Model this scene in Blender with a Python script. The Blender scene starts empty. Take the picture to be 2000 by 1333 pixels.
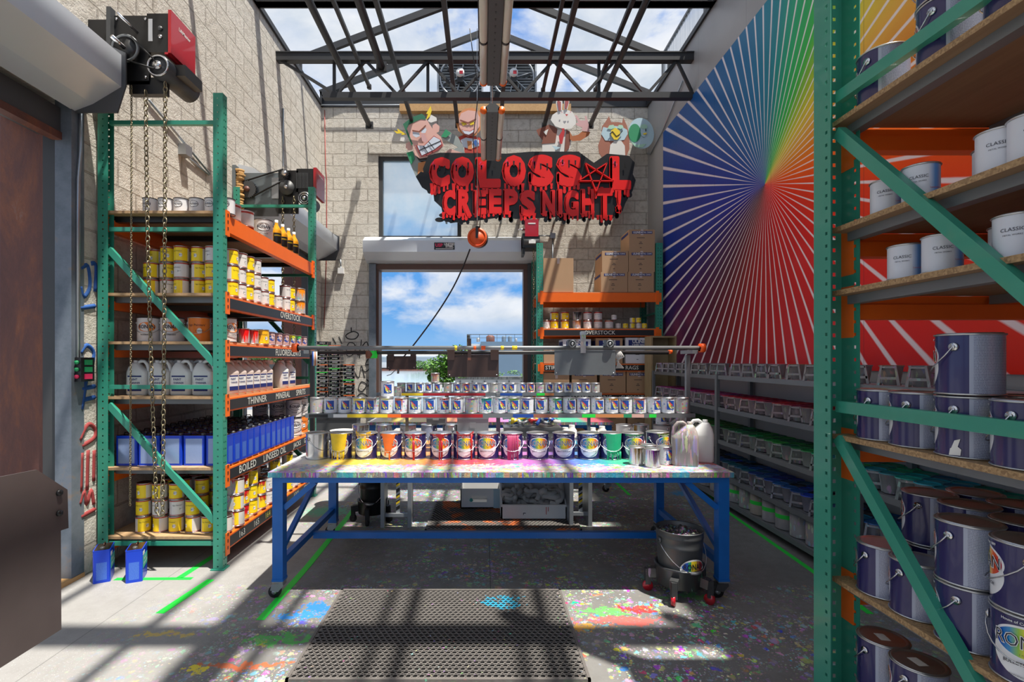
EXPO = 0.0
SUN = 9.0
SKY = 1.0
import bpy, math, random
from math import pi, sin, cos, tan, atan2, sqrt, radians as R
random.seed(7)
C = bpy.context.scene.collection
SC = bpy.context.scene
H = 1.545; F = 970.0
def P(px, py, Y): return ((px-945)*Y/F, Y, H-(py-705)*Y/F)
def FL(px, py, z=0.0):
    Y = (H-z)*F/(py-705); return ((px-945)*Y/F, Y, z)
# ------------------------------------------------------------ node helper
class G:
    def __init__(s, nt): s.nt = nt; s.N = nt.nodes; s.L = nt.links
    def new(s, t, **kw):
        n = s.N.new(t)
        for k, v in kw.items(): setattr(n, k, v)
        return n
    def set(s, sock, v):
        if isinstance(v, bpy.types.NodeSocket): s.L.new(v, sock)
        elif v is not None:
            if sock.type == 'RGBA' and isinstance(v, (tuple, list)) and len(v) == 3: v = (*v, 1)
            sock.default_value = v
    def m(s, op, a, b=None, c=None, clamp=False):
        n = s.new('ShaderNodeMath', operation=op); n.use_clamp = clamp
        s.set(n.inputs[0], a)
        if b is not None: s.set(n.inputs[1], b)
        if c is not None: s.set(n.inputs[2], c)
        return n.outputs[0]
    def mix(s, f, a, b, bt='MIX'):
        n = s.new('ShaderNodeMix', data_type='RGBA', blend_type=bt)
        s.set(n.inputs[0], f); s.set(n.inputs[6], a); s.set(n.inputs[7], b); return n.outputs[2]
    def ramp(s, f, stops, interp='LINEAR'):
        n = s.new('ShaderNodeValToRGB'); cr = n.color_ramp; cr.interpolation = interp
        while len(cr.elements) < len(stops): cr.elements.new(0.5)
        for e, (p, c) in zip(cr.elements, stops):
            e.position = p; e.color = (c, c, c, 1) if not isinstance(c, (tuple, list)) else (*c[:3], 1)
        s.set(n.inputs[0], f); return n.outputs[0]
    def coord(s, kind='Object'): return s.new('ShaderNodeTexCoord').outputs[kind]
    def xyz(s, v):
        n = s.new('ShaderNodeSeparateXYZ'); s.set(n.inputs[0], v); return n.outputs
    def comb(s, x, y, z):
        n = s.new('ShaderNodeCombineXYZ')
        for i, v in enumerate((x, y, z)): s.set(n.inputs[i], v)
        return n.outputs[0]
    def vm(s, op, a, b=None):
        n = s.new('ShaderNodeVectorMath', operation=op); s.set(n.inputs[0], a)
        if b is not None:
            if op == 'SCALE': s.set(n.inputs[3], b)
            else: s.set(n.inputs[1], b)
        return n.outputs[0]
    def noise(s, v, scale, detail=3, rough=.55, dist=0, out=0):
        n = s.new('ShaderNodeTexNoise'); s.set(n.inputs['Vector'], v); s.set(n.inputs['Scale'], scale)
        n.inputs['Detail'].default_value = detail; n.inputs['Roughness'].default_value = rough
        n.inputs['Distortion'].default_value = dist; return n.outputs[out]
    def vor(s, v, scale, out=0, rnd=1.0):
        n = s.new('ShaderNodeTexVoronoi'); s.set(n.inputs['Vector'], v); s.set(n.inputs['Scale'], scale)
        n.inputs['Randomness'].default_value = rnd; return n.outputs if out is None else n.outputs[out]
    def oi(s): return s.new('ShaderNodeObjectInfo').outputs
    def bsdf(s, col, rough=.5, metal=0, bump=None, bs=.3, bd=.01, spec=None, emit=None, es=0, trans=0, alpha=None, coat=0):
        b = s.new('ShaderNodeBsdfPrincipled'); o = s.new('ShaderNodeOutputMaterial')
        s.set(b.inputs['Base Color'], col); s.set(b.inputs['Roughness'], rough); s.set(b.inputs['Metallic'], metal)
        if spec is not None: s.set(b.inputs['Specular IOR Level'], spec)
        if emit is not None: s.set(b.inputs['Emission Color'], emit); s.set(b.inputs['Emission Strength'], es)
        if trans: s.set(b.inputs['Transmission Weight'], trans)
        if alpha is not None: s.set(b.inputs['Alpha'], alpha)
        if coat: s.set(b.inputs['Coat Weight'], coat)
        if bump is not None:
            n = s.new('ShaderNodeBump'); n.inputs['Strength'].default_value = bs; n.inputs['Distance'].default_value = bd
            s.set(n.inputs['Height'], bump); s.L.new(n.outputs[0], b.inputs['Normal'])
        s.L.new(b.outputs[0], o.inputs[0]); return b
def newmat(name):
    m = bpy.data.materials.new(name); m.use_nodes = True; m.node_tree.nodes.clear(); return m, G(m.node_tree)
M = {}
def simple(name, col, rough=.5, metal=0, var=.15, scale=6, bump=0, spec=None, coat=0):
    m, g = newmat(name); v = g.coord(); n = g.noise(v, scale, 4)
    c = g.mix(g.m('MULTIPLY', n, var*2), col, tuple(x*.45 for x in col)) if var else col
    g.bsdf(c, rough, metal, bump=g.noise(v, scale*12, 3) if bump else None, bs=bump, spec=spec, coat=coat)
    M[name] = m; return m
def splat(g, v, base, scale, thr, gate=None, sat=1.0, val=1.0, smear=(1, 1, 1)):
    vv = g.vm('MULTIPLY', v, smear)
    nn = g.noise(vv, scale*1.7, 3, out=1)
    vv = g.vm('ADD', vv, g.vm('SCALE', nn, 1.1/scale))
    o = g.vor(vv, scale, None)
    hs = g.new('ShaderNodeSeparateColor'); g.set(hs.inputs[0], o[1])
    cc = g.new('ShaderNodeCombineColor', mode='HSV')
    g.set(cc.inputs[0], hs.outputs[0]); g.set(cc.inputs[1], g.m('MULTIPLY', g.m('POWER', hs.outputs[1], .35), sat)); g.set(cc.inputs[2], g.m('MULTIPLY', g.m('ADD', g.m('MULTIPLY', hs.outputs[2], .6), .35), val))
    mk = g.m('LESS_THAN', o[0], g.m('MULTIPLY', g.m('ADD', hs.outputs[2], .3), thr))
    if gate is not None: mk = g.m('MULTIPLY', mk, gate)
    return g.mix(mk, base, cc.outputs[0])
# ------------------------------------------------------------ materials
simple('green', (.036, .275, .19), .38, 0, .12, 9, coat=.15)
simple('orange', (.92, .155, .008), .42, 0, .12, 9)
simple('strip_black', (.022, .022, .024), .45, 0, .2, 7)
simple('chalk', (.72, .72, .66), .8, 0, .1)
simple('chalk_yellow', (.65, .6, .12), .8, 0, .1)
simple('galv', (.42, .44, .46), .42, .75, .2, 8)
simple('steel_gray', (.20, .215, .225), .45, .35, .2, 6)
simple('roof_steel', (.035, .036, .04), .5, .2, .2, 5)
simple('hood', (.62, .66, .71), .38, .35, .1, 3)
simple('hood_dark', (.09, .095, .105), .45, .3, .2, 3)
simple('black', (.015, .015, .016), .35, .1, .1)
simple('rubber', (.02, .019, .019), .75, 0, .3, 20)
simple('dark_gray', (.06, .062, .065), .5, .1, .2)
simple('red_paint', (.42, .01, .02), .25, 0, .1, 4, coat=.4)
simple('white', (.78, .78, .77), .5, 0, .06)
simple('silver', (.66, .66, .67), .18, 1, .08, 5)
simple('lid_silver', (.60, .60, .60), .28, .9, .2, 30)
simple('lid_dark', (.085, .045, .035), .25, .7, .2, 8)
simple('navy', (.03, .025, .12), .3, 0, .1)
simple('ink', (.012, .012, .03), .5, 0, 0)
simple('wire', (.55, .56, .58), .25, 1, .05)
simple('brown_frame', (.12, .065, .05), .5, .1, .2)
simple('plate_steel', (.20, .235, .255), .4, .5, .2, 4)
simple('chain', (.33, .28, .18), .4, .85, .3, 40)
simple('blue_frame', (.005, .145, .52), .4, 0, .25, 9, coat=.1)
simple('cardboard', (.46, .29, .165), .8, 0, .1, 5)
simple('cardboard_w', (.72, .74, .78), .7, 0, .05, 5)
simple('uline', (.012, .025, .16), .6, 0, .05)
simple('grey_cup', (.28, .285, .295), .5, 0, .5, 60)
simple('plastic_white', (.74, .74, .72), .35, 0, .06, 9)
simple('plastic_tan', (.62, .50, .44), .35, 0, .06, 9)
simple('brown_plate', (.055, .03, .024), .4, .1, .2, 6)
simple('plate_gray', (.16, .175, .185), .4, .2, .3, 8)
simple('yellow_hz', (.72, .5, .02), .5, 0, .1)
simple('or_cap', (.9, .11, .01), .4, 0, .1)
simple('green_tape', (.02, .72, .06), .5, 0, .1)
simple('galv_dark', (.13, .135, .14), .45, .5, .25, 8)
simple('foliage', (.05, .17, .015), .7, 0, .5, 3)
simple('trunk', (.08, .06, .04), .8)
simple('bldg_white', (.55, .58, .62), .8, 0, .1, .2)
simple('bldg_blue', (.13, .19, .26), .7, 0, .25, .4)
simple('rag', (.52, .50, .48), .9, 0, .2, 12)
simple('glass_amber', (.75, .32, .01), .12, 0, .1)
simple('tag_black', (.03, .03, .03), .8, 0, .2)
simple('tag_blue', (.02, .10, .36), .8, 0, .3, 20)
simple('tag_red', (.33, .045, .045), .8, 0, .4, 20)
simple('conduit', (.40, .44, .48), .3, .8, .1)
simple('red_wire', (.42, .05, .04), .5)
simple('cord', (.01, .01, .012), .5)
simple('btn_green', (.02, .35, .12), .4)
simple('tube_glass', (.60, .57, .50), .25, 0, .15, 9)
simple('foam', (.62, .36, .13), .8, 0, .3, 14, bump=.6)
simple('sheet_mauve', (.145, .115, .11), .42, .3, .35, 4)
def wood(name, a, b, sx=1.5, sy=26, rough=.6, chips=False):
    m, g = newmat(name); v = g.coord()
    if chips:
        o = g.vor(v, 160, None); hs = g.new('ShaderNodeSeparateColor'); g.set(hs.inputs[0], o[1])
        c = g.mix(hs.outputs[0], a, b)
    else:
        w = g.noise(g.vm('MULTIPLY', v, (sy, sx, sy)), 1.0, 5, .6, 1.2)
        c = g.mix(g.ramp(w, [(.3, 0.0), (.7, 1.0)]), a, b)
        c = g.mix(g.m('MULTIPLY', g.noise(v, 3, 2), .35), c, tuple(x*.4 for x in b))
    g.bsdf(c, rough); M[name] = m
wood('plywood', (.55, .37, .20), (.40, .24, .12))
wood('particle', (.42, .27, .13), (.22, .13, .06), chips=True)
wood('board_under', (.34, .21, .12), (.27, .16, .09))
wood('timber', (.60, .36, .15), (.46, .25, .09), 2, 30)
wood('crate_wood', (.42, .32, .17), (.3, .22, .11), 20, 3)
def block_mat(name, axis):
    m, g = newmat(name); v = g.coord(); x = g.xyz(v)
    uv = g.comb(x[axis], x[2], 0)
    wob = g.noise(uv, 1.6, 3, out=1)
    uv2 = g.vm('ADD', uv, g.vm('SCALE', g.vm('SUBTRACT', wob, (.5, .5, .5)), .03))
    b = g.new('ShaderNodeTexBrick'); g.set(b.inputs['Vector'], uv2)
    b.offset = .5; b.squash = 1; b.inputs['Scale'].default_value = 1
    b.inputs['Brick Width'].default_value = .41; b.inputs['Row Height'].default_value = .208
    b.inputs['Mortar Size'].default_value = .009; b.inputs['Mortar Smooth'].default_value = .35
    b.inputs['Color1'].default_value = (.64, .60, .535, 1); b.inputs['Color2'].default_value = (.56, .52, .455, 1)
    b.inputs['Mortar'].default_value = (.40, .36, .31, 1)
    n1 = g.noise(uv, 2.2, 6, .65); n2 = g.noise(uv, 14, 5, .7); n3 = g.noise(g.comb(g.m('MULTIPLY', x[axis], 7), g.m('MULTIPLY', x[2], .8), 0), 1, 4)
    c = g.mix(g.ramp(n1, [(.35, 0.0), (.75, .75)]), b.outputs[0], (.56, .53, .47))
    c = g.mix(g.ramp(n2, [(.46, 0.0), (.72, .6)]), c, (.27, .23, .18))
    c = g.mix(g.ramp(n3, [(.55, 0.0), (.8, .4)]), c, (.33, .27, .20))
    low = g.ramp(x[2], [(0.0, 1.0), (.999, 0.0)])
    hgt = g.m('ADD', g.m('MULTIPLY', b.outputs[1], -1.6), g.m('ADD', g.m('MULTIPLY', n2, .45), g.m('MULTIPLY', g.noise(uv, 55, 4, .7), .4)))
    g.bsdf(c, .85, bump=hgt, bs=.9, bd=.022); M[name] = m
block_mat('block_x', 0); block_mat('block_y', 1)
def m_grey_wall():
    m, g = newmat('grey_wall'); v = g.coord(); x = g.xyz(v)
    n = g.noise(v, 1.2, 5); c = g.mix(n, (.36, .355, .35), (.27, .265, .26))
    sm = g.m('LESS_THAN', g.m('ABSOLUTE', g.m('SUBTRACT', g.m('FRACT', g.m('DIVIDE', x[1], 1.22)), .5)), .003)
    c = g.mix(g.m('MULTIPLY', sm, .5), c, (.12, .12, .12))
    g.bsdf(c, .42, bump=g.noise(v, 40, 3), bs=.08); M['grey_wall'] = m
m_grey_wall()
def m_mural():
    m, g = newmat('mural'); v = g.coord(); x = g.xyz(v)
    u = g.m('SUBTRACT', 5.096, x[1]); w = g.m('SUBTRACT', x[2], 3.358)
    a = g.m('DIVIDE', g.m('ARCTAN2', w, u), 2*pi)       # -.5..+.5
    f = g.m('ADD', a, .5)
    st = [(-180, (.008, .035, .30)), (-168, (.012, .012, .16)), (-152, (.055, .012, .075)), (-136, (.09, .012, .035)), (-118, (.20, .010, .012)),
          (-95, (.42, .006, .006)), (-70, (.62, .008, .005)), (-42, (.78, .014, .004)), (-20, (.88, .05, .003)), (-6, (.92, .13, .003)),
          (8, (.82, .24, .010)), (22, (.80, .42, .05)), (34, (.72, .58, .03)), (44, (.36, .56, .02)), (55, (.04, .50, .05)), (68, (.01, .40, .13)),
          (82, (.008, .23, .27)), (100, (.010, .16, .33)), (125, (.010, .115, .33)), (150, (.010, .065, .32)), (180, (.008, .035, .30))]
    c1 = g.ramp(f, [((d+180)/360, c) for d, c in st])
    r = g.m('SQRT', g.m('ADD', g.m('MULTIPLY', u, u), g.m('MULTIPLY', w, w)))
    n = g.noise(v, 1.1, 4)
    c1 = g.mix(g.ramp(n, [(.4, 0.0), (.75, .35)]), c1, g.mix(.5, c1, (.02, .02, .06)))
    # rosy cloud in the low red field
    d1 = g.m('DIVIDE', g.vor(v, .55, 0), 1.0)
    rosy = g.m('MULTIPLY', g.ramp(g.noise(v, .9, 2), [(.5, 0.0), (.72, .4)]), g.m('LESS_THAN', w, -.6))
    c1 = g.mix(rosy, c1, (.66, .10, .14))
    t = g.m('SUBTRACT', g.m('FRACT', g.m('ADD', g.m('MULTIPLY', g.m('SUBTRACT', g.m('MULTIPLY', a, 360), 1.0), .2), 100.5)), .5)
    t = g.m('ABSOLUTE', t)
    wd = g.m('ADD', .058, g.m('MULTIPLY', g.m('SUBTRACT', g.noise(v, 9, 3), .5), .02))
    k = g.m('SUBTRACT', 1, g.m('SMOOTH_MIN', 1, g.m('MAXIMUM', 0, g.m('MULTIPLY', g.m('SUBTRACT', t, wd), 18)), .05), clamp=True)
    k = g.m('MULTIPLY', k, g.ramp(r, [(0.02, .45), (.5, .85)]))
    c = g.mix(k, c1, (.86, .80, .80))
    seam = g.m('LESS_THAN', g.m('ABSOLUTE', g.m('SUBTRACT', g.m('FRACT', g.m('DIVIDE', g.m('ADD', x[1], .5), 1.22)), .5)), .0025)
    c = g.mix(g.m('MULTIPLY', seam, .4), c, (.02, .02, .02))
    g.bsdf(c, .42, bump=g.noise(v, 28, 3), bs=.10, spec=.22); M['mural'] = m
m_mural()
def m_floor():
    m, g = newmat('floor'); v = g.coord(); x = g.xyz(v)
    n1 = g.noise(v, 1.3, 6, .65); n2 = g.noise(v, 9, 6, .7)
    c = g.mix(n1, (.25, .245, .232), (.10, .097, .093))
    c = g.mix(g.ramp(n2, [(.45, 0.0), (.75, .6)]), c, (.13, .12, .11))
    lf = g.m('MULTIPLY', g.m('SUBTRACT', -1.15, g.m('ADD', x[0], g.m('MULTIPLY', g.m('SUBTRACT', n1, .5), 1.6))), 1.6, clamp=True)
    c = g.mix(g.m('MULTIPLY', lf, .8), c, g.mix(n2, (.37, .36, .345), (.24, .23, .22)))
    # traffic zone round the tables is busier with paint
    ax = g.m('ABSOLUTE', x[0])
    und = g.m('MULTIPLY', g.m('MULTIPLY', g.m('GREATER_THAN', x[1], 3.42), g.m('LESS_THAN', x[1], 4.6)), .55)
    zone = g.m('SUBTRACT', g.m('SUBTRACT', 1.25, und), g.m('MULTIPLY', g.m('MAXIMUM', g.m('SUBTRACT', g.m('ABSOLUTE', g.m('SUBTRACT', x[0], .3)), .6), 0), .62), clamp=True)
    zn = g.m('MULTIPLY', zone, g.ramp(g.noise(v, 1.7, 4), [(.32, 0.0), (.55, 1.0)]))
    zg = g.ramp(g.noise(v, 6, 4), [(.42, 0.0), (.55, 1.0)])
    c = splat(g, v, c, 22, .40, g.m('MULTIPLY', zn, zg), 1.0, .85)
    c = splat(g, v, c, 60, .34, g.m('MULTIPLY', zn, zg), .7, .85)
    c = splat(g, g.vm('ADD', v, (2, 9, 0)), c, 34, .26, g.m('MULTIPLY', zone, g.ramp(g.noise(v, 2.6, 5), [(.5, 0.0), (.56, 1.0)])), .7, .95)
    c = splat(g, g.vm('ADD', v, (3.3, 1.1, 0)), c, 9, .26, g.m('MULTIPLY', zn, zg), 1.0, .8)
    c = splat(g, g.vm('ADD', v, (1.3, 7.1, 0)), c, 110, .17, g.ramp(g.noise(v, 3, 4), [(.42, 0.0), (.6, .9)]), .2, .9)
    wx = g.m('ADD', x[0], g.m('MULTIPLY', g.m('SUBTRACT', g.noise(v, 7, 5, .65), .5), .35)); wy = g.m('ADD', x[1], g.m('MULTIPLY', g.m('SUBTRACT', g.noise(g.vm('ADD', v, (4, 4, 0)), 7, 5, .65), .5), .3))
    fine = g.m('MULTIPLY', g.m('SUBTRACT', g.noise(v, 30, 6, .75), .5), 6)
    def blob(c, cx, cy, rx, ry, col, ns=14, am=.9, den=.5):
        dx = g.m('DIVIDE', g.m('SUBTRACT', wx, cx), rx); dy = g.m('DIVIDE', g.m('SUBTRACT', wy, cy), ry)
        d = g.m('ADD', g.m('ADD', g.m('MULTIPLY', dx, dx), g.m('MULTIPLY', dy, dy)), fine)
        return g.mix(g.m('MULTIPLY', g.m('LESS_THAN', d, .6), am), c, col)
    for (px, py, rx, ry, col) in [(618, 1190, .13, .09, (.01, .18, .62)), (590, 1205, .16, .05, (.02, .22, .62)), (1240, 1190, .16, .05, (.5, .03, .03)), (1215, 1212, .3, .05, (.55, .12, .10)),
                                  (380, 1312, .08, .04, (.72, .58, .03)), (1330, 965, .16, .12, (.02, .20, .40)), (1180, 1195, .2, .06, (.12, .5, .1)), (1440, 985, .12, .07, (.14, .13, .5)),
                                  (1130, 1225, .2, .04, (.62, .33, .05)), (640, 1000, .3, .2, (.10, .42, .26)), (560, 1250, .3, .05, (.08, .4, .08)), (700, 1200, .12, .08, (.5, .06, .05)), (480, 1300, .25, .03, (.5, .12, .04)), (330, 1240, .2, .03, (.55, .40, .1)), (1330, 1165, .2, .04, (.12, .35, .1))]:
        p = FL(px, py); c = blob(c, p[0], p[1], rx, ry, col)
    c = g.mix(g.m('MULTIPLY', g.m('LESS_THAN', g.m('ABSOLUTE', g.m('SUBTRACT', x[0], .045)), .003), .8), c, (.03, .03, .03))
    c = g.mix(g.m('MULTIPLY', g.m('LESS_THAN', g.m('ABSOLUTE', g.m('SUBTRACT', x[0], -2.25)), .003), .5), c, (.06, .06, .06))
    g.bsdf(c, g.m('ADD', .42, g.m('MULTIPLY', n2, .3)), bump=n2, bs=.15); M['floor'] = m
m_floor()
def m_tabletop(name, dense=True):
    m, g = newmat(name); v = g.coord(); x = g.xyz(v)
    c = g.mix(g.noise(v, 5, 4), (.45, .43, .41), (.28, .26, .25))
    c = splat(g, v, c, 10, .62, None, .9, .85)
    c = splat(g, g.vm('ADD', v, (5, 2, 0)), c, 26, .5, None, .95, .9)
    c = splat(g, g.vm('ADD', v, (1, 8, 3)), c, 60, .5, None, .9, .95)
    wh = g.ramp(g.noise(v, 11, 6, .75), [(.50, 0.0), (.56, .75)])
    c = g.mix(wh, c, (.60, .57, .57))
    c = g.mix(.20, c, (.16, .15, .15))
    # paint run off round the feet of the cans, each in its colour
    f = g.m('DIVIDE', g.m('ADD', x[0], 1.4), 3.0)
    ramp = g.ramp(f, [(.03, (.8, .8, .78)), (.11, (.85, .6, .02)), (.23, (.85, .55, .02)), (.27, (.8, .2, .01)), (.33, (.72, .25, .02)), (.37, (.45, .015, .01)), (.46, (.5, .012, .02)), (.5, (.5, .05, .2)), (.55, (.45, .12, .4)),
                      (.62, (.3, .08, .35)), (.68, (.06, .16, .6)), (.73, (.0, .22, .42)), (.78, (.01, .42, .22)), (.85, (.02, .35, .22)), (.88, (.45, .06, .1)), (1.0, (.4, .02, .03))])
    band = g.ramp(g.m('ADD', x[1], g.m('MULTIPLY', g.m('SUBTRACT', g.noise(v, 10, 5, .7), .5), .5)), [(0.0, 0.0), (1.0, 0.0)])
    yy = g.m('ADD', g.m('SUBTRACT', x[1], 3.42), g.m('MULTIPLY', g.m('SUBTRACT', g.noise(v, 12, 6, .75), .5), .55))
    k = g.m('MULTIPLY', g.m('GREATER_THAN', yy, 0), .85)
    c = g.mix(k, c, ramp)
    g.bsdf(c, .38, bump=g.noise(v, 60, 4), bs=.3); M[name] = m
    m, g = newmat(name+'_edge'); v = g.coord(); x = g.xyz(v)
    vv = g.comb(x[0], g.m('MULTIPLY', x[1], 1), g.m('MULTIPLY', x[2], .12))
    c = g.mix(g.noise(v, 9, 3), (.36, .33, .30), (.10, .09, .08))
    c = splat(g, vv, c, 24, .5, None, .85, .6); c = splat(g, g.vm('ADD', vv, (4, 1, 1)), c, 60, .5, None, .85, .7)
    c = g.mix(g.m('MULTIPLY', g.ramp(g.noise(g.comb(x[0], x[1], 0), 4, 2), [(.6, 0.0), (.62, 1.0)]), .8), c, (.01, .30, .42))
    c = splat(g, v, c, 120, .15, None, .1, 1.0)
    g.bsdf(c, .4, bump=g.noise(v, 60, 4), bs=.3); M[name+'_edge'] = m
m_tabletop('tabletop')
def m_rust():
    m, g = newmat('rust'); v = g.coord(); x = g.xyz(v)
    n = g.noise(g.comb(g.m('MULTIPLY', x[0], 3.0), g.m('MULTIPLY', x[1], 3.0), g.m('MULTIPLY', x[2], .9)), 1, 8, .75, .6); n2 = g.noise(v, 30, 4, .7)
    c = g.ramp(n, [(.3, (.085, .034, .03)), (.5, (.15, .055, .04)), (.62, (.26, .085, .035)), (.74, (.27, .21, .19))])
    c = g.mix(g.m('MULTIPLY', n2, .4), c, (.10, .04, .03)); g.bsdf(c, .55, .1, bump=n2, bs=.3); M['rust'] = m
    m, g = newmat('track_paint'); v = g.coord(); n = g.noise(v, 4, 6, .7)
    c = g.ramp(n, [(.35, (.10, .13, .16)), (.6, (.17, .20, .24)), (.78, (.32, .2, .1))]); g.bsdf(c, .5, .2); M['track_paint'] = m
m_rust()
# can bodies --------------------------------------------------------------
def can_uv(g):
    v = g.coord(); x = g.xyz(v); th = g.m('ARCTAN2', x[0], g.m('MULTIPLY', x[1], -1)); return v, x, th
def drips(g, v, x, th, base, rr, hh, amt=None):
    """runs of wet paint from the rim: colour = object colour, amount = its alpha"""
    oi = g.oi(); col = oi['Color']; al = oi['Alpha'] if amt is None else amt
    s = g.comb(g.m('ADD', g.m('MULTIPLY', th, 3.2), g.m('MULTIPLY', oi['Random'], 50)), 0, 0)
    n = g.noise(s, 1.6, 3, .7)
    n = g.m('MULTIPLY', n, g.m('ADD', 1, g.m('MULTIPLY', g.m('MULTIPLY', th, th), -.25)))
    depth = g.m('MULTIPLY', g.m('SUBTRACT', hh, x[2]), 1/hh)
    k = g.m('GREATER_THAN', g.m('MULTIPLY', g.m('ADD', g.m('MULTIPLY', n, 2.6), -.9), al), depth)
    return g.mix(k, base, col)
def tint_speck(g, v, base, amt=.5):
    oi = g.oi(); vv = g.vm('ADD', v, g.comb(g.m('MULTIPLY', oi['Random'], 9), 0, 0))
    k = g.m('LESS_THAN', g.m('SUBTRACT', g.noise(vv, 26, 4, .7), g.m('MULTIPLY', oi['Alpha'], .12)), amt)
    c = splat(g, vv, base, 55, .45, g.m('MULTIPLY', k, 1.0), .7, .7)
    return c
def m_gallon_ronan():
    m, g = newmat('can_navy'); v, x, th = can_uv(g)
    u = g.m('MULTIPLY', th, .0825); z = x[2]
    def ell(cx, cz, rx, rz):
        a = g.m('DIVIDE', g.m('SUBTRACT', u, cx), rx); b = g.m('DIVIDE', g.m('SUBTRACT', z, cz), rz)
        return g.m('ADD', g.m('MULTIPLY', a, a), g.m('MULTIPLY', b, b))
    c = (.022, .018, .095)
    white = g.m('MAXIMUM', g.m('LESS_THAN', ell(0, .085, .077, .066), 1), g.m('LESS_THAN', ell(0, .118, .078, .046), 1))
    c = g.mix(white, c, (.74, .74, .76))
    rb = g.m('LESS_THAN', ell(0, .118, .071, .040), 1)
    rc = g.ramp(g.m('ADD', g.m('DIVIDE', u, .15), .5), [(.05, (.01, .05, .42)), (.25, (.01, .22, .50)), (.38, (.25, .5, .05)), (.5, (.9, .72, .02)), (.62, (.9, .55, .02)), (.76, (.75, .12, .02)), (.95, (.5, .01, .04))])
    c = g.mix(rb, c, rc)
    back = g.m('GREATER_THAN', g.m('ABSOLUTE', th), 2.0)
    line = g.m('GREATER_THAN', g.m('FRACT', g.m('MULTIPLY', z, 210)), .45)
    ink = g.m('MULTIPLY', line, g.ramp(g.noise(g.comb(g.m('MULTIPLY', th, 30), 0, g.m('ROUND', g.m('MULTIPLY', z, 210))), 1, 2), [(.38, 0.0), (.5, .55)]))
    ink = g.m('MULTIPLY', ink, g.m('GREATER_THAN', g.m('ABSOLUTE', th), 2.12))
    lab = g.mix(ink, (.33, .36, .46), (.05, .05, .12))
    mid = g.m('GREATER_THAN', g.m('ABSOLUTE', th), 2.0)
    c = g.mix(mid, c, lab)
    c = drips(g, v, x, th, c, .0825, .19)
    g.bsdf(c, .25, 0, coat=.25); M['can_navy'] = m
m_gallon_ronan()
def m_can(name, base, band=None, panel=None, r=.054, h=.124, text=True, drip=True, speck=False, rough=.35, stripe=None):
    m, g = newmat(name); v, x, th = can_uv(g); c = base; z = x[2]
    if panel is not None:
        k = g.m('GREATER_THAN', g.m('ABSOLUTE', g.m('ADD', th, -.2)), 1.15); c = g.mix(k, c, panel)
        if text:
            line = g.m('GREATER_THAN', g.m('FRACT', g.m('MULTIPLY', z, 190)), .5)
            ink = g.m('MULTIPLY', g.m('MULTIPLY', line, k), g.ramp(g.noise(g.comb(g.m('MULTIPLY', th, 20), 0, g.m('ROUND', g.m('MULTIPLY', z, 190))), 1, 2), [(.42, 0.0), (.55, .35)]))
            c = g.mix(ink, c, (.15, .15, .18))
    if band is not None:
        k = g.m('MAXIMUM', g.m('LESS_THAN', z, h*.09), g.m('GREATER_THAN', z, h*.88)); c = g.mix(k, c, band)
    if stripe is not None:
        k = g.ramp(g.m('ABSOLUTE', g.m('SUBTRACT', th, 1.0)), [(.1, 1.0), (.5, 0.0)]); c = g.mix(k, c, stripe)
    if speck: c = tint_speck(g, v, c, speck)
    if drip: c = drips(g, v, x, th, c, r, h)
    g.bsdf(c, rough); M[name] = m
m_can('can_yellow', (.90, .66, .015), (.42, .03, .02), (.70, .66, .60))
m_can('can_pale', (.70, .68, .66), (.42, .03, .02), (.62, .58, .56))
m_can('can_white', (.72, .72, .73), None, (.66, .67, .70))
m_can('can_swirl', (.68, .70, .74), None, None, speck=.42)
m_can('can_dirty', (.42, .40, .38), None, None, speck=.60)
m_can('can_classic', (.60, .62, .68), None, None, stripe=(.10, .28, .62), drip=False)
m_can('can_orange', (.80, .22, .03), None, (.70, .68, .66), .0825, .19)
m_can('can_ronan_white', (.70, .66, .64), None, (.66, .62, .60), .0825, .19)
m_can('can_pinklabel', (.62, .42, .40), (.10, .06, .2), None)
m_can('can_silver', (.7, .7, .7), None, None)
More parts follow.
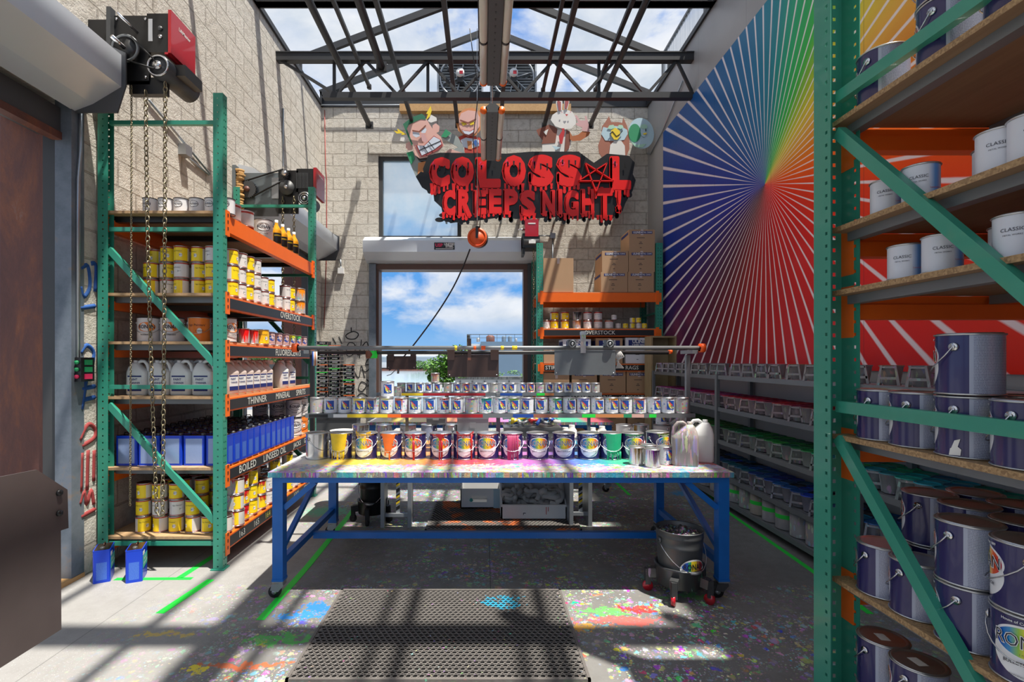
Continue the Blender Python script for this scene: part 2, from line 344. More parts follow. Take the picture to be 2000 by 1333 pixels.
def m_silver():
    m, g = newmat('bare_can'); v, x, th = can_uv(g); c = drips(g, v, x, th, (.66, .66, .66), .08, .19); g.bsdf(c, .2, .85); M['bare_can'] = m
    m, g = newmat('objcol'); oi = g.oi(); v = g.coord(); c = g.mix(g.m('MULTIPLY', g.noise(v, 25, 4), .6), oi['Color'], g.mix(.6, oi['Color'], (.05, .05, .05))); g.bsdf(c, .35); M['objcol'] = m
    m, g = newmat('dirty_plastic'); v = g.coord(); oi = g.oi()
    vv = g.vm('ADD', g.vm('MULTIPLY', v, (1, 1, .35)), g.comb(g.m('MULTIPLY', oi['Random'], 9), 0, 0))
    c = g.mix(g.noise(vv, 18, 5), (.38, .37, .37), (.17, .17, .18)); c = splat(g, vv, c, 45, .42, g.ramp(g.noise(vv, 8, 3), [(.4, 0.0), (.6, .8)]), .6, .75)
    c = g.mix(.12, c, oi['Color']); g.bsdf(c, .45); M['dirty_plastic'] = m
    m, g = newmat('dirty_jug'); v = g.coord(); vv = g.vm('MULTIPLY', v, (1, 1, .12))
    c = g.mix(g.noise(vv, 30, 5), (.5, .45, .42), (.08, .05, .05)); c = splat(g, vv, c, 70, .5, None, .5, .6); g.bsdf(c, .4); M['dirty_jug'] = m
    m, g = newmat('dirty_pail'); v = g.coord(); vv = g.vm('MULTIPLY', v, (1, 1, .2))
    c = g.mix(g.noise(v, 6, 4), (.11, .115, .12), (.05, .05, .05)); c = splat(g, vv, c, 40, .35, g.ramp(g.noise(vv, 6, 3), [(.5, 0.0), (.62, 1.0)]), .6, .8); g.bsdf(c, .3, .5); M['dirty_pail'] = m
    m, g = newmat('crust'); v = g.coord(); c = splat(g, g.vm('MULTIPLY', v, (1, 1, .3)), (.05, .045, .05), 60, .55, g.ramp(g.noise(v, 9, 3), [(.4, .3), (.6, 1.0)]), .7, .75); g.bsdf(c, .4, bump=g.noise(v, 50, 5), bs=1); M['crust'] = m
m_silver()
def m_linseed():
    m, g = newmat('can_blue'); v = g.coord(); x = g.xyz(v)
    fr = g.m('LESS_THAN', x[1], -.045); sd = g.m('GREATER_THAN', g.m('ABSOLUTE', x[0]), .074)
    ink = g.m('MULTIPLY', g.m('GREATER_THAN', g.m('FRACT', g.m('MULTIPLY', x[2], 170)), .5), g.ramp(g.noise(g.comb(g.m('MULTIPLY', x[0], 300), g.m('MULTIPLY', x[1], 300), g.m('ROUND', g.m('MULTIPLY', x[2], 170))), 1, 2), [(.4, 0.0), (.5, .5)]))
    inr = g.m('MULTIPLY', g.m('LESS_THAN', g.m('ABSOLUTE', x[0]), .062), g.m('LESS_THAN', g.m('ABSOLUTE', g.m('SUBTRACT', x[2], .11)), .094))
    c = g.mix(g.m('MULTIPLY', fr, inr), (.008, .055, .58), g.mix(ink, (.32, .42, .66), (.10, .17, .45)))
    s2 = g.m('MULTIPLY', g.m('MULTIPLY', sd, g.m('LESS_THAN', g.m('ABSOLUTE', g.m('SUBTRACT', x[2], .08)), .06)), g.m('LESS_THAN', g.m('ABSOLUTE', x[1]), .03))
    c = g.mix(g.m('MULTIPLY', s2, g.m('ADD', .25, ink)), c, (.12, .3, .7))
    g.bsdf(c, .28, .2); M['can_blue'] = m
m_linseed()
def m_mat():
    for nm, hot in (('mat_rubber', False), ('mat_orange', True)):
        m, g = newmat(nm); v = g.coord(); x = g.xyz(v)
        c = g.mix(g.noise(v, 4, 4), (.085, .076, .07), (.165, .15, .138))
        c = splat(g, v, c, 40, .2, g.ramp(g.noise(v, 5, 4), [(.52, 0.0), (.6, .8)]), .8, .7)
        if hot:
            k = g.ramp(g.m('ADD', g.noise(v, 2.2, 4), g.m('MULTIPLY', g.m('ABSOLUTE', g.m('SUBTRACT', x[0], .15)), .12)), [(.45, .9), (.50, 0.0)]); c = g.mix(k, c, (.75, .16, .02))
        else:
            p = FL(985, 1180); dx = g.m('SUBTRACT', x[0], p[0]); dy = g.m('SUBTRACT', x[1], p[1])
            d = g.m('ADD', g.m('ADD', g.m('MULTIPLY', dx, g.m('MULTIPLY', dx, 40)), g.m('MULTIPLY', dy, g.m('MULTIPLY', dy, 90))), g.m('MULTIPLY', g.m('SUBTRACT', g.noise(v, 16, 5, .7), .5), 6))
            c = g.mix(g.m('LESS_THAN', d, .4), c, (.02, .33, .52))
        g.bsdf(c, .55, bump=g.noise(v, 60, 3), bs=.2); M[nm] = m
m_mat()
def m_glass():
    m, g = newmat('window_glass'); v = g.coord(); n = g.noise(v, .9, 5, .6)
    c = g.mix(g.ramp(n, [(.4, 0.0), (.65, 1.0)]), (.50, .72, .88), (.80, .88, .93))
    b = g.bsdf(c, .15, spec=.6)
    tr = g.new('ShaderNodeBsdfTransparent'); mx = g.new('ShaderNodeMixShader'); out = [n for n in g.N if n.type == 'OUTPUT_MATERIAL'][0]
    tl = g.new('ShaderNodeBsdfTranslucent'); g.set(tl.inputs[0], c); m2 = g.new('ShaderNodeMixShader'); m2.inputs[0].default_value = .6
    g.L.new(b.outputs[0], m2.inputs[1]); g.L.new(tl.outputs[0], m2.inputs[2])
    mx.inputs[0].default_value = .42; g.L.new(tr.outputs[0], mx.inputs[1]); g.L.new(m2.outputs[0], mx.inputs[2]); g.L.new(mx.outputs[0], out.inputs[0]); M['window_glass'] = m
    m, g = newmat('poly_panel'); v = g.coord(); x = g.xyz(v)
    c = g.mix(g.m('FRACT', g.m('MULTIPLY', x[1], 18)), (.45, .52, .6), (.75, .8, .84))
    b = g.bsdf(c, .3); tr = g.new('ShaderNodeBsdfTransparent'); mx = g.new('ShaderNodeMixShader'); out = [n for n in g.N if n.type == 'OUTPUT_MATERIAL'][0]
    mx.inputs[0].default_value = .5; g.L.new(tr.outputs[0], mx.inputs[1]); g.L.new(b.outputs[0], mx.inputs[2]); g.L.new(mx.outputs[0], out.inputs[0]); M['poly_panel'] = m
    m, g = newmat('water'); v = g.coord(); g.bsdf((.32, .42, .50), .12, bump=g.noise(g.vm('MULTIPLY', v, (1, .3, 1)), 1.2, 5), bs=.15, bd=.1); M['water'] = m
    m, g = newmat('sign_red'); v = g.coord(); x = g.xyz(v)
    c = g.ramp(g.m('DIVIDE', g.m('SUBTRACT', x[2], 3.9), 1.3), [(.05, (.75, .012, .01)), (.40, (.66, .01, .015)), (.52, (.52, .010, .045)), (.95, (.50, .018, .10))]); g.bsdf(c, .35); M['sign_red'] = m
    m, g = newmat('leaf'); v = g.coord(); c = g.mix(g.noise(v, 2, 3), (.03, .13, .01), (.14, .30, .04)); g.bsdf(c, .6); M['leaf'] = m
m_glass()
for nm, c in {'skin_pink': (.72, .42, .36), 'hair_green': (.02, .16, .08), 'yellow': (.85, .62, .02), 'suit_brown': (.22, .06, .03), 'suit_orange': (.42, .12, .03), 'art_white': (.74, .72, .68), 'pale_pink': (.62, .36, .36),
              'tie_red': (.5, .01, .015), 'owl_brown': (.36, .13, .08), 'pale_blue': (.45, .62, .70), 'leaf_green': (.02, .28, .12), 'mint': (.40, .66, .50), 'ear_red': (.36, .06, .06), 'fur_orange': (.62, .24, .08), 'art_gray': (.3, .34, .33), 'art_blue': (.03, .12, .4), 'tooth': (.62, .68, .78), 'mint_box': (.06, .42, .36), 'shirt_red': (.5, .05, .03), 'swirl_blue': (.012, .07, .36), 'swirl_yellow': (.80, .68, .08), 'swirl_red': (.65, .08, .06), 'label_red': (.55, .03, .03), 'orange_reel': (.75, .10, .02), 'gloss_red': (.75, .03, .12)}.items():
    simple(nm, c, .5, 0, .12, 5)
# ------------------------------------------------------------ mesh builder
class MB:
    def __init__(s): s.v = []; s.f = []; s.mi = []; s.mats = []; s.sm = []
    def mid(s, m):
        if m not in s.mats: s.mats.append(m)
        return s.mats.index(m)
    def add(s, vs, fs, m, smooth=False):
        o = len(s.v); k = s.mid(m); s.v += [tuple(p) for p in vs]
        for f in fs: s.f.append([i+o for i in f]); s.mi.append(k); s.sm.append(smooth)
        return s
    def box(s, x0, x1, y0, y1, z0, z1, m):
        v = [(x0, y0, z0), (x1, y0, z0), (x1, y1, z0), (x0, y1, z0), (x0, y0, z1), (x1, y0, z1), (x1, y1, z1), (x0, y1, z1)]
        return s.add(v, [(0, 3, 2, 1), (4, 5, 6, 7), (0, 1, 5, 4), (1, 2, 6, 5), (2, 3, 7, 6), (3, 0, 4, 7)], m)
    def prism(s, poly, plane, a, b, m, cap=True):
        """poly: 2D points, extruded from a to b along the axis missing in plane"""
        def mk(p, d):
            if plane == 'xz': return (p[0], d, p[1])
            if plane == 'yz': return (d, p[0], p[1])
            return (p[0], p[1], d)
        n = len(poly); v = [mk(p, a) for p in poly]+[mk(p, b) for p in poly]
        f = [(i, (i+1) % n, (i+1) % n+n, i+n) for i in range(n)]
        if cap: f += [tuple(range(n-1, -1, -1)), tuple(range(n, 2*n))]
        return s.add(v, f, m)
    def lathe(s, prof, m, n=20, c=(0, 0, 0), smooth=True, sx=1, sy=1):
        v = []; f = []; k = len(prof)
        for j in range(n):
            a = 2*pi*j/n
            for r, z in prof: v.append((c[0]+r*cos(a)*sx, c[1]+r*sin(a)*sy, c[2]+z))
        for j in range(n):
            j2 = (j+1) % n
            for i in range(k-1): f.append((j*k+i, j2*k+i, j2*k+i+1, j*k+i+1))
        s.add(v, f, m, smooth)
        for i, fl in ((0, True), (k-1, False)):
            if prof[i][0] > 1e-5:
                ring = [(c[0]+prof[i][0]*cos(2*pi*j/n)*sx, c[1]+prof[i][0]*sin(2*pi*j/n)*sy, c[2]+prof[i][1]) for j in range(n)]
                if fl: ring = ring[::-1]
                s.add(ring, [tuple(range(n))], m)
        return s
    def tube(s, pts, r, m, n=8, closed=False, cap=True, smooth=True):
        from mathutils import Vector as V
        pts = [V(p) for p in pts]; N = len(pts); v = []; f = []; up = V((0, 0, 1)); prev = None
        for i, p in enumerate(pts):
            if closed: t = pts[(i+1) % N]-pts[i-1]
            else: t = (pts[min(i+1, N-1)]-pts[max(i-1, 0)])
            t.normalize()
            if prev is None: a = t.cross(up) if abs(t.dot(up)) < .95 else t.cross(V((1, 0, 0)))
            else: a = prev - t*prev.dot(t)
            a.normalize(); b = t.cross(a); prev = a
            for k in range(n):
                q = p+(a*cos(2*pi*k/n)+b*sin(2*pi*k/n))*r; v.append(tuple(q))
        for i in range(N if closed else N-1):
            i2 = (i+1) % N
            for k in range(n): f.append((i*n+k, i*n+(k+1) % n, i2*n+(k+1) % n, i2*n+k))
        if cap and not closed: f += [tuple(range(n-1, -1, -1)), tuple((N-1)*n+k for k in range(n))]
        return s.add(v, f, m, smooth)
    def bar(s, a, b, w, h, m, up=(0, 0, 1)):
        from mathutils import Vector as V
        a = V(a); b = V(b); t = (b-a).normalized(); x = t.cross(V(up))
        if x.length < 1e-4: x = t.cross(V((1, 0, 0)))
        x.normalize(); y = x.cross(t)
        v = [tuple(p+x*i*w/2+y*j*h/2) for p in (a, b) for i, j in ((-1, -1), (1, -1), (1, 1), (-1, 1))]
        return s.add(v, [(3, 2, 1, 0), (4, 5, 6, 7), (0, 1, 5, 4), (1, 2, 6, 5), (2, 3, 7, 6), (3, 0, 4, 7)], m)
    def ring(s, c, r, rr, m, axis='z', n=16, k=6, a0=0, a1=2*pi):
        pts = []; full = abs(a1-a0-2*pi) < 1e-6; nn = n if full else n+1
        for i in range(nn):
            a = a0+(a1-a0)*i/n; x, y = r*cos(a), r*sin(a)
            pts.append({'z': (c[0]+x, c[1]+y, c[2]), 'y': (c[0]+x, c[1], c[2]+y), 'x': (c[0], c[1]+x, c[2]+y)}[axis])
        return s.tube(pts, rr, m, k, closed=full)
    def disc(s, c, r, th, m, axis='y', n=24, smooth=True):
        a = [c[0], c[1], c[2]]; b = list(a); i = 'xyz'.index(axis); a[i] -= th/2; b[i] += th/2
        return s.tube([a, b], r, m, n, smooth=smooth)
    def xf(s, fn): s.v = [fn(*p) for p in s.v]; return s
    def mesh(s, name):
        me = bpy.data.meshes.new(name); me.from_pydata(s.v, [], s.f)
        for m in s.mats: me.materials.append(M[m])
        me.polygons.foreach_set('material_index', s.mi); me.polygons.foreach_set('use_smooth', s.sm)
        me.update(); return me
    def obj(s, name, parent=None, loc=(0, 0, 0), rz=0):
        o = bpy.data.objects.new(name, s.mesh(name)); C.objects.link(o); o.location = loc; o.rotation_euler[2] = rz
        if parent is not None: o.parent = parent
        return o
def smooth_path(pts, n=5):
    pts = [V3(p) for p in pts]; closed = (pts[0]-pts[-1]).length < 1e-6; out = []; N = len(pts)
    for i in range(N-1):
        p0 = pts[i-1] if i else (pts[-2] if closed else pts[0]); p1 = pts[i]; p2 = pts[i+1]; p3 = pts[i+2] if i+2 < N else (pts[1] if closed else pts[-1])
        for k in range(n):
            t = k/n; out.append(.5*((2*p1)+(p2-p0)*t+(2*p0-5*p1+4*p2-p3)*t*t+(3*p1-p0-3*p2+p3)*t**3))
    return out+[pts[-1]]
from mathutils import Vector as V3
def mobj(name, me, parent=None, loc=(0, 0, 0)):
    o = bpy.data.objects.new(name, me); C.objects.link(o); o.location = loc
    if parent is not None: o.parent = parent
    return o
def tag(o, label, cat, group=None, kind=None):
    o['label'] = label
    if cat: o['category'] = cat
    if group: o['group'] = group
    if kind: o['kind'] = kind
    return o
def thing(name, label, cat, loc=(0, 0, 0), rz=0, group=None):
    o = bpy.data.objects.new(name, None); C.objects.link(o); o.location = loc; o.rotation_euler[2] = rz; o.empty_display_size = .05
    return tag(o, label, cat, group)
def struct(o, label=None):
    o['kind'] = 'structure'
    if label: o['label'] = label
    return o
KIDS = {}
def dup(root, loc=None, rz=0, label=None, cat=None, group=None, color=None, parts=True):
    def cp(o, par):
        c = o.copy(); C.objects.link(c); c.parent = par
        if color is not None: c.color = color
        if parts:
            for ch in KIDS.get(o.name, []): KIDS.setdefault(c.name, []).append(cp(ch, c))
        return c
    r = cp(root, None)
    if loc is not None: r.location = loc
    r.rotation_euler = (0, 0, rz)
    if label: r['label'] = label
    if cat: r['category'] = cat
    if group: r['group'] = group
    elif 'group' in r.keys(): del r['group']
    return r
def reg(root):
    """remember the children of a prototype so dup() is quick"""
    def go(o):
        ks = [c for c in C.objects if c.parent == o]; KIDS[o.name] = ks
        for k in ks: go(k)
    go(root); return root
def smooth(o, ang=35):
    for p in o.data.polygons: p.use_smooth = True
    return o
# ------------------------------------------------------------ lettering
_tx = {}
def text2d(s, size, off=0, sp=1.0, shear=0):
    key = (s, size, off, sp, shear)
    if key in _tx: return _tx[key]
    cu = bpy.data.curves.new('t', 'FONT'); cu.body = s; cu.size = size; cu.offset = off; cu.align_x = 'CENTER'; cu.align_y = 'CENTER'; cu.space_character = sp; cu.shear = shear; cu.resolution_u = 2
    o = bpy.data.objects.new('t', cu); C.objects.link(o)
    me = bpy.data.meshes.new_from_object(o); r = ([(v.co.x, v.co.y) for v in me.vertices], [tuple(p.vertices) for p in me.polygons])
    bpy.data.objects.remove(o); bpy.data.curves.remove(cu); bpy.data.meshes.remove(me); _tx[key] = r; return r
def text_on(mb, s, size, o, ux, uz, m, off=0, sp=1.0, sx=1.0, shear=0):
    """flat text centred at o, running along ux with uz up"""
    v, f = text2d(s, size, off, sp, shear)
    return mb.add([tuple(o[k]+ux[k]*x*sx+uz[k]*y for k in range(3)) for x, y in v], f, m)
def text_wrap(mb, s, size, r, z0, m, off=0, sp=1.0, th0=0, sx=1, arc=0):
    v, f = text2d(s, size, off, sp); out = []
    for x, y in v:
        t = th0+x*sx/r; zz = z0+y-arc*x*x; out.append((r*sin(t), -r*cos(t), zz))
    return mb.add(out, f, m)
def patch(mb, r, t0, t1, z0, z1, m, n=6):
    v = []; f = []
    for i in range(n+1):
        t = t0+(t1-t0)*i/n; v += [(r*sin(t), -r*cos(t), z0), (r*sin(t), -r*cos(t), z1)]
    for i in range(n): f.append((2*i, 2*i+2, 2*i+3, 2*i+1))
    return mb.add(v, f, m, True)
def pwrap(mb, poly, r, z0, m, th0=0):
    return mb.add([(r*sin(th0+x/r), -r*cos(th0+x/r), z0+y) for x, y in poly], [tuple(range(len(poly)))], m)
# ------------------------------------------------------------ prototypes
# every prototype is parked far away, used for its first copy and removed at the end
PROTO = []
def proto(name, cat='can'):
    o = thing(name, 'x', cat, (0, 0, -50)); PROTO.append(o); return o
def can_body(r, h, m, n=28, rim='lid_silver'):
    b = MB(); e = .0025
    b.lathe([(r-e, .004), (r-e, h-.004)], m, n)
    b.ring((0, 0, .004), r-.0015, .003, rim, n=n, k=6); b.ring((0, 0, h-.004), r-.0015, .003, rim, n=n, k=6)
    return b
def can_lid(r, h, m, n=28):
    b = MB(); b.lathe([(r-.004, h-.003), (r-.006, h+.001), (r-.012, h+.001), (r-.016, h-.004), (0.0, h-.004)], m, n); return b
def bail(r, h, drop=.085, n=14, tilt=-1.0):
    """wire handle hanging over the front of the can, ears on +-X"""
    b = MB(); pts = []
    zc = h*.78
    for i in range(n+1):
        a = pi*i/n; x = (r+.006)*cos(a); q = sin(a)
        pts.append((x*1.0, -sqrt(max(0, (r+.006)**2-x*x))*1.02, zc-drop*q**.8))
    b.tube(pts, .0021, 'wire', 6)
    return b
def ears(b, r, h):
    for sx in (-1, 1):
        b.disc((sx*(r+.001), 0, h*.78), .0125, .004, 'silver', 'x', 14); b.disc((sx*(r+.003), 0, h*.78), .006, .007, 'wire', 'x', 10)
    return b
def mk_gallon(kind, handle=True):
    r, h = .0825, .19; t = proto('gallon_paint_can')
    if kind == 'navy':
        B = can_body(r, h, 'can_navy', 36).obj('body', t)
        L = MB()
        text_wrap(L, 'RONAN', .050, r+.0005, .119, 'white', .0016, .98, sx=.80); text_wrap(L, 'RONAN', .050, r+.0011, .119, 'ink', -.0004, .98, sx=.80)
        text_wrap(L, 'BULLETIN COLOR', .0125, r+.0005, .062, 'ink', .0002, 1.0, arc=1.2); text_wrap(L, 'House of Color Since 1889', .010, r+.0005, .172, 'white', .0001, 1.0)
        text_wrap(L, '1 GALLON', .007, r+.0007, .087, 'ink')
        text_wrap(L, 'WARNING! COMBUSTIBLE', .0065, r+.0005, .028, 'ink')
        L.obj('lettering', B)
    elif kind == 'silver': can_body(r, h, 'bare_can', 36).obj('body', t)
    elif kind in ('white', 'orange'):
        can_body(r, h, 'can_ronan_white', 32, 'black').obj('body', t)
        L = MB(); el = [(.062*cos(2*pi*i/28), .036*sin(2*pi*i/28)) for i in range(28)]; el2 = [(x*.93, y*.9) for x, y in el]
        if kind == 'orange': pwrap(L, el, r+.0004, .115, 'can_orange'); 
        else: pwrap(L, el, r+.0003, .115, 'ink'); pwrap(L, el2, r+.0007, .115, 'white')
        text_wrap(L, 'RONAN', .040, r+.0013, .115, 'ink', .0008, 1.0, sx=.8)
        text_wrap(L, 'FLUORESCENT' if kind == 'orange' else 'JAPAN COLOR', .012, r+.0005, .055, 'ink', .0003)
        L.obj('lettering', t)
    elif kind == 'oneshot':
        can_body(r, h, 'can_orange', 32).obj('body', t); L = MB()
        text_wrap(L, "Sign Painters'", .024, r+.0005, .13, 'ink', 0, 1); pwrap(L, [(.018*cos(2*pi*i/20)+.02, .022*sin(2*pi*i/20)) for i in range(20)], r+.0006, .085, 'white'); text_wrap(L, '1 SHOT', .016, r+.001, .085, 'ink', .0002, th0=.24)
        L.obj('lettering', t)
    can_lid(r, h, 'lid_dark' if kind == 'navy2' else 'lid_silver', 32).obj('lid', t)
    ears(MB(), r, h).obj('ear', t)
    if handle: bail(r, h).obj('bail_handle', t)
    return t
def mk_quart(kind, r=.054, h=.124, hires=True):
    t = proto('paint_can'); n = 24
    mat = {'yellow': 'can_yellow', 'pale': 'can_pale', 'white': 'can_white', 'swirl': 'can_swirl', 'dirty': 'can_dirty', 'classic': 'can_classic', 'pink': 'can_pinklabel', 'bare': 'bare_can', 'ronan': 'can_white'}[kind]
    can_body(r, h, mat, n, 'black' if kind in ('ronan',) else 'lid_silver').obj('body', t)
    L = MB()
    if kind in ('yellow', 'pale'):
        text_wrap(L, "Sign Painters'", r*.24, r-.0015, h*.66, 'ink', 0, 1, th0=-.1); pwrap(L, [(r*.22*cos(2*pi*i/14), h*.12*sin(2*pi*i/14)) for i in range(14)], r-.0016, h*.42, 'white', .35)
        text_wrap(L, '1', r*.34, r-.0008, h*.42, 'ink', .0004, th0=.2); text_wrap(L, 'SHOT', r*.15, r-.0008, h*.44, 'ink', 0, th0=.42)
    elif kind == 'swirl':
        q = r*.98; pwrap(L, [(-q*.62, -q*.66), (-q*.2, -q*.66), (q*.2, -q*.66), (q*.62, -q*.66), (q*.62, q*.66), (q*.2, q*.66), (-q*.2, q*.66), (-q*.62, q*.66)], r-.0012, h*.53, 'swirl_blue')
        pwrap(L, [(-q*.40, q*.12), (-q*.30, -q*.25), (q*.05, -q*.52), (q*.42, -q*.50), (q*.45, -q*.30), (q*.10, -q*.20), (-q*.12, q*.05), (-q*.18, q*.22)], r-.0006, h*.53, 'swirl_yellow')
        pwrap(L, [(-q*.42, q*.50), (-q*.30, q*.55), (q*.12, q*.22), (q*.30, -q*.02), (q*.18, -q*.12), (-q*.12, q*.12)], r-.0002, h*.53, 'swirl_red')
    elif kind == 'ronan':
        el = [(r*.62*cos(2*pi*i/20), h*.2*sin(2*pi*i/20)) for i in range(20)]; pwrap(L, el, r-.0015, h*.6, 'ink'); pwrap(L, [(x*.9, y*.85) for x, y in el], r-.0009, h*.6, 'white'); text_wrap(L, 'RONAN', r*.36, r-.0003, h*.6, 'ink', .0003, sx=.9)
    elif kind == 'pink':
        pwrap(L, [(r*.5*cos(2*pi*i/20), h*.22*sin(2*pi*i/20)) for i in range(20)], r-.0012, h*.55, 'swirl_blue', .2); text_wrap(L, 'RONAN', r*.28, r-.0004, h*.55, 'white', .0002, th0=.2); text_wrap(L, 'AQUACOAT', r*.2, r-.0012, h*.22, 'ink', th0=.2)
    elif kind == 'classic':
        text_wrap(L, 'CLASSIC', r*.26, r-.0012, h*.62, 'ink', th0=0); text_wrap(L, 'METAL WORKS', r*.11, r-.0012, h*.50, 'ink'); text_wrap(L, 'Luxury Brushed', r*.13, r-.0012, h*.3, 'label_red', th0=1.0)
    if L.v: L.obj('label', t)
    can_lid(r, h, 'lid_dark' if kind in ('yellow', 'pale', 'ronan') else 'lid_silver', n).obj('lid', t)
    return t
GAL = {k: reg(mk_gallon(k)) for k in ('navy', 'silver', 'white', 'orange', 'oneshot')}
Q = {k: reg(mk_quart(k)) for k in ('yellow', 'pale', 'white', 'swirl', 'dirty', 'classic', 'pink', 'bare', 'ronan')}
HP = {k: reg(mk_quart(k, .037, .080)) for k in ('swirl', 'dirty')}
MD = {k: reg(mk_quart(k, .070, .135)) for k in ('yellow', 'pale', 'dirty')}
SMQ = {k: reg(mk_quart(k, .046, .088)) for k in ('yellow', 'pale')}
def mk_fcan():
    t = proto('oil_can'); b = MB(); w, d, h = .080, .050, .222; c = .006
    pl = [(-w+c, -d), (w-c, -d), (w, -d+c), (w, d-c), (w-c, d), (-w+c, d), (-w, d-c), (-w, -d+c)]
    b.prism(pl, 'xy', .0, h, 'can_blue'); b.prism([(x*1.012, y*1.02) for x, y in pl], 'xy', h-.002, h+.004, 'can_blue'); b.obj('body', t)
    k = MB(); k.prism([(x*.94, y*.9) for x, y in pl], 'xy', h+.003, h+.0055, 'lid_dark'); k.obj('top', t)
    k = MB(); k.lathe([(.015, h+.004), (.015, h+.015), (.011, h+.018), (0.0, h+.018)], 'galv_dark', 12, (w*.55, 0, 0)); k.obj('cap', t)
    k = MB(); k.tube([(-w*.65, 0, h+.004), (-w*.6, 0, h+.022), (-w*.1, 0, h+.024), (w*.05, 0, h+.004)], .004, 'lid_dark', 6); k.obj('carry_handle', t)
    return t
FCAN = reg(mk_fcan())
def mk_jug(m='plastic_white', label=True, h=.27, r=.078):
    t = proto('solvent_jug', 'jug'); b = MB(); d = r*.68
    # body: rounded box rising to a sloped shoulder; loop handle at +X, neck at -X
    def rr(w, dd, c, z, ox=0): return [(ox+sx*(w-c)+c*cos(a), sy*(dd-c)+c*sin(a), z) for sx, sy, a0 in ((1, 1, 0), (-1, 1, pi/2), (-1, -1, pi), (1, -1, 1.5*pi)) for a in (a0, a0+pi/4, a0+pi/2)]
    L = [rr(r*.93, d*.93, .02, 0), rr(r, d, .022, .01), rr(r, d, .022, h*.60), rr(r*.99, d*.98, .022, h*.66), rr(r*.66, d*.8, .02, h*.78, -r*.24), rr(r*.36, d*.5, .014, h*.90, -r*.36), rr(r*.25, d*.36, .012, h*.93, -r*.38)]
    v = [p for l in L for p in l]; n = 12; f = [(i*n+k, i*n+(k+1) % n, (i+1)*n+(k+1) % n, (i+1)*n+k) for i in range(len(L)-1) for k in range(n)]; f += [tuple(range(n-1, -1, -1)), tuple((len(L)-1)*n+k for k in range(n))]
    b.add(v, f, m, True); b.obj('body', t)
    k = MB(); k.tube([(-r*.15, 0, h*.91), (r*.15, 0, h*.97), (r*.50, 0, h*.96), (r*.78, 0, h*.86), (r*.88, 0, h*.72), (r*.86, 0, h*.60)], .013, m, 10); k.obj('handle', t)
    k = MB(); k.lathe([(.017, h*.92), (.017, h*.995), (0.0, h*.995)], m, 14, (-r*.38, 0, 0)); k.obj('cap', t)
    if label:
        k = MB(); y = -d-.0012
        k.box(-r*.72, r*.62, y, y+.001, h*.12, h*.56, 'white'); k.box(-r*.72, r*.62, y-.0006, y, h*.12, h*.24, 'uline'); k.box(-r*.72, r*.62, y-.0006, y, h*.52, h*.56, 'uline')
        text_on(k, 'PAINT', .022, (-r*.15, y-.0012, h*.45), (1, 0, 0), (0, 0, 1), 'uline', .0005); text_on(k, 'THINNER', .019, (-r*.02, y-.0012, h*.35), (1, 0, 0), (0, 0, 1), 'uline', .0003)
        k.obj('label', t)
    return t
JUG = reg(mk_jug()); JUGT = reg(mk_jug('plastic_tan'))
def mk_pot():
    """tapered grey paint pot with an open A-shaped grip on its front (-Y)"""
    t = proto('paint_pot', 'paint pot'); h = .125
    b = MB(); b.lathe([(.040, 0.0), (.044, .004), (.062, h), (.065, h+.001), (.065, h-.006), (.058, h-.01), (.042, .006), (0.0, .006)], 'dirty_plastic', 18); b.obj('body', t)
    k = MB()
    def fr(pts): return [(x, z) for x, z in pts]
    y0, y1 = -.083, -.073
    k.prism([(-.060, 0.0), (-.044, 0.0), (-.030, h), (-.040, h)], 'xz', y0, y1, 'dirty_plastic'); k.prism([(.044, 0.0), (.060, 0.0), (.040, h), (.030, h)], 'xz', y0, y1, 'dirty_plastic')
    for z, w, q in ((.115, .038, .012), (.045, .050, .016)): k.box(-w, w, y0, y1, z-q/2, z+q/2, 'dirty_plastic')
    for sx in (-1, 1): k.box(sx*.036-.003, sx*.036+.003, y1, -.050, .10, h, 'dirty_plastic'); k.box(sx*.050-.003, sx*.050+.003, y1, -.012, .0, .012, 'dirty_plastic')
    k.obj('grip', t)
    k = MB(); k.lathe([(.0575, h-.012), (0.0, h-.011)], 'objcol', 18); k.lathe([(.0656, h-.003), (.066, h+.002), (.061, h+.0025), (.0585, h-.010)], 'objcol', 18)
    k.mi = k.mi; k.obj('paint_skin', t)
    return t
POT = reg(mk_pot())

def merged(root):
    """one mesh of a prototype and its parts, for repeats too small to show their parts"""
    b = MB()
    for o in KIDS[root.name]:
        names = [m.name.split('.')[0] for m in o.data.materials]
        for p_ in o.data.polygons: b.add([tuple(o.data.vertices[i].co) for i in p_.vertices], [tuple(range(len(p_.vertices)))], names[p_.material_index], p_.use_smooth)
    r = b.obj(root.name.split('.')[0], None, (0, 0, -50)); PROTO.append(r); return r
Q1 = {}

# ------------------------------------------------------------ camera, sky, sun
cam = bpy.data.cameras.new('camera'); co = bpy.data.objects.new('camera', cam); C.objects.link(co); SC.camera = co
co.location = (0, 0, H); co.rotation_euler = (pi/2, 0, 0); cam.sensor_width = 36; cam.lens = F/2000*36; cam.shift_x = .0275; cam.shift_y = .01925; cam.clip_start = .05; cam.clip_end = 2000
SC.view_settings.view_transform = 'Standard'; SC.view_settings.look = 'None'; SC.view_settings.exposure = EXPO; SC.view_settings.gamma = 1
sun = bpy.data.lights.new('sun', 'SUN'); so = bpy.data.objects.new('sun', sun); C.objects.link(so); sun.energy = SUN; sun.angle = R(.9); sun.color = (1, .95, .86)
from mathutils import Vector as V
so.rotation_euler = V((-.265, .20, -1)).to_track_quat('-Z', 'Y').to_euler(); so.location = (3, -2, 12)
w = bpy.data.worlds.new('sky'); SC.world = w; w.use_nodes = True; w.node_tree.nodes.clear(); g = G(w.node_tree)
d = g.coord('Generated'); x = g.xyz(d)
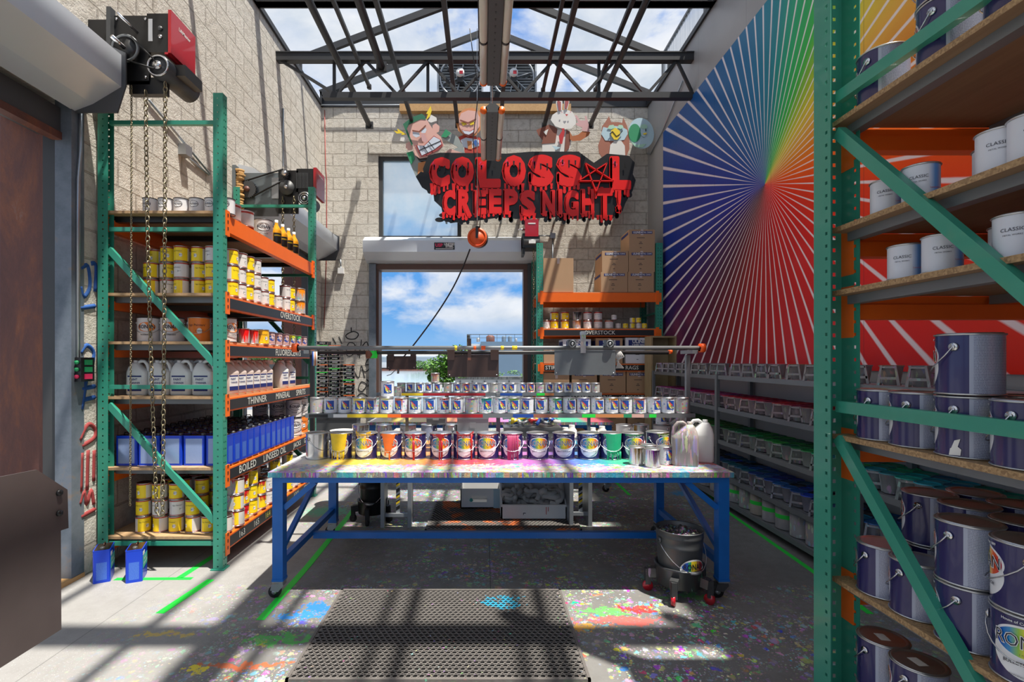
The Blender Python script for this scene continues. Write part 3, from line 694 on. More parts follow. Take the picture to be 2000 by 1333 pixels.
base = g.ramp(x[2], [(0.0, (.30, .55, .88)), (.10, (.13, .40, .85)), (.35, (.10, .34, .85)), (.9, (.08, .26, .72))])
q = g.vm('MULTIPLY', d, (1, 1, 1.9))
n = g.noise(q, 4.6, 9, .56, .25); n2 = g.noise(g.vm('ADD', q, (3, 1, 5)), 2.0, 6, .6, 0)
hi = g.ramp(x[2], [(.22, 0.0), (.40, .055)])
k = g.ramp(g.m('ADD', g.m('ADD', g.m('MULTIPLY', n, .7), g.m('MULTIPLY', n2, .36)), hi), [(.47, 0.0), (.555, .85), (.66, 1.0)])
fade = g.ramp(x[2], [(.035, 0.0), (.09, 1.0)])
k = g.m('MULTIPLY', k, fade)
nd = g.noise(g.vm('ADD', q, (0, 0, .06)), 4.6, 9, .56, .25)
cloud = g.mix(g.ramp(nd, [(.45, 0.0), (.66, 1.0)]), (.93, .95, .98), (.62, .70, .80))
c = g.mix(k, base, cloud); c = g.mix(g.m('LESS_THAN', x[2], -.01), c, (.25, .24, .22))
bg = g.new('ShaderNodeBackground'); g.set(bg.inputs[0], c); bg.inputs[1].default_value = SKY
o = g.new('ShaderNodeOutputWorld'); g.L.new(bg.outputs[0], o.inputs[0])
# ------------------------------------------------------------ shell
XL, XR, YB, ZT = -2.87, 2.90, 8.78, 6.03
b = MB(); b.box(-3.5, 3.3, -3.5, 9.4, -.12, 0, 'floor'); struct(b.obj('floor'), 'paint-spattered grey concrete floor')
b = MB()
b.box(XL-.25, XL, 3.55, 5.95, 0, ZT, 'block_y'); b.box(XL-.25, XL, -3.0, 3.55, 3.36, ZT, 'block_y'); b.box(XL-.25, XL, 5.95, 8.52, 3.36, ZT, 'block_y'); b.box(XL-.25, XL, 8.52, 9.03, 0, ZT, 'block_y')
b.box(XL-.25, XL, -3.5, -3.0, 0, ZT, 'block_y'); wl = struct(b.obj('wall_left'), 'whitewashed concrete block wall')
b = MB()
b.box(XL, -1.90, YB, YB+.25, 0, ZT, 'block_x'); b.box(.77, XR, YB, YB+.25, 0, ZT, 'block_x'); b.box(-1.90, .77, YB, YB+.25, 3.25, 3.70, 'block_x')
b.box(-1.90, -1.87, YB, YB+.25, 3.70, ZT, 'block_x'); b.box(-.40, .77, YB, YB+.25, 3.70, ZT, 'block_x'); b.box(-1.87, -.40, YB, YB+.25, 5.18, ZT, 'block_x')
wb = struct(b.obj('wall_back'), 'whitewashed concrete block wall with an opening and a window above')
b = MB(); b.box(XR, XR+.15, -3.5, 9.03, 0, ZT, 'grey_wall'); wr = struct(b.obj('wall_right'), 'grey painted wall')
b = MB(); b.box(XR-.016, XR-.001, -3.3, 7.99, 1.47, 5.216, 'mural'); mu = b.obj('painted_mural')
tag(mu, 'huge rainbow starburst mural of white rays filling the right wall', 'mural')
b = MB(); b.box(XL+.02, -2.05, YB-.045, YB, 5.20, 5.42, 'block_x')
b = MB(); b.box(-2.02, -.30, YB-.03, YB, 5.20, 5.36, 'block_x'); struct(b.obj('trim_1'), 'concrete lintel')
# curb on top of the walls
b = MB(); b.box(XL-.25, XL+.03, -3.5, 9.03, ZT, ZT+.07, 'roof_steel'); b.box(XR-.03, XR+.15, -3.5, 9.03, ZT, ZT+.07, 'roof_steel'); b.box(XL, XR, YB-.02, YB+.25, ZT, ZT+.16, 'roof_steel'); struct(b.obj('trim_2'), 'dark steel curb on the wall heads')
# graffiti on the walls
def scrib(mb, pts, Y, r, m): 
    mb.tube(smooth_path([P(a, c, Y) for a, c in pts]), r, m, 5)
gb = MB(); y = YB-.002
for pts in [[(676, 655), (690, 648), (700, 653), (694, 662), (680, 662), (676, 655)], [(686, 640), (686, 650)], [(680, 672), (676, 690), (682, 696), (692, 690), (694, 676), (688, 670), (680, 672)], [(692, 676), (712, 684), (698, 694), (716, 668), (722, 700)], [(702, 700), (706, 664)], [(678, 726), (684, 712), (700, 738), (706, 714), (712, 738)], [(720, 700), (714, 712), (724, 714), (716, 726), (706, 722)], [(700, 760), (706, 746), (716, 752), (708, 764), (700, 760)], [(716, 742), (722, 748), (718, 756)], [(698, 776), (708, 768), (720, 780), (706, 790), (698, 776)], [(704, 800), (716, 794), (720, 806), (710, 812)], [(650, 660), (656, 672)], [(662, 658), (668, 672)]]:
    scrib(gb, pts, y+.004, .010, 'tag_black')
ob = gb.obj('graffiti', wb); struct(ob, 'black spray-painted graffiti')
for nm, col, sets in (('graffiti', 'tag_blue', [[(158, 525), (172, 520), (176, 560), (164, 580), (158, 560)], [(178, 515), (188, 520), (186, 570)], [(157, 602), (186, 598)], [(158, 690), (170, 675), (184, 690), (178, 720)], [(160, 760), (186, 755)], [(162, 782), (186, 776)], [(172, 720), (160, 800)]]),
                      ('graffiti', 'tag_red', [[(156, 860), (172, 830), (186, 838), (184, 856), (160, 872)], [(160, 885), (158, 960)], [(172, 880), (170, 958)], [(184, 880), (183, 940)], [(156, 985), (164, 960), (170, 985), (178, 958), (184, 985)], [(158, 1010), (186, 995)]])):
    gb = MB()
    for pts in sets:
        q = []
        for a, c in pts:
            Y = F*2.868/(945-a); q.append((XL-.006, Y, H-(c-705)*Y/F))
        gb.tube(smooth_path(q), .018, col, 5)
    struct(gb.obj(nm, wl), 'blue spray graffiti' if col == 'tag_blue' else 'red spray graffiti')
# upper window
def zr(b, x0, x1, z0, z1, w, y0, y1, m):
    b.box(x0, x0+w, y0, y1, z0, z1, m); b.box(x1-w, x1, y0, y1, z0, z1, m); b.box(x0+w, x1-w, y0, y1, z1-w, z1, m); b.box(x0+w, x1-w, y0, y1, z0, z0+w, m)
b = MB(); zr(b, -1.87, -.40, 3.70, 5.18, .07, YB+.06, YB+.16, 'dark_gray'); wo = struct(b.obj('window_1'), 'fixed window with a dark frame')
b = MB(); b.box(-1.80, -.47, YB+.10, YB+.108, 3.77, 5.11, 'window_glass'); struct(b.obj('window_pane', wo), 'hazy pale blue pane')
# frames of the three big door openings
b = MB()
b.box(-2.02, -1.90, YB-.05, YB+.02, 0, 3.25, 'track_paint'); b.box(.77, .92, YB-.05, YB+.02, 0, 3.25, 'dark_gray'); struct(b.obj('door_1'), 'steel guides of the back roll-up door')
b = MB(); b.box(-1.90, -1.855, YB-.01, YB+.25, 0, 3.25, 'brown_frame'); b.box(.70, .77, YB-.01, YB+.25, 0, 3.25, 'brown_frame'); b.box(-1.90, .77, YB-.02, YB+.25, 3.155, 3.25, 'brown_frame'); struct(b.obj('trim_3'), 'brown steel door frame')
def side_door(n, y0, y1, nm):
    b = MB()
    b.box(-2.98, -2.865, y1-.10, y1+.01, 0, 3.36, 'track_paint'); b.box(-3.10, -2.985, y1-.06, y1+.03, 0, 3.30, 'dark_gray'); b.box(-2.98, -2.865, y0-.01, y0+.06, 0, 3.36, 'track_paint')
    b.box(-3.10, -2.94, y0, y1-.1, 3.12, 3.30, 'hood_dark'); b.box(-3.00, -2.93, y0, y1-.1, 3.08, 3.13, 'rust')
    struct(b.obj('door_%d' % n), nm)
    b = MB(); b.box(-3.46, -3.10, y1+.0, y1+.05, 0, 3.31, 'rust'); b.box(-3.13, -3.09, y1-.03, y1+.02, 0, 3.3, 'rust'); b.box(-3.46, -3.10, y0, y1, 3.31, 3.36, 'rust'); b.box(-3.46, -3.10, y0-.05, y0, 0, 3.31, 'rust')
    struct(b.obj('trim_%d' % (n+2)), 'rusty steel reveal of the side door')
side_door(2, -1.0, 3.55, 'steel guides of the near roll-up door'); side_door(3, 5.95, 8.50, 'steel guides of the far side roll-up door')
b = MB(); b.box(-3.3, -2.86, 3.3, 3.56, 0, .03, 'timber'); b.obj('threshold'); tag(bpy.data.objects['threshold'], 'worn wooden threshold board at the foot of the near door track', 'threshold')
# roller hoods
def hood(label, along, a0, a1, group=None):
    prof = [(0, -.05), (.13, .0), (.33, .12), (.33, .345), (.19, .45), (0, .50)]; z = 3.345
    t = thing('roller_hood', label, 'roller shutter hood', (0, 0, 0), 0, group)
    b = MB()
    if along == 'y': b.prism([(XL+d, z+h) for d, h in prof], 'xz', a0, a1, 'hood')
    else: b.prism([(YB-d, z-.05+h*.87) for d, h in prof], 'yz', a0, a1, 'hood')
    b.obj('casing', t)
    b = MB()
    if along == 'y':
        b.prism([(XL+.0, z-.06), (XL+.30, z-.06), (XL+.36, z+.13), (XL+.36, z+.36), (XL, z+.52)], 'xz', a1, a1+.012, 'hood_dark')
        if a0 > 3: b.prism([(XL, z-.02), (XL+.47, z-.02), (XL+.47, z+.37), (XL, z+.37)], 'xz', a0-.02, a0-.008, 'hood_dark')
        b.obj('end_plate', t)
    return t
hood('long white roller shutter hood above the near left doorway', 'y', -1.1, 3.48)
hood('white roller shutter hood over the far left doorway, past the tall rack', 'y', 5.80, 8.62)
h3 = hood('white roller shutter hood over the back opening, wearing a red and black sticker', 'x', -2.06, .91)
b = MB(); y = YB-.333; b.box(*[P(848, 0, y)[0], P(888, 0, y)[0]], y-.002, y, P(0, 488, y)[2], P(0, 474, y)[2], 'black')
cx = P(858, 0, y)[0]; text_on(b, 'USP', .075, (cx-.005, y-.003, P(0, 479.5, y)[2]), (1, 0, 0), (0, 0, 1), 'gloss_red', .003)
text_on(b, 'UNITED', .052, (P(878, 0, y)[0], y-.003, P(0, 477.5, y)[2]), (1, 0, 0), (0, 0, 1), 'white', .002); text_on(b, 'STEEL', .052, (P(878, 0, y)[0], y-.003, P(0, 482, y)[2]), (1, 0, 0), (0, 0, 1), 'white', .002)
b.box(P(851, 0, y)[0], P(885, 0, y)[0], y-.0025, y-.002, P(0, 486.6, y)[2], P(0, 485.6, y)[2], 'white'); b.obj('sticker', h3)
# ------------------------------------------------------------ roof steel
t = thing('roof_truss', 'open-web steel joist spanning wall to wall in front of the extractor fans', 'roof truss', (0, 6.9, 5.70))
def tb(o): return (o[0], o[1]-6.9, o[2]-5.70)
b = MB(); b.box(XL, XR, -.05, .05, .0, .11, 'roof_steel'); b.box(XL, XR, -.06, .06, .10, .115, 'roof_steel'); b.obj('top_chord', t)
b = MB(); b.box(-2.226, XR, -.045, .045, -.52, -.44, 'roof_steel'); b.obj('bottom_chord', t)
tops = [548, 714, 837, 961, 1081, 1202, 1322]; bots = [657, 776, 898, 1020, 1142, 1262, 1354]
for i, tp in enumerate(tops):
    for bt in ([bots[i]] if i == 0 else [bots[i-1], bots[i]]):
        k = MB(); a = ((tp-945)*6.9/F, 0, .02); c = ((bt-945)*6.9/F, 0, -.46); k.bar(a, c, .035, .035, 'roof_steel'); k.obj('web_bar', t)
for px in (651, 835, 960, 1171):
    k = MB(); X = (px-945)*6.9/F; k.box(X-.02, X+.02, .03, .06, -.45, .02, 'roof_steel'); k.obj('web_post', t)
reg(t)
dup(t, (0, 1.68, 5.70), label='open-web steel joist overhead near the doorway, outside the picture')
b = MB(); b.box(XL, XR, 6.20, 6.30, 6.03, 6.14, 'roof_steel'); b.box(XL, XR, 6.18, 6.32, 6.03, 6.045, 'roof_steel'); tag(b.obj('roof_beam'), 'dark steel beam crossing the very top of the picture', 'roof beam')
for i, Yr in enumerate((8.72, 7.74, 4.6)):
    t = thing('rafter_frame', ['gabled pair of steel rafters standing on the back wall', 'gabled pair of steel rafters in front of the back gable', 'gabled pair of steel rafters high above the work table'][i], 'rafters', (0, Yr, 6.1))
    for sx, xe in ((-1, XL), (1, XR)):
        k = MB(); k.bar((xe, 0, .14), (.1, 0, 1.25), .06, .10, 'roof_steel', (0, 0, 1)); k.box(xe-.03 if sx > 0 else xe, xe if sx > 0 else xe+.03, -.03, .03, 0, .16, 'roof_steel')
        k.obj('rafter', t)
# long members running front to back
for X, z, r, ya, yb, lab in [(-1.97, 5.60, .045, -1.5, 8.6, 'round pipe'), (-1.40, 5.57, .05, -1.5, 6.85, 'round pipe'), (-1.215, 5.60, .028, -1.5, 8.6, 'thin'), (-1.72, 5.66, .022, -1.5, 7.5, 'thin'), (-.45, 5.60, .030, -1.5, 8.6, 'thin'), (.29, 5.62, .030, -1.5, 8.6, 'thin'),
                             (1.04, 5.60, .030, -1.5, 8.6, 'thin'), (.90, 5.66, .022, -1.5, 7.6, 'thin'), (1.70, 5.66, .024, -1.5, 7.6, 'thin'), (1.83, 5.60, .040, -1.5, 8.6, 'round pipe')]:
    b = MB()
    if lab == 'thin': b.box(X-r, X+r, ya, yb, z-r, z+r, 'roof_steel')
    else: b.tube([(X, ya, z), (X, yb, z)], r, 'roof_steel', 10)
    for yy in (yb-.05, (ya+yb)/2): b.box(X-r*1.4, X+r*1.4, yy-.02, yy+.02, z-r*1.3, z+r*1.3, 'roof_steel')
    side = 'left' if X < 0 else 'right'; rank = {-1.97: 'outermost left of the overhead runs', -1.40: 'thick overhead run ending at the joist, left of centre', -1.215: 'third overhead run from the left wall', -1.72: 'slim overhead run between the two thick left pipes', -.45: 'overhead run nearest the lamps on their left', .29: 'overhead run nearest the lamps on their right',
        1.04: 'overhead run above the rabbit cutout', .90: 'slim overhead run just left of the one above the rabbit', 1.70: 'slim overhead run above the owl cutout', 1.83: 'thick overhead run nearest the mural wall'}[X]
    tag(b.obj('roof_purlin'), 'dark steel %s' % rank, 'purlin', 'steel runs under the open roof')
t = thing('translucent_panel', 'corrugated see-through panel strip standing on top of the mural wall', 'panel', (XR+.06, 5.6, ZT+.07))
b = MB(); v = []; f = []
for i in range(120):
    yy = -2.6+5.2*i/119; xx = .012*(1 if i % 2 else -1); v += [(xx, yy, 0), (xx, yy, .50)]
for i in range(119): f.append((2*i, 2*i+2, 2*i+3, 2*i+1))
b.add(v, f, 'poly_panel'); b.obj('sheet', t)
b = MB(); b.box(-.02, .02, -2.6, 2.6, .48, .52, 'galv_dark'); b.box(-.02, .02, 2.56, 2.62, 0, .5, 'galv_dark'); b.box(-.02, .02, 1.0, 1.05, 0, .5, 'galv_dark'); b.obj('frame', t)
# extractor fans
def fan(cx, lab):
    t = thing('extractor_fan', lab, 'fan', (cx, YB+.16, ZT+.16)); s = .41
    b = MB(); b.box(-s, -s+.03, -.12, .08, 0, .80, 'galv'); b.box(s-.03, s, -.12, .08, 0, .80, 'galv'); b.box(-s, s, -.12, .08, .77, .80, 'galv'); b.box(-s, s, -.12, .08, 0, .03, 'galv'); b.obj('housing', t)
    b = MB(); b.ring((0, -.10, .40), .36, .02, 'galv', 'y', 32); b.obj('ring', t)
    b = MB()
    for i in range(14): z = .05+i*.052; b.box(-s+.03, s-.03, .04, .055, z, z+.042, 'galv_dark')
    b.obj('louvre', t)
    for i in range(6):
        b = MB(); a = i*pi/3+.3; p0 = (.06*cos(a), -.03, .4+.06*sin(a)); p1 = (.32*cos(a), -.03, .4+.32*sin(a)); b.bar(p0, p1, .012, .13, 'galv', (0, 1, 0)); b.xf(lambda X, Y, Z: (X, Y*1.0, Z)); b.obj('blade', t)
    b = MB(); b.disc((0, -.10, .46), .075, .12, 'white', 'y', 18); b.box(-.05, .05, -.14, -.04, .30, .42, 'black'); b.box(-.012, .05, -.165, -.15, .43, .49, 'red_paint'); b.obj('motor', t)
    b = MB(); b.bar((-.36, -.08, .38), (.36, -.08, .38), .02, .03, 'galv_dark'); b.obj('motor_bracket', t)
fan(-.42, 'left of two square extractor fans standing on the back wall'); fan(.53, 'right of two square extractor fans standing on the back wall')
# ledge timber on the back wall
b = MB(); b.box(-1.47, 1.52, YB-.12, YB-.01, 5.905, 6.03, 'timber'); tag(b.obj('timber_plank'), 'long pale timber plank fixed along the top of the back wall', 'plank')
# hanging lamps
def lamp(y0, y1, lab, z):
    t = thing('ceiling_lamp', lab, 'lamp', (.09, (y0+y1)/2, z)); L = (y1-y0)/2
    b = MB(); b.prism([(-.055, 0), (.055, 0), (.075, .05), (.03, .09), (-.03, .09), (-.075, .05)], 'xz', -L, L, 'dark_gray')
    for i in range(int(L*2/.08)): b.box(-.006, .006, -L+.04+i*.08, -L+.06+i*.08, -.002, .0, 'black')
    b.obj('body', t)
    for sx in (-1, 1):
        b = MB(); b.tube([(sx*.092, -L+.01, .025), (sx*.092, L-.01, .025)], .034, 'tube_glass', 12); b.obj('tube', t)
    for yy in (-L, 0.0, L-.03):
        b = MB(); 
        for sx in (-1, 1): b.tube([(sx*.092, yy, .025), (sx*.092, yy+.025, .025)], .037, 'orange' if yy != 0 else 'black', 12)
        b.obj('clip', t)
    b = MB()
    for yy in (-L+.1, L-.1): b.tube([(0, yy, .08), (0, yy, 5.60-z)], .004, 'wire', 5)
    b.obj('hanger', t)
    return t
lamp(3.45, 4.74, 'nearer of two long twin-tube lamps hung under the roof', 4.17); lamp(5.10, 6.34, 'farther twin-tube lamp hanging in front of the red lettering', 4.10)
b = MB(); b.box(-.07, .20, -1.5, 6.84, 5.60, 5.69, 'roof_steel'); tag(b.obj('lamp_rail'), 'steel channel overhead that carries the two lamps', 'rail')
# cord reel with cord and blow gun
rp = P(932, 465, 6.0)
t = thing('cord_reel', 'orange retractable cord reel hanging in front of the back door hood', 'cord reel', rp)
b = MB(); b.disc((0, -.02, 0), .118, .03, 'orange_reel', 'y', 28); b.ring((0, -.035, 0), .10, .006, 'orange_reel', 'y', 28); b.obj('side_disc', t)
b = MB(); b.disc((.02, .035, 0), .112, .07, 'dark_gray', 'y', 28); b.obj('drum', t)
b = MB(); b.box(-.018, .012, -.045, -.038, -.01, .13, 'black'); b.box(-.018, .03, -.045, .06, .12, .13, 'black'); b.obj('bracket', t)
b = MB(); b.tube([(0, 0, .13), (0, 0, 5.56-rp[2])], .004, 'wire', 5); b.tube([(.03, .02, .12), (.05, .02, .5), (-.03, .01, .9), (-.05, 0, 1.2), (.02, 0, 1.8), (-.05, 0, 2.2), (-.09, 0, 5.56-rp[2])], .006, 'cord', 6); b.obj('hanging_cable', t)
b = MB(); pts = [(918, 487), (905, 520), (885, 562), (858, 606), (825, 652), (795, 690), (775, 710), (760, 724)]
b.tube(smooth_path([tuple(P(a, c, 6.0)[i]-rp[i] for i in range(3)) for a, c in pts]), .009, 'cord', 7); b.obj('cord', t)
gp = P(775, 722, 5.9)
t = thing('blow_gun', 'small grey air blow gun dangling on a cord in front of the back opening', 'air gun', gp)
b = MB(); b.tube([(0, 0, 0), (.03, 0, .02), (.09, 0, .03)], .016, 'steel_gray', 8); b.tube([(-.01, 0, 0), (-.07, 0, -.06), (-.12, 0, -.075)], .005, 'steel_gray', 6); b.obj('barrel', t)
b = MB(); b.tube([(.02, 0, .015), (.015, 0, -.05)], .013, 'steel_gray', 8); b.obj('grip', t)
b = MB(); b.tube([(.09, 0, .03), (.12, 0, .05), (.16, 0, .12), (.20, 0, .20)], .006, 'cord', 6); b.obj('hose', t)
# door operators on the left wall -------------------------------------------
def chain(t, x, y, z0, z1, dx=0, name='hand_chain', k=.046, r=.0046):
    b = MB(); n = int((z0-z1)/(k*.78))
    for i in range(n):
        z = z0-(i+.5)*(z0-z1)/n; X = x+dx*(i/n)**1.6; h = k/2; w = k*.3; pts = []
        for a in range(8):
            aa = 2*pi*a/8; u, v_ = w*cos(aa), h*sin(aa)*1.0
            pts.append((X+u, y, z+v_) if i % 2 else (X, y+u, z+v_))
        b.tube(pts, r, 'chain', 4, closed=True)
    b.obj(name, t); return t
Y = 3.60
t = thing('door_operator', 'black and red chain hoist operator beside the near roller hood', 'door operator', (-2.87, Y, 3.55))
def rel(p): return (p[0]+2.87, p[1]-Y, p[2]-3.55)
b = MB(); b.box(.19, .45, -.012, 0, .02, .49, 'black'); b.box(.17, .20, -.05, .0, .0, .53, 'dark_gray'); b.box(0, .45, .0, .012, .0, .47, 'black'); b.box(.30, .56, .0, .05, -.07, .05, 'black'); b.obj('mounting_plate', t)
for cx, cz in ((.22, .04), (.43, .04), (.22, .46), (.43, .46)):
    k = MB(); k.disc((cx, -.018, cz), .009, .012, 'silver', 'y', 8); k.obj('bolt', t)
b = MB(); b.box(.44, .60, -.02, .26, .22, .50, 'black'); b.box(.452, .482, -.022, -.02, .30, .46, 'white'); b.disc((.54, -.024, .39), .016, .01, 'dark_gray', 'y', 12); b.disc((.54, -.024, .33), .014, .01, 'silver', 'y', 12); b.obj('gear_box', t)
b = MB(); b.box(.60, .622, -.03, .27, .21, .52, 'red_paint'); b.box(.575, .60, -.03, .27, .20, .215, 'red_paint'); text_on(b, 'LiftMaster', .035, (.6235, .13, .44), (0, 1, 0), (0, 0, 1), 'white', .0008); b.obj('red_cover', t)
b = MB(); c = rel(P(254, 103, Y)); b.ring((c[0], -.05, c[2]), .092, .010, 'steel_gray', 'y', 28); b.disc((c[0], -.045, c[2]), .088, .02, 'black', 'y', 28); b.obj('chain_wheel', t)
b = MB(); b.tube([(c[0], -.04, c[2]), (c[0]-.03, -.14, c[2]+.03)], .014, 'silver', 10); b.tube([(c[0]+.06, -.01, c[2]+.14), (c[0]+.0, -.13, c[2]+.20)], .010, 'silver', 10); b.obj('shaft', t)
b = MB(); m0 = rel(P(318, 137, Y)); b.tube([(m0[0], -.05, m0[2]), (m0[0]+.02, .30, m0[2])], .082, 'dark_gray', 20); b.ring((m0[0], -.055, m0[2]), .072, .008, 'silver', 'y', 20); b.disc((m0[0], -.06, m0[2]), .03, .02, 'silver', 'y', 14); b.box(m0[0]+.05, m0[0]+.15, .02, .24, m0[2]-.03, m0[2]+.05, 'black'); b.obj('motor', t)
b = MB(); b.tube([(c[0]+.05, -.06, c[2]+.08), (m0[0]-.02, -.07, m0[2]+.035)], .006, 'rubber', 6); b.tube([(c[0]+.02, -.06, c[2]-.09), (m0[0]-.02, -.07, m0[2]-.03)], .006, 'rubber', 6); b.obj('drive_belt', t)
chain(t, .44, -.03, -.06, -3.10, .08); chain(t, .58, -.03, .0, -3.12, -.02)
b = MB(); a = (.52, -.03, -3.10); b.tube([(.44+.08, -.03, -3.09), (.535, -.03, -3.125), (.56, -.03, -3.11)], .006, 'chain', 5); b.obj('chain_loop', t)
chain(t, .33, -.02, -.02, -3.05, -.01, 'pull_cord', .02, .003)
Y = 5.78
t = thing('door_operator', 'black and red chain operator with drive belt behind the tall left rack', 'door operator', (-2.87, Y, 3.30))
b = MB(); b.box(0, .49, -.03, -.015, .03, .42, 'plate_steel'); b.box(.0, .49, -.03, -.015, -.08, .03, 'dark_gray'); b.obj('end_plate', t)
b = MB(); b.box(.49, .72, -.03, -.01, -.05, .45, 'black'); b.box(.42, .50, -.045, -.03, .12, .36, 'galv'); b.box(.70, .90, -.03, .10, .20, .47, 'black'); b.obj('mounting_plate', t)
for i in range(9):
    k = MB() if i == 0 else k; k.box(.70+i*.016, .708+i*.016, -.04, -.03, .24, .42, 'dark_gray')
k.obj('vent_grille', t)
def sprocket(cx, cz, r, nm, nt=26):
    k = MB(); pts = [((r+(.006 if i % 2 else -.006))*cos(2*pi*i/(2*nt))+cx, (r+(.006 if i % 2 else -.006))*sin(2*pi*i/(2*nt))+cz) for i in range(2*nt)]
    k.prism(pts, 'xz', -.07, -.05, 'dark_gray'); k.disc((cx, -.075, cz), .03, .03, 'rust' if r > .09 else 'silver', 'y', 12); k.obj(nm, t)
sprocket(.15, .22, .098, 'sprocket'); sprocket(.58, .40, .045, 'sprocket', 14)
b = MB(); b.tube([(.10, -.06, .31), (.56, -.06, .455)], .009, 'rubber', 6); b.tube([(.19, -.06, .125), (.62, -.06, .36)], .009, 'rubber', 6); b.obj('drive_chain', t)
b = MB(); b.disc((.60, -.06, .24), .085, .03, 'dark_gray', 'y', 24); b.disc((.60, -.08, .24), .02, .03, 'silver', 'y', 10); b.obj('hand_wheel', t)
b = MB(); b.box(.90, .935, -.04, .26, .16, .48, 'red_paint'); text_on(b, 'LiftMaster', .035, (.9365, .11, .42), (0, 1, 0), (0, 0, 1), 'white', .0008); b.obj('red_cover', t)
b = MB(); b.tube([(.80, -.05, .12), (.80, .26, .12)], .08, 'dark_gray', 20); b.ring((.80, -.055, .12), .045, .006, 'silver', 'y', 20); b.ring((.80, -.055, .12), .065, .005, 'silver', 'y', 20); b.disc((.80, -.06, .12), .02, .02, 'silver', 'y'); b.obj('motor', t)
chain(t, .55, -.05, .14, -2.35, .0); chain(t, .68, -.05, .14, -2.40, .0)
b = MB(); b.tube([(.55, -.05, -2.34), (.60, -.05, -2.42), (.65, -.05, -2.42), (.68, -.05, -2.39)], .006, 'chain', 5); b.obj('chain_loop', t)
Y = YB-.64
t = thing('door_operator', 'small red-topped door operator at the right end of the back hood', 'door operator', (P(1038, 0, Y)[0], Y, 3.29))
b = MB(); b.box(-.11, .11, -.06, .2, .28, .56, 'red_paint'); b.box(-.06, .06, -.064, -.06, .48, .50, 'white'); b.obj('red_cover', t)
b = MB(); b.box(-.15, .13, -.05, .25, .10, .30, 'black'); b.tube([(-.13, -.02, .19), (.12, -.02, .19)], .06, 'dark_gray', 14); b.box(-.15, -.11, -.02, .25, .0, .34, 'black'); b.obj('gear_box', t)
b = MB(); b.tube([(-.22, -.02, .40), (-.11, -.02, .40)], .015, 'silver', 8); b.box(-.05, .06, -.088, -.08, .16, .21, 'white'); b.obj('shaft', t)
chain(t, .10, .05, .10, -2.30, .0, 'hand_chain'); chain(t, .04, .05, .10, -2.30, .0, 'hand_chain')
b = MB(); rr_ = random.Random(1)
for i in range(16):
    zz = 3.30+i*.028; b.lathe([(0, -.03), (.03+rr_.random()*.02, -.015), (.035+rr_.random()*.02, .015), (0, .03)], 'foam', 9, (-2.80+rr_.uniform(-.012, .012), 5.70, zz))
b.box(-2.868, -2.83, 5.66, 5.74, 3.24, 3.78, 'plate_steel'); tag(b.obj('foam_sealant'), 'lumpy tan foam sealant beside the far operator plate', 'foam sealant')
# conduits, junction boxes and wiring
def pipe(lab, pts, r=.011, m='conduit', nm='conduit', cat='conduit', grp=None):
    b = MB(); b.tube(pts, r, m, 7); return tag(b.obj(nm), lab, cat, grp)
xl = XL+.015
def LW(px, py): Yq = -xl*F/(945-px); return (xl, Yq, H-(py-705)*Yq/F)
pipe('vertical metal conduit on the left wall next to the near door track', [LW(158, 205), LW(157, 300), LW(153, 350), LW(152, 700)], .014)
pipe('metal conduit rising on the left wall above the far operator', [LW(553, 212), LW(553, 325)], .012)
pipe('long thin conduit sloping with the block courses behind the tall left rack', [LW(290, 195), LW(410, 340)], .010)
pipe('short conduit leaving the small wall box behind the left rack', [LW(362, 304), LW(408, 342)], .009)
pipe('thin pipe crossing in front of the back wall under the joist', [P(556, 212, 8.70), P(630, 205, 8.70), P(1100, 205, 8.70)], .009)
pipe('bent conduit edging the left end of the mural wall', [(XR-.02, 8.75, P(1264, 300, 8.75)[2]), (XR-.02, 8.6, 5.12), (XR-.02, 8.0, 5.25), (XR-.02, 7.2, 5.60)], .012)
pipe('red wire running down the corner beside the back wall', [P(634, 215, 8.775), P(636, 330, 8.775), P(638, 350, 8.775), P(638, 490, 8.775), P(633, 640, 8.775)], .006, 'red_wire', 'wire', 'wire')
b = MB(); p = LW(357, 295); b.box(xl-.015, xl+.06, p[1]-.05, p[1]+.05, p[2]-.05, p[2]+.05, 'galv'); tag(b.obj('junction_box'), 'small grey junction box on the left wall behind the rack top', 'junction box')
b = MB(); p = P(667, 530, YB); b.box(p[0]-.05, p[0]+.05, YB-.06, YB, p[2]-.05, p[2]+.05, 'white'); b.tube([(p[0]+.0, YB-.03, p[2]+.05), (p[0]-.01, YB-.03, 3.33)], .013, 'conduit', 7); tag(b.obj('junction_box'), 'white wall box under the end of the far left hood', 'junction box')
b = MB(); p = P(1079, 462, YB); b.box(p[0]-.045, p[0]+.045, YB-.06, YB, p[2]-.045, p[2]+.045, 'galv'); b.tube([(p[0], YB-.03, p[2]-.045), (p[0], YB-.03, 2.7)], .012, 'conduit', 7); b.tube([(p[0]-.045, YB-.03, p[2]), (p[0]-.30, YB-.03, p[2])], .012, 'conduit', 7); tag(b.obj('junction_box'), 'square grey box with conduits right of the red door operator', 'junction box')
t = thing('push_button_station', 'black push-button box with green and red buttons by the near door track', 'push button box', LW(162, 722))
b = MB(); b.box(-.015, .035, -.06, .06, -.085, .085, 'black'); b.obj('box', t)
for z, m in ((.05, 'btn_green'), (0.0, 'btn_green'), (-.05, 'gloss_red')):
    k = MB(); k.box(.035, .045, -.03, .03, z-.018, z+.018, m); k.obj('button', t); k = MB(); k.disc((.01, -.066, z), .014, .012, m, 'y', 10); k.obj('button', t)
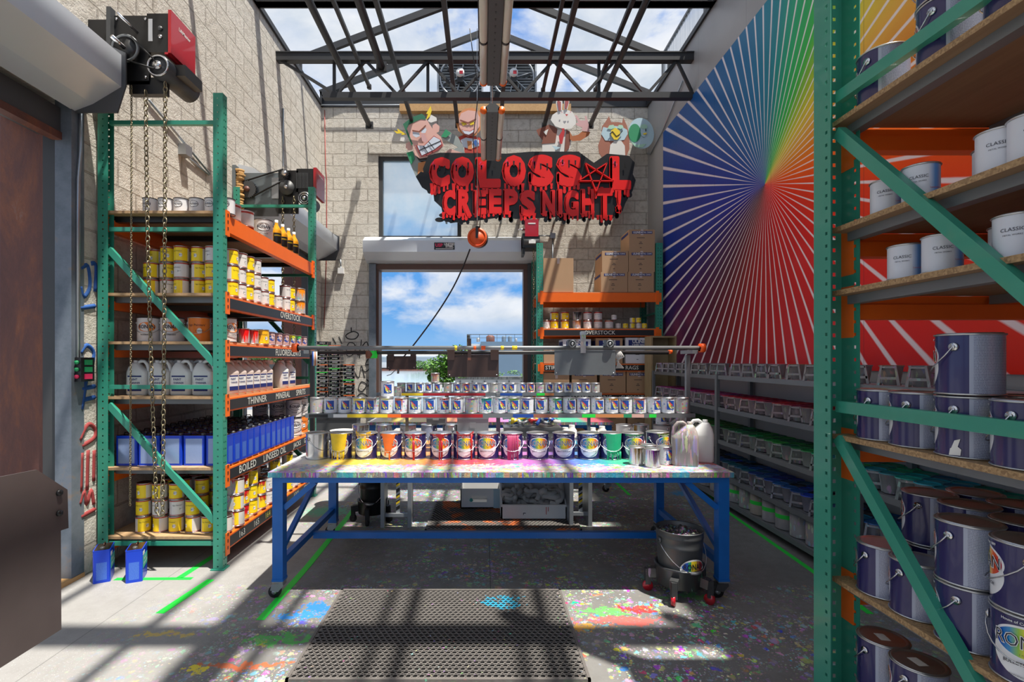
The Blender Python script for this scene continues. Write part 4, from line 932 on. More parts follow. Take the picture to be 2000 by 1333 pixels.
# ------------------------------------------------------------ lettering sign and painted cut-outs
YS = 8.28
def letter(mb, ch, x0, x1, y0, y1, m, yf, off=.0, ex=.01, grow=0):
    cu = bpy.data.curves.new('t', 'FONT'); cu.body = ch; cu.size = 1; cu.offset = off; cu.extrude = .5; cu.resolution_u = 3
    o = bpy.data.objects.new('t', cu); C.objects.link(o); me = bpy.data.meshes.new_from_object(o)
    xs = [v.co.x for v in me.vertices]; ys = [v.co.y for v in me.vertices]; ax, bx, ay, by = min(xs), max(xs), min(ys), max(ys)
    a = P(x0-grow, y1+grow, YS); c = P(x1+grow, y0-grow, YS)
    mb.add([(a[0]+(v.co.x-ax)/(bx-ax)*(c[0]-a[0]), yf+v.co.z*2*ex, a[2]+(v.co.y-ay)/(by-ay)*(c[2]-a[2])) for v in me.vertices], [tuple(p.vertices) for p in me.polygons], m)
    bpy.data.objects.remove(o); bpy.data.curves.remove(cu); bpy.data.meshes.remove(me)
def cut(mb, pts, yf, th, m, Y=None): 
    Y = Y or YS; mb.prism([(P(a, c, Y)[0], P(a, c, Y)[2]) for a, c in pts], 'xz', yf, yf+th, m)
def ellp(cx, cy, rx, ry, n=24, a0=0, rot=0):
    return [(cx+rx*cos(t)*cos(rot)-ry*sin(t)*sin(rot), cy+rx*cos(t)*sin(rot)+ry*sin(t)*cos(rot)) for t in [2*pi*i/n for i in range(n)]]
def drip(mb, x, y, w, l, yf, th, m):
    pts = [(x-w/2, y), (x+w/2, y), (x+w*.32, y+l*.6), (x+w*.42, y+l*.85)]+[(x+w*.42*cos(a), y+l*.85+w*.5*sin(a)) for a in (pi*.25, pi*.5, pi*.75)]+[(x-w*.42, y+l*.85), (x-w*.32, y+l*.6)]
    cut(mb, pts, yf, th, m)
t = thing('hanging_sign', 'big dripping red lettering reading COLOSSAL CREEPS NIGHT over the back opening', 'sign', (0, YS, 4.5))
def fin(b, nm): b.xf(lambda x, y, z: (x, y-YS, z-4.5)); return b.obj(nm, t)
row1 = [('C', 838, 879, 308, 366), ('O', 880, 926, 307, 366), ('L', 928, 978, 308, 368), ('O', 980, 1027, 304, 366), ('S', 1031, 1081, 303, 366), ('S', 1086, 1136, 303, 366), ('L', 1190, 1232, 306, 372)]
row2 = [('C', 864, 890, 372, 422), ('R', 892, 922, 370, 424), ('E', 924, 950, 372, 420), ('E', 952, 980, 370, 418), ('P', 982, 1012, 370, 420), ('S', 1014, 1046, 372, 424), ('N', 1056, 1084, 372, 420), ('I', 1087, 1098, 370, 420), ('G', 1101, 1130, 372, 424), ('H', 1133, 1160, 370, 420), ('T', 1163, 1196, 368, 428), ('!', 1203, 1213, 372, 412)]
rnd = random.Random(3)
b = MB()
cut(b, [(826, 330), (836, 304), (860, 298), (990, 300), (1040, 296), (1130, 296), (1160, 318), (1186, 300), (1228, 304), (1240, 318), (1236, 340), (1242, 352), (1236, 372), (1222, 396), (1216, 412), (1200, 420), (1190, 434), (1160, 424), (1130, 428), (1090, 424), (1050, 426), (1010, 428), (980, 424), (940, 430), (905, 432), (880, 436), (866, 426), (862, 405), (848, 392), (846, 375), (830, 350)], .004, .012, 'black')
for ch, x0, x1, y0, y1 in row1+row2:
    for q in range(3): 
        xx = rnd.uniform(x0, x1); drip(b, xx, y1-6, rnd.uniform(7, 11), rnd.uniform(14, 20), .003, .012, 'black')
cut(b, [(812, 345), (822, 335), (850, 345), (866, 378), (846, 380), (824, 366)], .0, .012, 'black')
for i in range(7): cut(b, ellp(858+i*9+rnd.uniform(-2, 2), 424+rnd.uniform(-5, 8), 9, 4.5, 14), -.001, .01, 'black')
b.xf(lambda x, y, z: (x, y+YS, z)); fin(b, 'backing')
for i, (ch, x0, x1, y0, y1) in enumerate(row1+row2):
    b = MB(); big = i < len(row1)
    st = 2.6 if big else 1.5
    for dx_, dy_ in ((0, 0), (st, 0), (-st, 0), (0, st), (0, -st), (st*.7, st*.7), (-st*.7, st*.7), (st*.7, -st*.7), (-st*.7, -st*.7)): letter(b, ch, x0+st+dx_, x1-st+dx_, y0+st+dy_, y1-st+dy_, 'sign_red', YS-.012-.0002*dx_, .045 if big else .04, .008)
    for q in range(5 if big else 4):
        xx = x0+(x1-x0)*(q+.5)/(5 if big else 4)+rnd.uniform(-2, 2); l = rnd.uniform(9, 24) if big else rnd.uniform(7, 16)
        if ch == 'P' and q > 1: continue
        w_ = rnd.uniform(4, 8); bb = MB(); drip(bb, xx, y1-7, w_, l, -.020, .012, 'sign_red'); bb.xf(lambda x, y, z: (x, y+YS, z)); b.add(bb.v, bb.f, 'sign_red')
    if big:
        bb = MB()
        for q in range(3):
            xx = x0+(x1-x0)*(.25+q*.25); drip(bb, xx, y0+10+rnd.uniform(0, 8), 3.2, rnd.uniform(8, 16), -.0235, .003, 'black')
            cut(bb, ellp(x0+(x1-x0)*.2+q*2.2, y0+12+q*9-q*q*3, 1.3, 4, 10, 0, .5), -.0235, .003, 'gloss_red')
        bb.xf(lambda x, y, z: (x, y+YS, z))
        for f_, mi in zip(bb.f, bb.mi): b.add([bb.v[j] for j in f_], [tuple(range(len(f_)))], bb.mats[mi])
    fin(b, 'letter')
b = MB(); cx, cy, r = 1163, 346, 31
pt = [(cx+r*1.15*sin(2*pi*i/5+pi), cy-r*cos(2*pi*i/5+pi)) for i in range(5)]
for i in range(5):
    a, c = P(*pt[i], YS), P(*pt[(i+2) % 5], YS); b.bar((a[0], YS-.016, a[2]), (c[0], YS-.016, c[2]), .016, .085, 'sign_red', (0, 1, 0))
bb = MB()
for xx, l in ((1150, 14), (1163, 24), (1175, 12)): drip(bb, xx, 366, 6, l, -.02, .012, 'sign_red')
bb.xf(lambda x, y, z: (x, y+YS, z)); b.add(bb.v, bb.f, 'sign_red'); fin(b, 'star_letter')
for i, xx in enumerate((868, 980, 1090, 1200)):
    k = MB(); a = P(xx, 420, YS); k.box(a[0]-.015, a[0]+.015, YS+.016, YB, a[2]-.015, a[2]+.015, 'galv_dark'); fin(k, 'wall_bracket')
def art(lab, cat, layers, Y, name='painted_cutout'):
    t = thing(name, lab, cat, (0, Y, 5.0)); 
    for i, (nm, pts, m) in enumerate(layers):
        b = MB(); yf = -.004*i
        b.prism([(P(a, c, Y)[0], P(a, c, Y)[2]-5.0) for a, c in pts], 'xz', yf-.0035, yf+.010 if i == 0 else yf, m); b.obj(nm, t)
    a = layers[0][1]; mx = sum(p[0] for p in a)/len(a); my = sum(p[1] for p in a)/len(a); q = P(mx, my, Y)
    k = MB(); k.box(q[0]-.02, q[0]+.02, .010, YB-Y, q[2]-5-.02, q[2]-5+.02, 'galv_dark'); k.obj('wall_bracket', t)
YA = 8.40
def z4(pts): return [(770+a/5.128, 190+c/5.128) for a, c in pts]
def z5(pts): return [(1020+a/5.126, 190+c/5.126) for a, c in pts]
art('flat painted snarling head with lightning bolts at its ears, left cutout', 'painted cutout', [
 ('collar', z4([(120, 558), (185, 540), (250, 640), (330, 680), (460, 600), (540, 560), (640, 500), (470, 400), (515, 322), (640, 400), (690, 500), (715, 600), (560, 640), (330, 640), (310, 830), (225, 815), (170, 690)]), 'art_gray'),
 ('shirt', z4([(240, 660), (330, 640), (330, 820), (235, 800)]), 'fur_orange'), ('shirt', z4([(440, 600), (560, 520), (680, 560), (690, 600), (560, 640), (440, 640)]), 'skin_pink'),
 ('lapel', z4([(125, 560), (185, 545), (205, 620), (170, 680)]), 'leaf_green'), ('lapel', z4([(470, 400), (515, 325), (570, 365), (520, 410)]), 'leaf_green'),
 ('ear', z4([(120, 470), (150, 452), (185, 480), (188, 530), (140, 540), (115, 510)]), 'skin_pink'), ('ear', z4([(385, 290), (420, 268), (455, 300), (450, 350), (420, 370), (385, 330)]), 'skin_pink'),
 ('bolt', z4([(60, 445), (70, 400), (120, 385), (135, 420), (110, 455)]), 'art_white'), ('bolt', z4([(340, 250), (370, 185), (425, 215), (430, 245), (370, 265)]), 'art_white'),
 ('lightning', z4([(0, 345), (40, 355), (35, 325), (130, 385), (75, 388), (80, 372), (30, 375)]), 'yellow'), ('lightning', z4([(322, 240), (340, 180), (322, 178), (368, 98), (378, 150), (360, 205)]), 'yellow'),
 ('face', z4([(95, 300), (280, 180), (330, 240), (400, 350), (470, 410), (500, 500), (440, 560), (330, 615), (260, 625), (210, 590), (190, 470), (150, 400)]), 'skin_pink'),
 ('hair', z4([(92, 285), (180, 215), (280, 180), (312, 205), (320, 240), (270, 235), (150, 290), (130, 330), (190, 480), (180, 500), (150, 430)]), 'hair_green'),
 ('mouth', z4([(215, 495), (300, 500), (400, 400), (470, 440), (490, 495), (440, 545), (330, 600), (270, 610)]), 'ear_red'),
 ('teeth', z4([(235, 500), (310, 500), (400, 410), (460, 440), (475, 485), (400, 540), (280, 598)]), 'tooth'),
 ('tooth_line', z4([(255, 545), (470, 450), (472, 456), (258, 551)]), 'black'), ('tooth_line', z4([(300, 505), (345, 575), (339, 578), (294, 508)]), 'black'), ('tooth_line', z4([(350, 460), (408, 535), (402, 538), (344, 464)]), 'black'),
 ('eye', z4([(188, 365), (255, 375), (262, 410), (225, 425), (195, 405)]), 'tooth'), ('eye', z4([(270, 350), (310, 318), (330, 345), (318, 380), (280, 380)]), 'tooth'),
 ('brow', z4([(185, 350), (255, 362), (320, 300), (325, 312), (262, 375), (190, 365)]), 'suit_brown'), ('nose', z4([(270, 390), (300, 385), (340, 455), (310, 480), (285, 460)]), 'pale_pink')], YA)
art('flat painted orange-haired figure with a wide toothy grin, second cutout from the left', 'painted cutout', [
 ('body', z4([(640, 400), (690, 380), (830, 395), (878, 420), (880, 600), (720, 600), (700, 500)]), 'shirt_red'), ('shirt', z4([(665, 430), (720, 405), (850, 430), (850, 490), (760, 520), (690, 500)]), 'tooth'),
 ('waistcoat', z4([(730, 440), (778, 445), (780, 525), (740, 525)]), 'fur_orange'), ('emblem', z4([(785, 450), (820, 430), (848, 470), (820, 498), (805, 480)]), 'art_blue'), ('belt', z4([(700, 530), (770, 545), (850, 510), (850, 560), (710, 570)]), 'shirt_red'),
 ('hair', z4([(612, 230), (640, 180), (700, 125), (780, 110), (860, 150), (875, 230), (868, 330), (820, 390), (700, 390), (640, 340), (620, 270)]), 'fur_orange'),
 ('ear', z4([(612, 200), (630, 175), (650, 230), (640, 260), (615, 240)]), 'skin_pink'),
 ('face', z4([(645, 240), (670, 170), (740, 140), (820, 150), (858, 210), (855, 300), (810, 370), (740, 405), (690, 370), (655, 310)]), 'skin_pink'),
 ('eye', z4([(668, 262), (715, 255), (728, 280), (690, 295)]), 'yellow'), ('eye', z4([(750, 268), (800, 245), (800, 280), (765, 292)]), 'yellow'), ('brow', z4([(660, 235), (740, 262), (820, 225), (820, 240), (740, 280), (660, 250)]), 'suit_brown'),
 ('mouth', z4([(672, 330), (700, 345), (760, 350), (808, 325), (800, 370), (750, 402), (700, 385)]), 'ear_red'), ('teeth', z4([(680, 340), (705, 352), (760, 358), (800, 338), (790, 365), (748, 390), (705, 378)]), 'tooth')], YA+.03)
art('flat painted white rabbit in brown jacket and red tie raising a hand', 'painted cutout', [
 ('body', z5([(200, 560), (200, 480), (330, 330), (450, 320), (490, 440), (480, 520), (440, 560), (330, 610)]), 'art_white'),
 ('jacket', z5([(140, 330), (270, 275), (320, 295), (352, 320), (330, 460), (190, 470), (205, 435), (160, 380)]), 'suit_brown'), ('jacket', z5([(440, 330), (475, 345), (480, 440), (470, 510), (420, 570), (430, 440)]), 'suit_brown'),
 ('elbow_gap', z5([(210, 350), (262, 322), (240, 385)]), 'art_white'),
 ('sleeve', z5([(472, 350), (500, 395), (560, 380), (600, 345), (680, 355), (660, 390), (580, 440), (500, 445), (475, 425)]), 'suit_orange'),
 ('hand', z5([(590, 340), (600, 310), (545, 290), (530, 270), (560, 262), (523, 190), (540, 185), (580, 240), (630, 240), (622, 195), (640, 195), (665, 290), (670, 355)]), 'pale_pink'),
 ('head', z5([(282, 235), (300, 185), (360, 145), (440, 130), (500, 155), (530, 210), (535, 270), (490, 320), (420, 330), (330, 300)]), 'art_white'),
 ('ear', z5([(340, 30), (335, 70), (350, 150), (395, 140), (400, 70), (395, 25), (370, -25)]), 'art_white'), ('ear', z5([(418, 30), (415, 130), (450, 130), (468, 60), (462, 25), (450, -25)]), 'art_white'),
 ('inner_ear', z5([(348, 60), (350, 40), (384, 60), (384, 140), (362, 145)]), 'ear_red'), ('inner_ear', z5([(424, 60), (428, 35), (460, 40), (460, 70), (440, 128), (424, 125)]), 'ear_red'),
 ('tie', z5([(388, 325), (420, 325), (414, 345), (422, 355), (395, 480), (372, 478), (362, 400), (398, 345)]), 'tie_red'), ('nose', z5([(425, 185), (455, 185), (440, 205)]), 'tie_red'),
 ('eye', z5([(385, 160), (398, 160), (398, 172), (385, 172)]), 'pale_pink'), ('eye', z5([(472, 160), (484, 160), (484, 172), (472, 172)]), 'pale_pink'), ('smudge', z5([(290, 500), (380, 520), (330, 545)]), 'pale_blue')], YA)
art('flat painted brown owl with a yellow beak standing on the last letters', 'painted cutout', [
 ('body', z5([(760, 480), (790, 400), (800, 290), (830, 250), (868, 190), (890, 250), (960, 250), (1000, 260), (1012, 208), (1045, 280), (1060, 330), (1072, 400), (1072, 520), (1040, 600), (810, 620), (770, 560)]), 'owl_brown'),
 ('face', z5([(790, 370), (810, 300), (850, 310), (930, 290), (1000, 300), (1050, 330), (1055, 370), (1020, 430), (930, 440), (830, 435)]), 'pale_blue'),
 ('belly', z5([(870, 560), (880, 480), (920, 440), (990, 440), (1025, 490), (1030, 600), (860, 610)]), 'art_white'),
 ('eye', z5([(850, 320), (870, 285), (910, 280), (935, 310), (890, 325)]), 'mint'), ('eye', z5([(945, 310), (965, 282), (1000, 285), (1012, 310), (980, 325)]), 'mint'),
 ('beak', z5([(885, 340), (930, 312), (975, 345), (975, 390), (950, 432), (915, 430), (888, 390)]), 'yellow'), ('moustache', z5([(870, 372), (900, 345), (940, 395), (970, 375), (1000, 340), (1002, 348), (970, 385), (938, 403), (900, 355), (875, 380)]), 'black')], YA)
art('round painted disc in pale blue and green at the right end of the cutouts', 'painted cutout', [
 ('disc', z5(ellp(1190, 362, 128, 155, 30, 0, -.2)), 'pale_blue'), ('green_field', z5(ellp(1125, 360, 62, 92, 22)), 'leaf_green'), ('lower_rim', z5([(1080, 440), (1140, 480), (1240, 470), (1200, 510), (1130, 500)]), 'mint'),
 ('face', z5(ellp(1215, 345, 34, 58, 20)), 'pale_blue'), ('cap', z5(ellp(1215, 300, 36, 24, 16)), 'mint'), ('eye', z5(ellp(1233, 335, 5, 16, 10)), 'black'), ('mouth', z5([(1205, 368), (1242, 362), (1238, 378), (1212, 384)]), 'yellow')], YA)
ORD = ['first', 'second', 'third', 'fourth', 'fifth', 'sixth', 'seventh', 'eighth', 'ninth', 'tenth', 'eleventh', 'twelfth', 'thirteenth', 'fourteenth', 'fifteenth', 'sixteenth', 'seventeenth', 'eighteenth', 'nineteenth', 'twentieth', 'twenty-first', 'twenty-second', 'twenty-third', 'twenty-fourth', 'twenty-fifth', 'twenty-sixth']
# ------------------------------------------------------------ outside, beyond the openings
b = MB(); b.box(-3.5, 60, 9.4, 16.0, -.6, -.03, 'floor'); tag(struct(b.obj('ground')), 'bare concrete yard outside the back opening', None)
b = MB(); b.box(-400, 400, 16.0, 400, -1.7, -1.5, 'water'); o = b.obj('river'); tag(o, 'pale calm river beyond the back opening', 'river', None, 'stuff')
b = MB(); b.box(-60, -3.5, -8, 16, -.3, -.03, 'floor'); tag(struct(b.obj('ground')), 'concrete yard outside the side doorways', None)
t = thing('warehouse', 'long low white warehouse on the far bank of the river', 'building', (-40, 150, -1.5))
b = MB(); b.box(-60, 44, 0, 20, .9, 4.3, 'bldg_white'); b.box(-60.3, 44.3, -.3, 20.3, 4.1, 4.6, 'bldg_white'); b.obj('wall', t)
b = MB(); b.prism([(0, 4.6), (20, 4.6), (10, 6.0)], 'yz', -60, 44, 'bldg_white'); b.obj('roof', t)
for i in range(12): k = MB(); k.box(-4+i*4, -3+i*4, -.12, .05, 2.4, 3.1, 'steel_gray'); k.obj('window', t)
b = MB(); b.box(-330, 330, 149, 190, -1.499, -.9, 'rust'); b.obj('far_bank'); tag(bpy.data.objects['far_bank'], 'low stony far bank of the river', 'river bank')
rnd = random.Random(11)
def leafy(mb, cx, cy, cz, rx, ry, rz, n, s, rnd, m='leaf'):
    v = []; f = []
    for i in range(n):
        while True:
            a, c, e = rnd.uniform(-1, 1), rnd.uniform(-1, 1), rnd.uniform(-1, 1)
            if a*a+c*c+e*e < 1: break
        p = V((cx+a*rx, cy+c*ry, cz+e*rz)); u = V((rnd.uniform(-1, 1), rnd.uniform(-1, 1), rnd.uniform(-.6, .6))).normalized()*s*rnd.uniform(.6, 1.3); q = u.cross(V((rnd.uniform(-1, 1), rnd.uniform(-1, 1), 1))).normalized()*s*.45
        o = len(v); v += [tuple(p-u), tuple(p+q), tuple(p+u), tuple(p-q)]; f.append((o, o+1, o+2, o+3))
    mb.add(v, f, m)
for i, (X, Yd, zb, w_, h_, lab) in enumerate([(-17, 140, -1.0, 5, 2.6, 'green bush on the far bank below the left hanging plate'), (-36, 146, -1, 4, 2.2, 'small bush on the far bank left of the others')]):
    t = thing('riverside_bush', lab, 'bush', (X, Yd, zb)); b = MB(); leafy(b, 0, 0, h_*.5, w_, 1.5, h_*.5, 700, .35, rnd); b.obj('foliage', t); b = MB(); b.tube([(0, 0, -.3), (.2, 0, h_*.5)], .15, 'trunk', 6); b.obj('stem', t)
t = thing('tree', 'leafy green tree standing in the water-side yard behind the hanging brown plates', 'tree', (-1.15, 15.0, -.03))
b = MB(); b.tube([(0, 0, 0), (.05, 0, .8), (-.1, 0, 1.5)], .06, 'trunk', 8); b.tube([(.05, 0, .8), (.4, 0, 1.5)], .035, 'trunk', 6); b.obj('trunk', t)
b = MB()
for q in [(-.25, 0, 1.35, .42), (.1, .1, 1.6, .40), (.35, 0, 1.78, .35), (-.05, 0, 1.05, .35), (.3, .1, 1.3, .4), (-.35, 0, 1.05, .2)]: leafy(b, q[0], q[1], q[2], q[3], q[3]*.6, q[3]*.8, 480, .065, rnd)
b.obj('foliage', t)
t = thing('industrial_building', 'blue-grey industrial building with rooftop machines seen at the right of the back opening', 'building', (0, 40, -1.5))
b = MB(); xw = (912-945)*40/F; b.box(xw, 14, 0, 12, 0, 1.5+H+38*40/F-.2, 'bldg_white'); b.box(xw+1.1, 14, -.4, 0, 1.0, 1.5+H+(705-668)*40/F, 'bldg_blue'); b.box(xw, xw+.25, -.3, 0, 0, 1.5+H+50*40/F, 'trunk'); b.obj('wall', t)
rz_ = 1.5+H+(705-668)*40/F
b = MB()
for q in range(12): b.box(xw+.3+q*.7, xw+.33+q*.7, -.35, -.32, rz_, rz_+.6, 'galv_dark')
b.box(xw, 9, -.36, -.32, rz_+.55, rz_+.6, 'galv_dark'); b.box(xw, 9, -.36, -.32, rz_+.28, rz_+.31, 'galv_dark'); b.obj('roof_railing', t)
for q, (X, w_, h_, m_) in enumerate([(xw+.9, .30, .35, 'galv'), (xw+1.9, .7, .55, 'rust'), (xw+3.0, .35, .5, 'bldg_blue'), (xw+3.5, .35, .5, 'bldg_blue'), (xw+4.0, .2, .3, 'galv')]):
    k = MB(); k.lathe([(w_*.5, rz_), (w_*.5, rz_+h_*.8), (w_*.3, rz_+h_), (0, rz_+h_)], m_, 12, (X, .6, 0)); k.obj('roof_vent', t)
t = thing('retaining_wall', 'stained concrete quay wall with weeds along its top, low at the right of the back opening', 'wall', (0, 14.2, -.03))
b = MB(); b.box(-.82, 8, 0, .4, 0, 1.06, 'bldg_white'); b.box(-.82, 8, -.05, .45, 1.04, 1.12, 'steel_gray'); b.obj('slab', t)
for i in range(14): b = MB() if i == 0 else b; b.box(-.7+i*.35, -.66+i*.35, -.02, 0, .1, 1.0, 'steel_gray')
b.obj('rib', t)
b = MB()
for q in range(9): leafy(b, -.6+q*.35+rnd.uniform(-.1, .1), -.1, 1.16+rnd.uniform(-.02, .08), .22, .1, .07, 90, .03, rnd)
b.obj('weeds', t)
# left side view
t = thing('yard_fence', 'low dark fence across the yard outside the side doorways', 'fence', (-12, 20, 0))
b = MB(); b.box(-10, 4.5, 0, .05, 0, 1.4, 'dark_gray'); b.obj('rail', t)
for i in range(9): b = MB(); b.box(-10+i*1.8, -9.9+i*1.8, -.05, .08, 0, 1.55, 'galv_dark'); b.obj('post', t)
for i, (X, Yd, lab) in enumerate([(-8.5, 20.6, 'leafy tree beyond the yard fence, seen under the far left shelves'), (-9.9, 22, 'smaller tree beyond the yard fence, left of the leafy one')]):
    t = thing('tree', lab, 'tree', (X, Yd, 0)); b = MB(); b.tube([(0, 0, 0), (0, 0, 1.6)], .08, 'trunk', 6); b.obj('trunk', t); b = MB(); leafy(b, 0, 0, 1.85, .5, .4, .45, 700, .07, rnd); b.obj('foliage', t)
t = thing('brick_building', 'dull brick building beyond the yard fence on the left', 'building', (-14, 26, 0)); b = MB(); b.box(-9, 4.2, 0, 6, 0, 2.2, 'rust'); b.obj('wall', t); b = MB(); b.box(-9.1, 4.3, -.1, 6.1, 2.2, 2.35, 'steel_gray'); b.obj('roof', t)
# ------------------------------------------------------------ pallet racks
def perf_post(mb, x, y, z1, sx, sy, w, d, m='green', z0=0.0, flip=False, dark='black'):
    """roll-formed C post: flange with square holes, web with twin slots; (x,y) outer corner, body extends sx,sy"""
    pitch = .0508; n = int((z1-z0)/pitch)
    def strip(fa, u0, u1, cols, hz):
        edges = [u0]; 
        for c0, c1 in cols: edges += [c0, c1]
        edges.append(u1)
        for i in range(len(edges)-1):
            hole = i % 2 == 1
            if not hole: mb.add([fa(edges[i], z0), fa(edges[i+1], z0), fa(edges[i+1], z1), fa(edges[i], z1)], [(0, 1, 2, 3)], m)
            else:
                zp = z0
                for k in range(n):
                    zc = z0+(k+.5)*pitch; mb.add([fa(edges[i], zp), fa(edges[i+1], zp), fa(edges[i+1], zc-hz), fa(edges[i], zc-hz)], [(0, 1, 2, 3)], m); zp = zc+hz
                mb.add([fa(edges[i], zp), fa(edges[i+1], zp), fa(edges[i+1], z1), fa(edges[i], z1)], [(0, 1, 2, 3)], m)
    return strip
def post(parent, x0, x1, y0, y1, z1, face, holes_x=None, name='post', hs=.011):
    """C-channel post. face: 'x-','x+' = side of the wide slotted web; flanges run in y"""
    b = MB(); st = perf_post(b, 0, 0, z1, 1, 1, 0, 0)
    wx = x1 if face == 'x+' else x0
    if face in ('x+', 'x-'):
        w = y1-y0; st(lambda u, z: (wx, u, z), y0, y1, [(y0+w*.22, y0+w*.22+hs), (y1-w*.22-hs, y1-w*.22)], hs*.62)
        for yy in (y0, y1): st(lambda u, z, yy=yy: (u, yy, z), x0, x1, [((x0+x1)/2-hs/2, (x0+x1)/2+hs/2)], hs*.5)
    else:
        wy = y1 if face == 'y+' else y0; w = x1-x0
        st(lambda u, z: (u, wy, z), x0, x1, [(x0+w*.22, x0+w*.22+hs), (x1-w*.22-hs, x1-w*.22)], hs*.62)
        for xx in (x0, x1): st(lambda u, z, xx=xx: (xx, u, z), y0, y1, [(y0+(y1-y0)*.18, y0+(y1-y0)*.18+hs)], hs*.5)
    o = b.obj(name, parent); md = o.modifiers.new('thick', 'SOLIDIFY'); md.thickness = .003; md.offset = 0
    k = MB(); k.box(x0-.015, x1+.015, y0-.015, y1+.015, 0, .008, 'green'); k.obj('foot_plate', parent)
    return o
def conn(parent, x, y, z, h, axis='x', s=1):
    """orange end connector plate of a beam"""
    b = MB()
    if axis == 'x': b.box(x-.004, x+.014, y-.02, y+.035, z-h-.055, z+.03, 'orange')
    else: b.box(x-.02, x+.035, y-.014, y+.004, z-h-.055, z+.03, 'orange')
    for q in range(3):
        zz = z-h+.0+q*.05
        if axis == 'x': b.box(x+.0141, x+.016, y+.0, y+.012, zz-.012, zz+.012, 'black')
    b.obj('beam_connector', parent)
LR = thing('pallet_rack', 'tall green and orange pallet rack full of paint along the left wall', 'rack', (-2.38, 4.65, 0))
LX0, LX1, LY0, LY1, LZ = -2.845, -1.925, 3.66, 5.70, 3.52
def lrel(b): return b.xf(lambda x, y, z: (x+2.38, y-4.65, z))
class RP:  # shifts world coordinates to a rack's own
    pass
def off(o, t): o.location = (o.location[0]-t.location[0], o.location[1]-t.location[1], o.location[2]-t.location[2]); return o
def sub(t, before):
    for o in t.children:
        if o.name not in before: off(o, t)
PX = .075
for (x0, x1, fc) in ((LX0, LX0+.075, 'x-'), (LX1-.07, LX1, 'x+')):
    for (ya, yb) in ((LY0, LY0+.06), (LY1-.06, LY1)): post(LR, x0, x1, ya, yb, LZ, fc)
def brace(t, a, c, w=.035, d=.028, nm='brace', m='green'): b = MB(); b.bar(a, c, w, d, m); b.obj(nm, t)
for yy in (LY0+.03, LY1-.03):
    for z in (3.31, 2.52, 1.35, .19): brace(LR, (LX0+.07, yy, z), (LX1-.065, yy, z), .03, .03)
    brace(LR, (LX0+.07, yy-.01, 2.37), (LX1-.065, yy-.01, 1.52), .03, .045); brace(LR, (LX0+.07, yy-.01, 1.22), (LX1-.065, yy-.01, .356), .03, .045)
LSH = [2.640, 2.03, 1.67, 1.262, .734, .224]
words = [None, [('OVERSTOCK', 4.95, .085)], [('FLUORESCENTS', 4.90, .085)], [('THINNER', 4.22, .08), ('MINERAL', 4.76, .08), ('SPIRITS', 5.22, .08)], [('BOILED', 4.05, .085), ('LINSEED OIL', 4.58, .085), ('JACKS', 5.12, .07), ('GREY', 5.40, .07)], [('163', 3.95, .07), ('165', 4.2, .07), ('164', 4.42, .07), ('130', 4.62, .07), ('100L', 5.10, .08), ('SPAR', 5.40, .08)]]
for i, z in enumerate(LSH):
    hgt = .125 if i == 0 else .10
    for x, s in ((LX1, 1), (LX0, -1)):
        b = MB(); xa, xb = (x-.035, x-.002) if s > 0 else (x+.002, x+.035)
        b.box(xa, xb, LY0+.055, LY1-.055, z-hgt, z, 'orange'); b.box(xa-.02 if s > 0 else xb, xa if s > 0 else xb+.02, LY0+.06, LY1-.06, z-hgt, z-.035, 'orange'); b.obj('beam', LR)
        for yy in (LY0+.055, LY1-.10): conn(LR, x-.006 if s > 0 else x+.0, yy, z, hgt-.02)
    if i > 0:
        b = MB(); b.box(LX1-.002, LX1+.001, LY0+.10, LY1-.12, z-hgt+.012, z-.012, 'strip_black'); SS_ = b.obj('sign_strip', LR)
        SS = SS_
        for tx, yc, sz in words[i]: b = MB(); text_on(b, tx, sz, (LX1+.002, yc, z-hgt/2), (0, 1, 0), (0, 0, 1), 'chalk_yellow' if tx in ('164', '130') else 'chalk', .0007, 1.05, 1.0); b.obj('chalk_lettering', SS)
    b = MB(); b.box(LX0+.02, LX1-.03, LY0+.02, LY1-.03, z-.002, z+.018, 'plywood'); b.obj('shelf_board', LR)
    for yy in (LY0+.10, 4.35, 5.05, LY1-.16): k = MB(); k.box(LX0+.036, LX1-.036, yy, yy+.04, z-.045, z-.003, 'steel_gray' if i else 'black'); k.obj('cross_bar', LR)
for o in list(C.objects):
    if o.parent == LR: off(o, LR)
LSH = [z+.018 for z in LSH]
# goods on the left rack
def put(pr, x, y, z, rz, label, group=None, col=(.8, .8, .8, 0), cat='paint can', parts=True):
    if not parts:
        if pr.name not in Q1: Q1[pr.name] = merged(pr)
        pr = Q1[pr.name]
    o = dup(pr, (x, y, z), rz, label, cat, group, col, parts); return o
rnd = random.Random(5)
def paint_run(can, col, cx, wt, wb, zb, streaks, seed, r=.0825, h=.19):
    """thick run of wet paint down the front of a can"""
    rr = random.Random(seed); b = MB(); R_ = r+.0022; n = 10
    for i in range(n):
        def q(k, top): u = -1+2*k/n; return cx+u*(wt if top else wb)
        zz = [zb*(1+.18*abs(-1+2*k/n)) + rr.uniform(-.004, .004) for k in (i, i+1)]
        pts = []
        for k, top, z in ((i, False, zz[0]), (i+1, False, zz[1]), (i+1, True, h-.001), (i, True, h-.001)): x_ = q(k, top); pts.append((R_*sin(x_/r), -R_*cos(x_/r), z))
        b.add(pts, [(0, 1, 2, 3)], 'objcol', True)
    for s_ in range(streaks):
        x_ = cx+rr.uniform(-wb*1.05, wb*1.05); w_ = rr.uniform(.0018, .0045); z0_ = rr.uniform(.0, .07) if s_ % 3 else .001
        b.tube([(R_*sin(x_/r), -R_*cos(x_/r), z) for z in (zb+.012, (zb+z0_)/2+.004, z0_)], w_, 'objcol', 6)
    o = b.obj('paint_run', can); o.color = (*col[:3], 1); return o
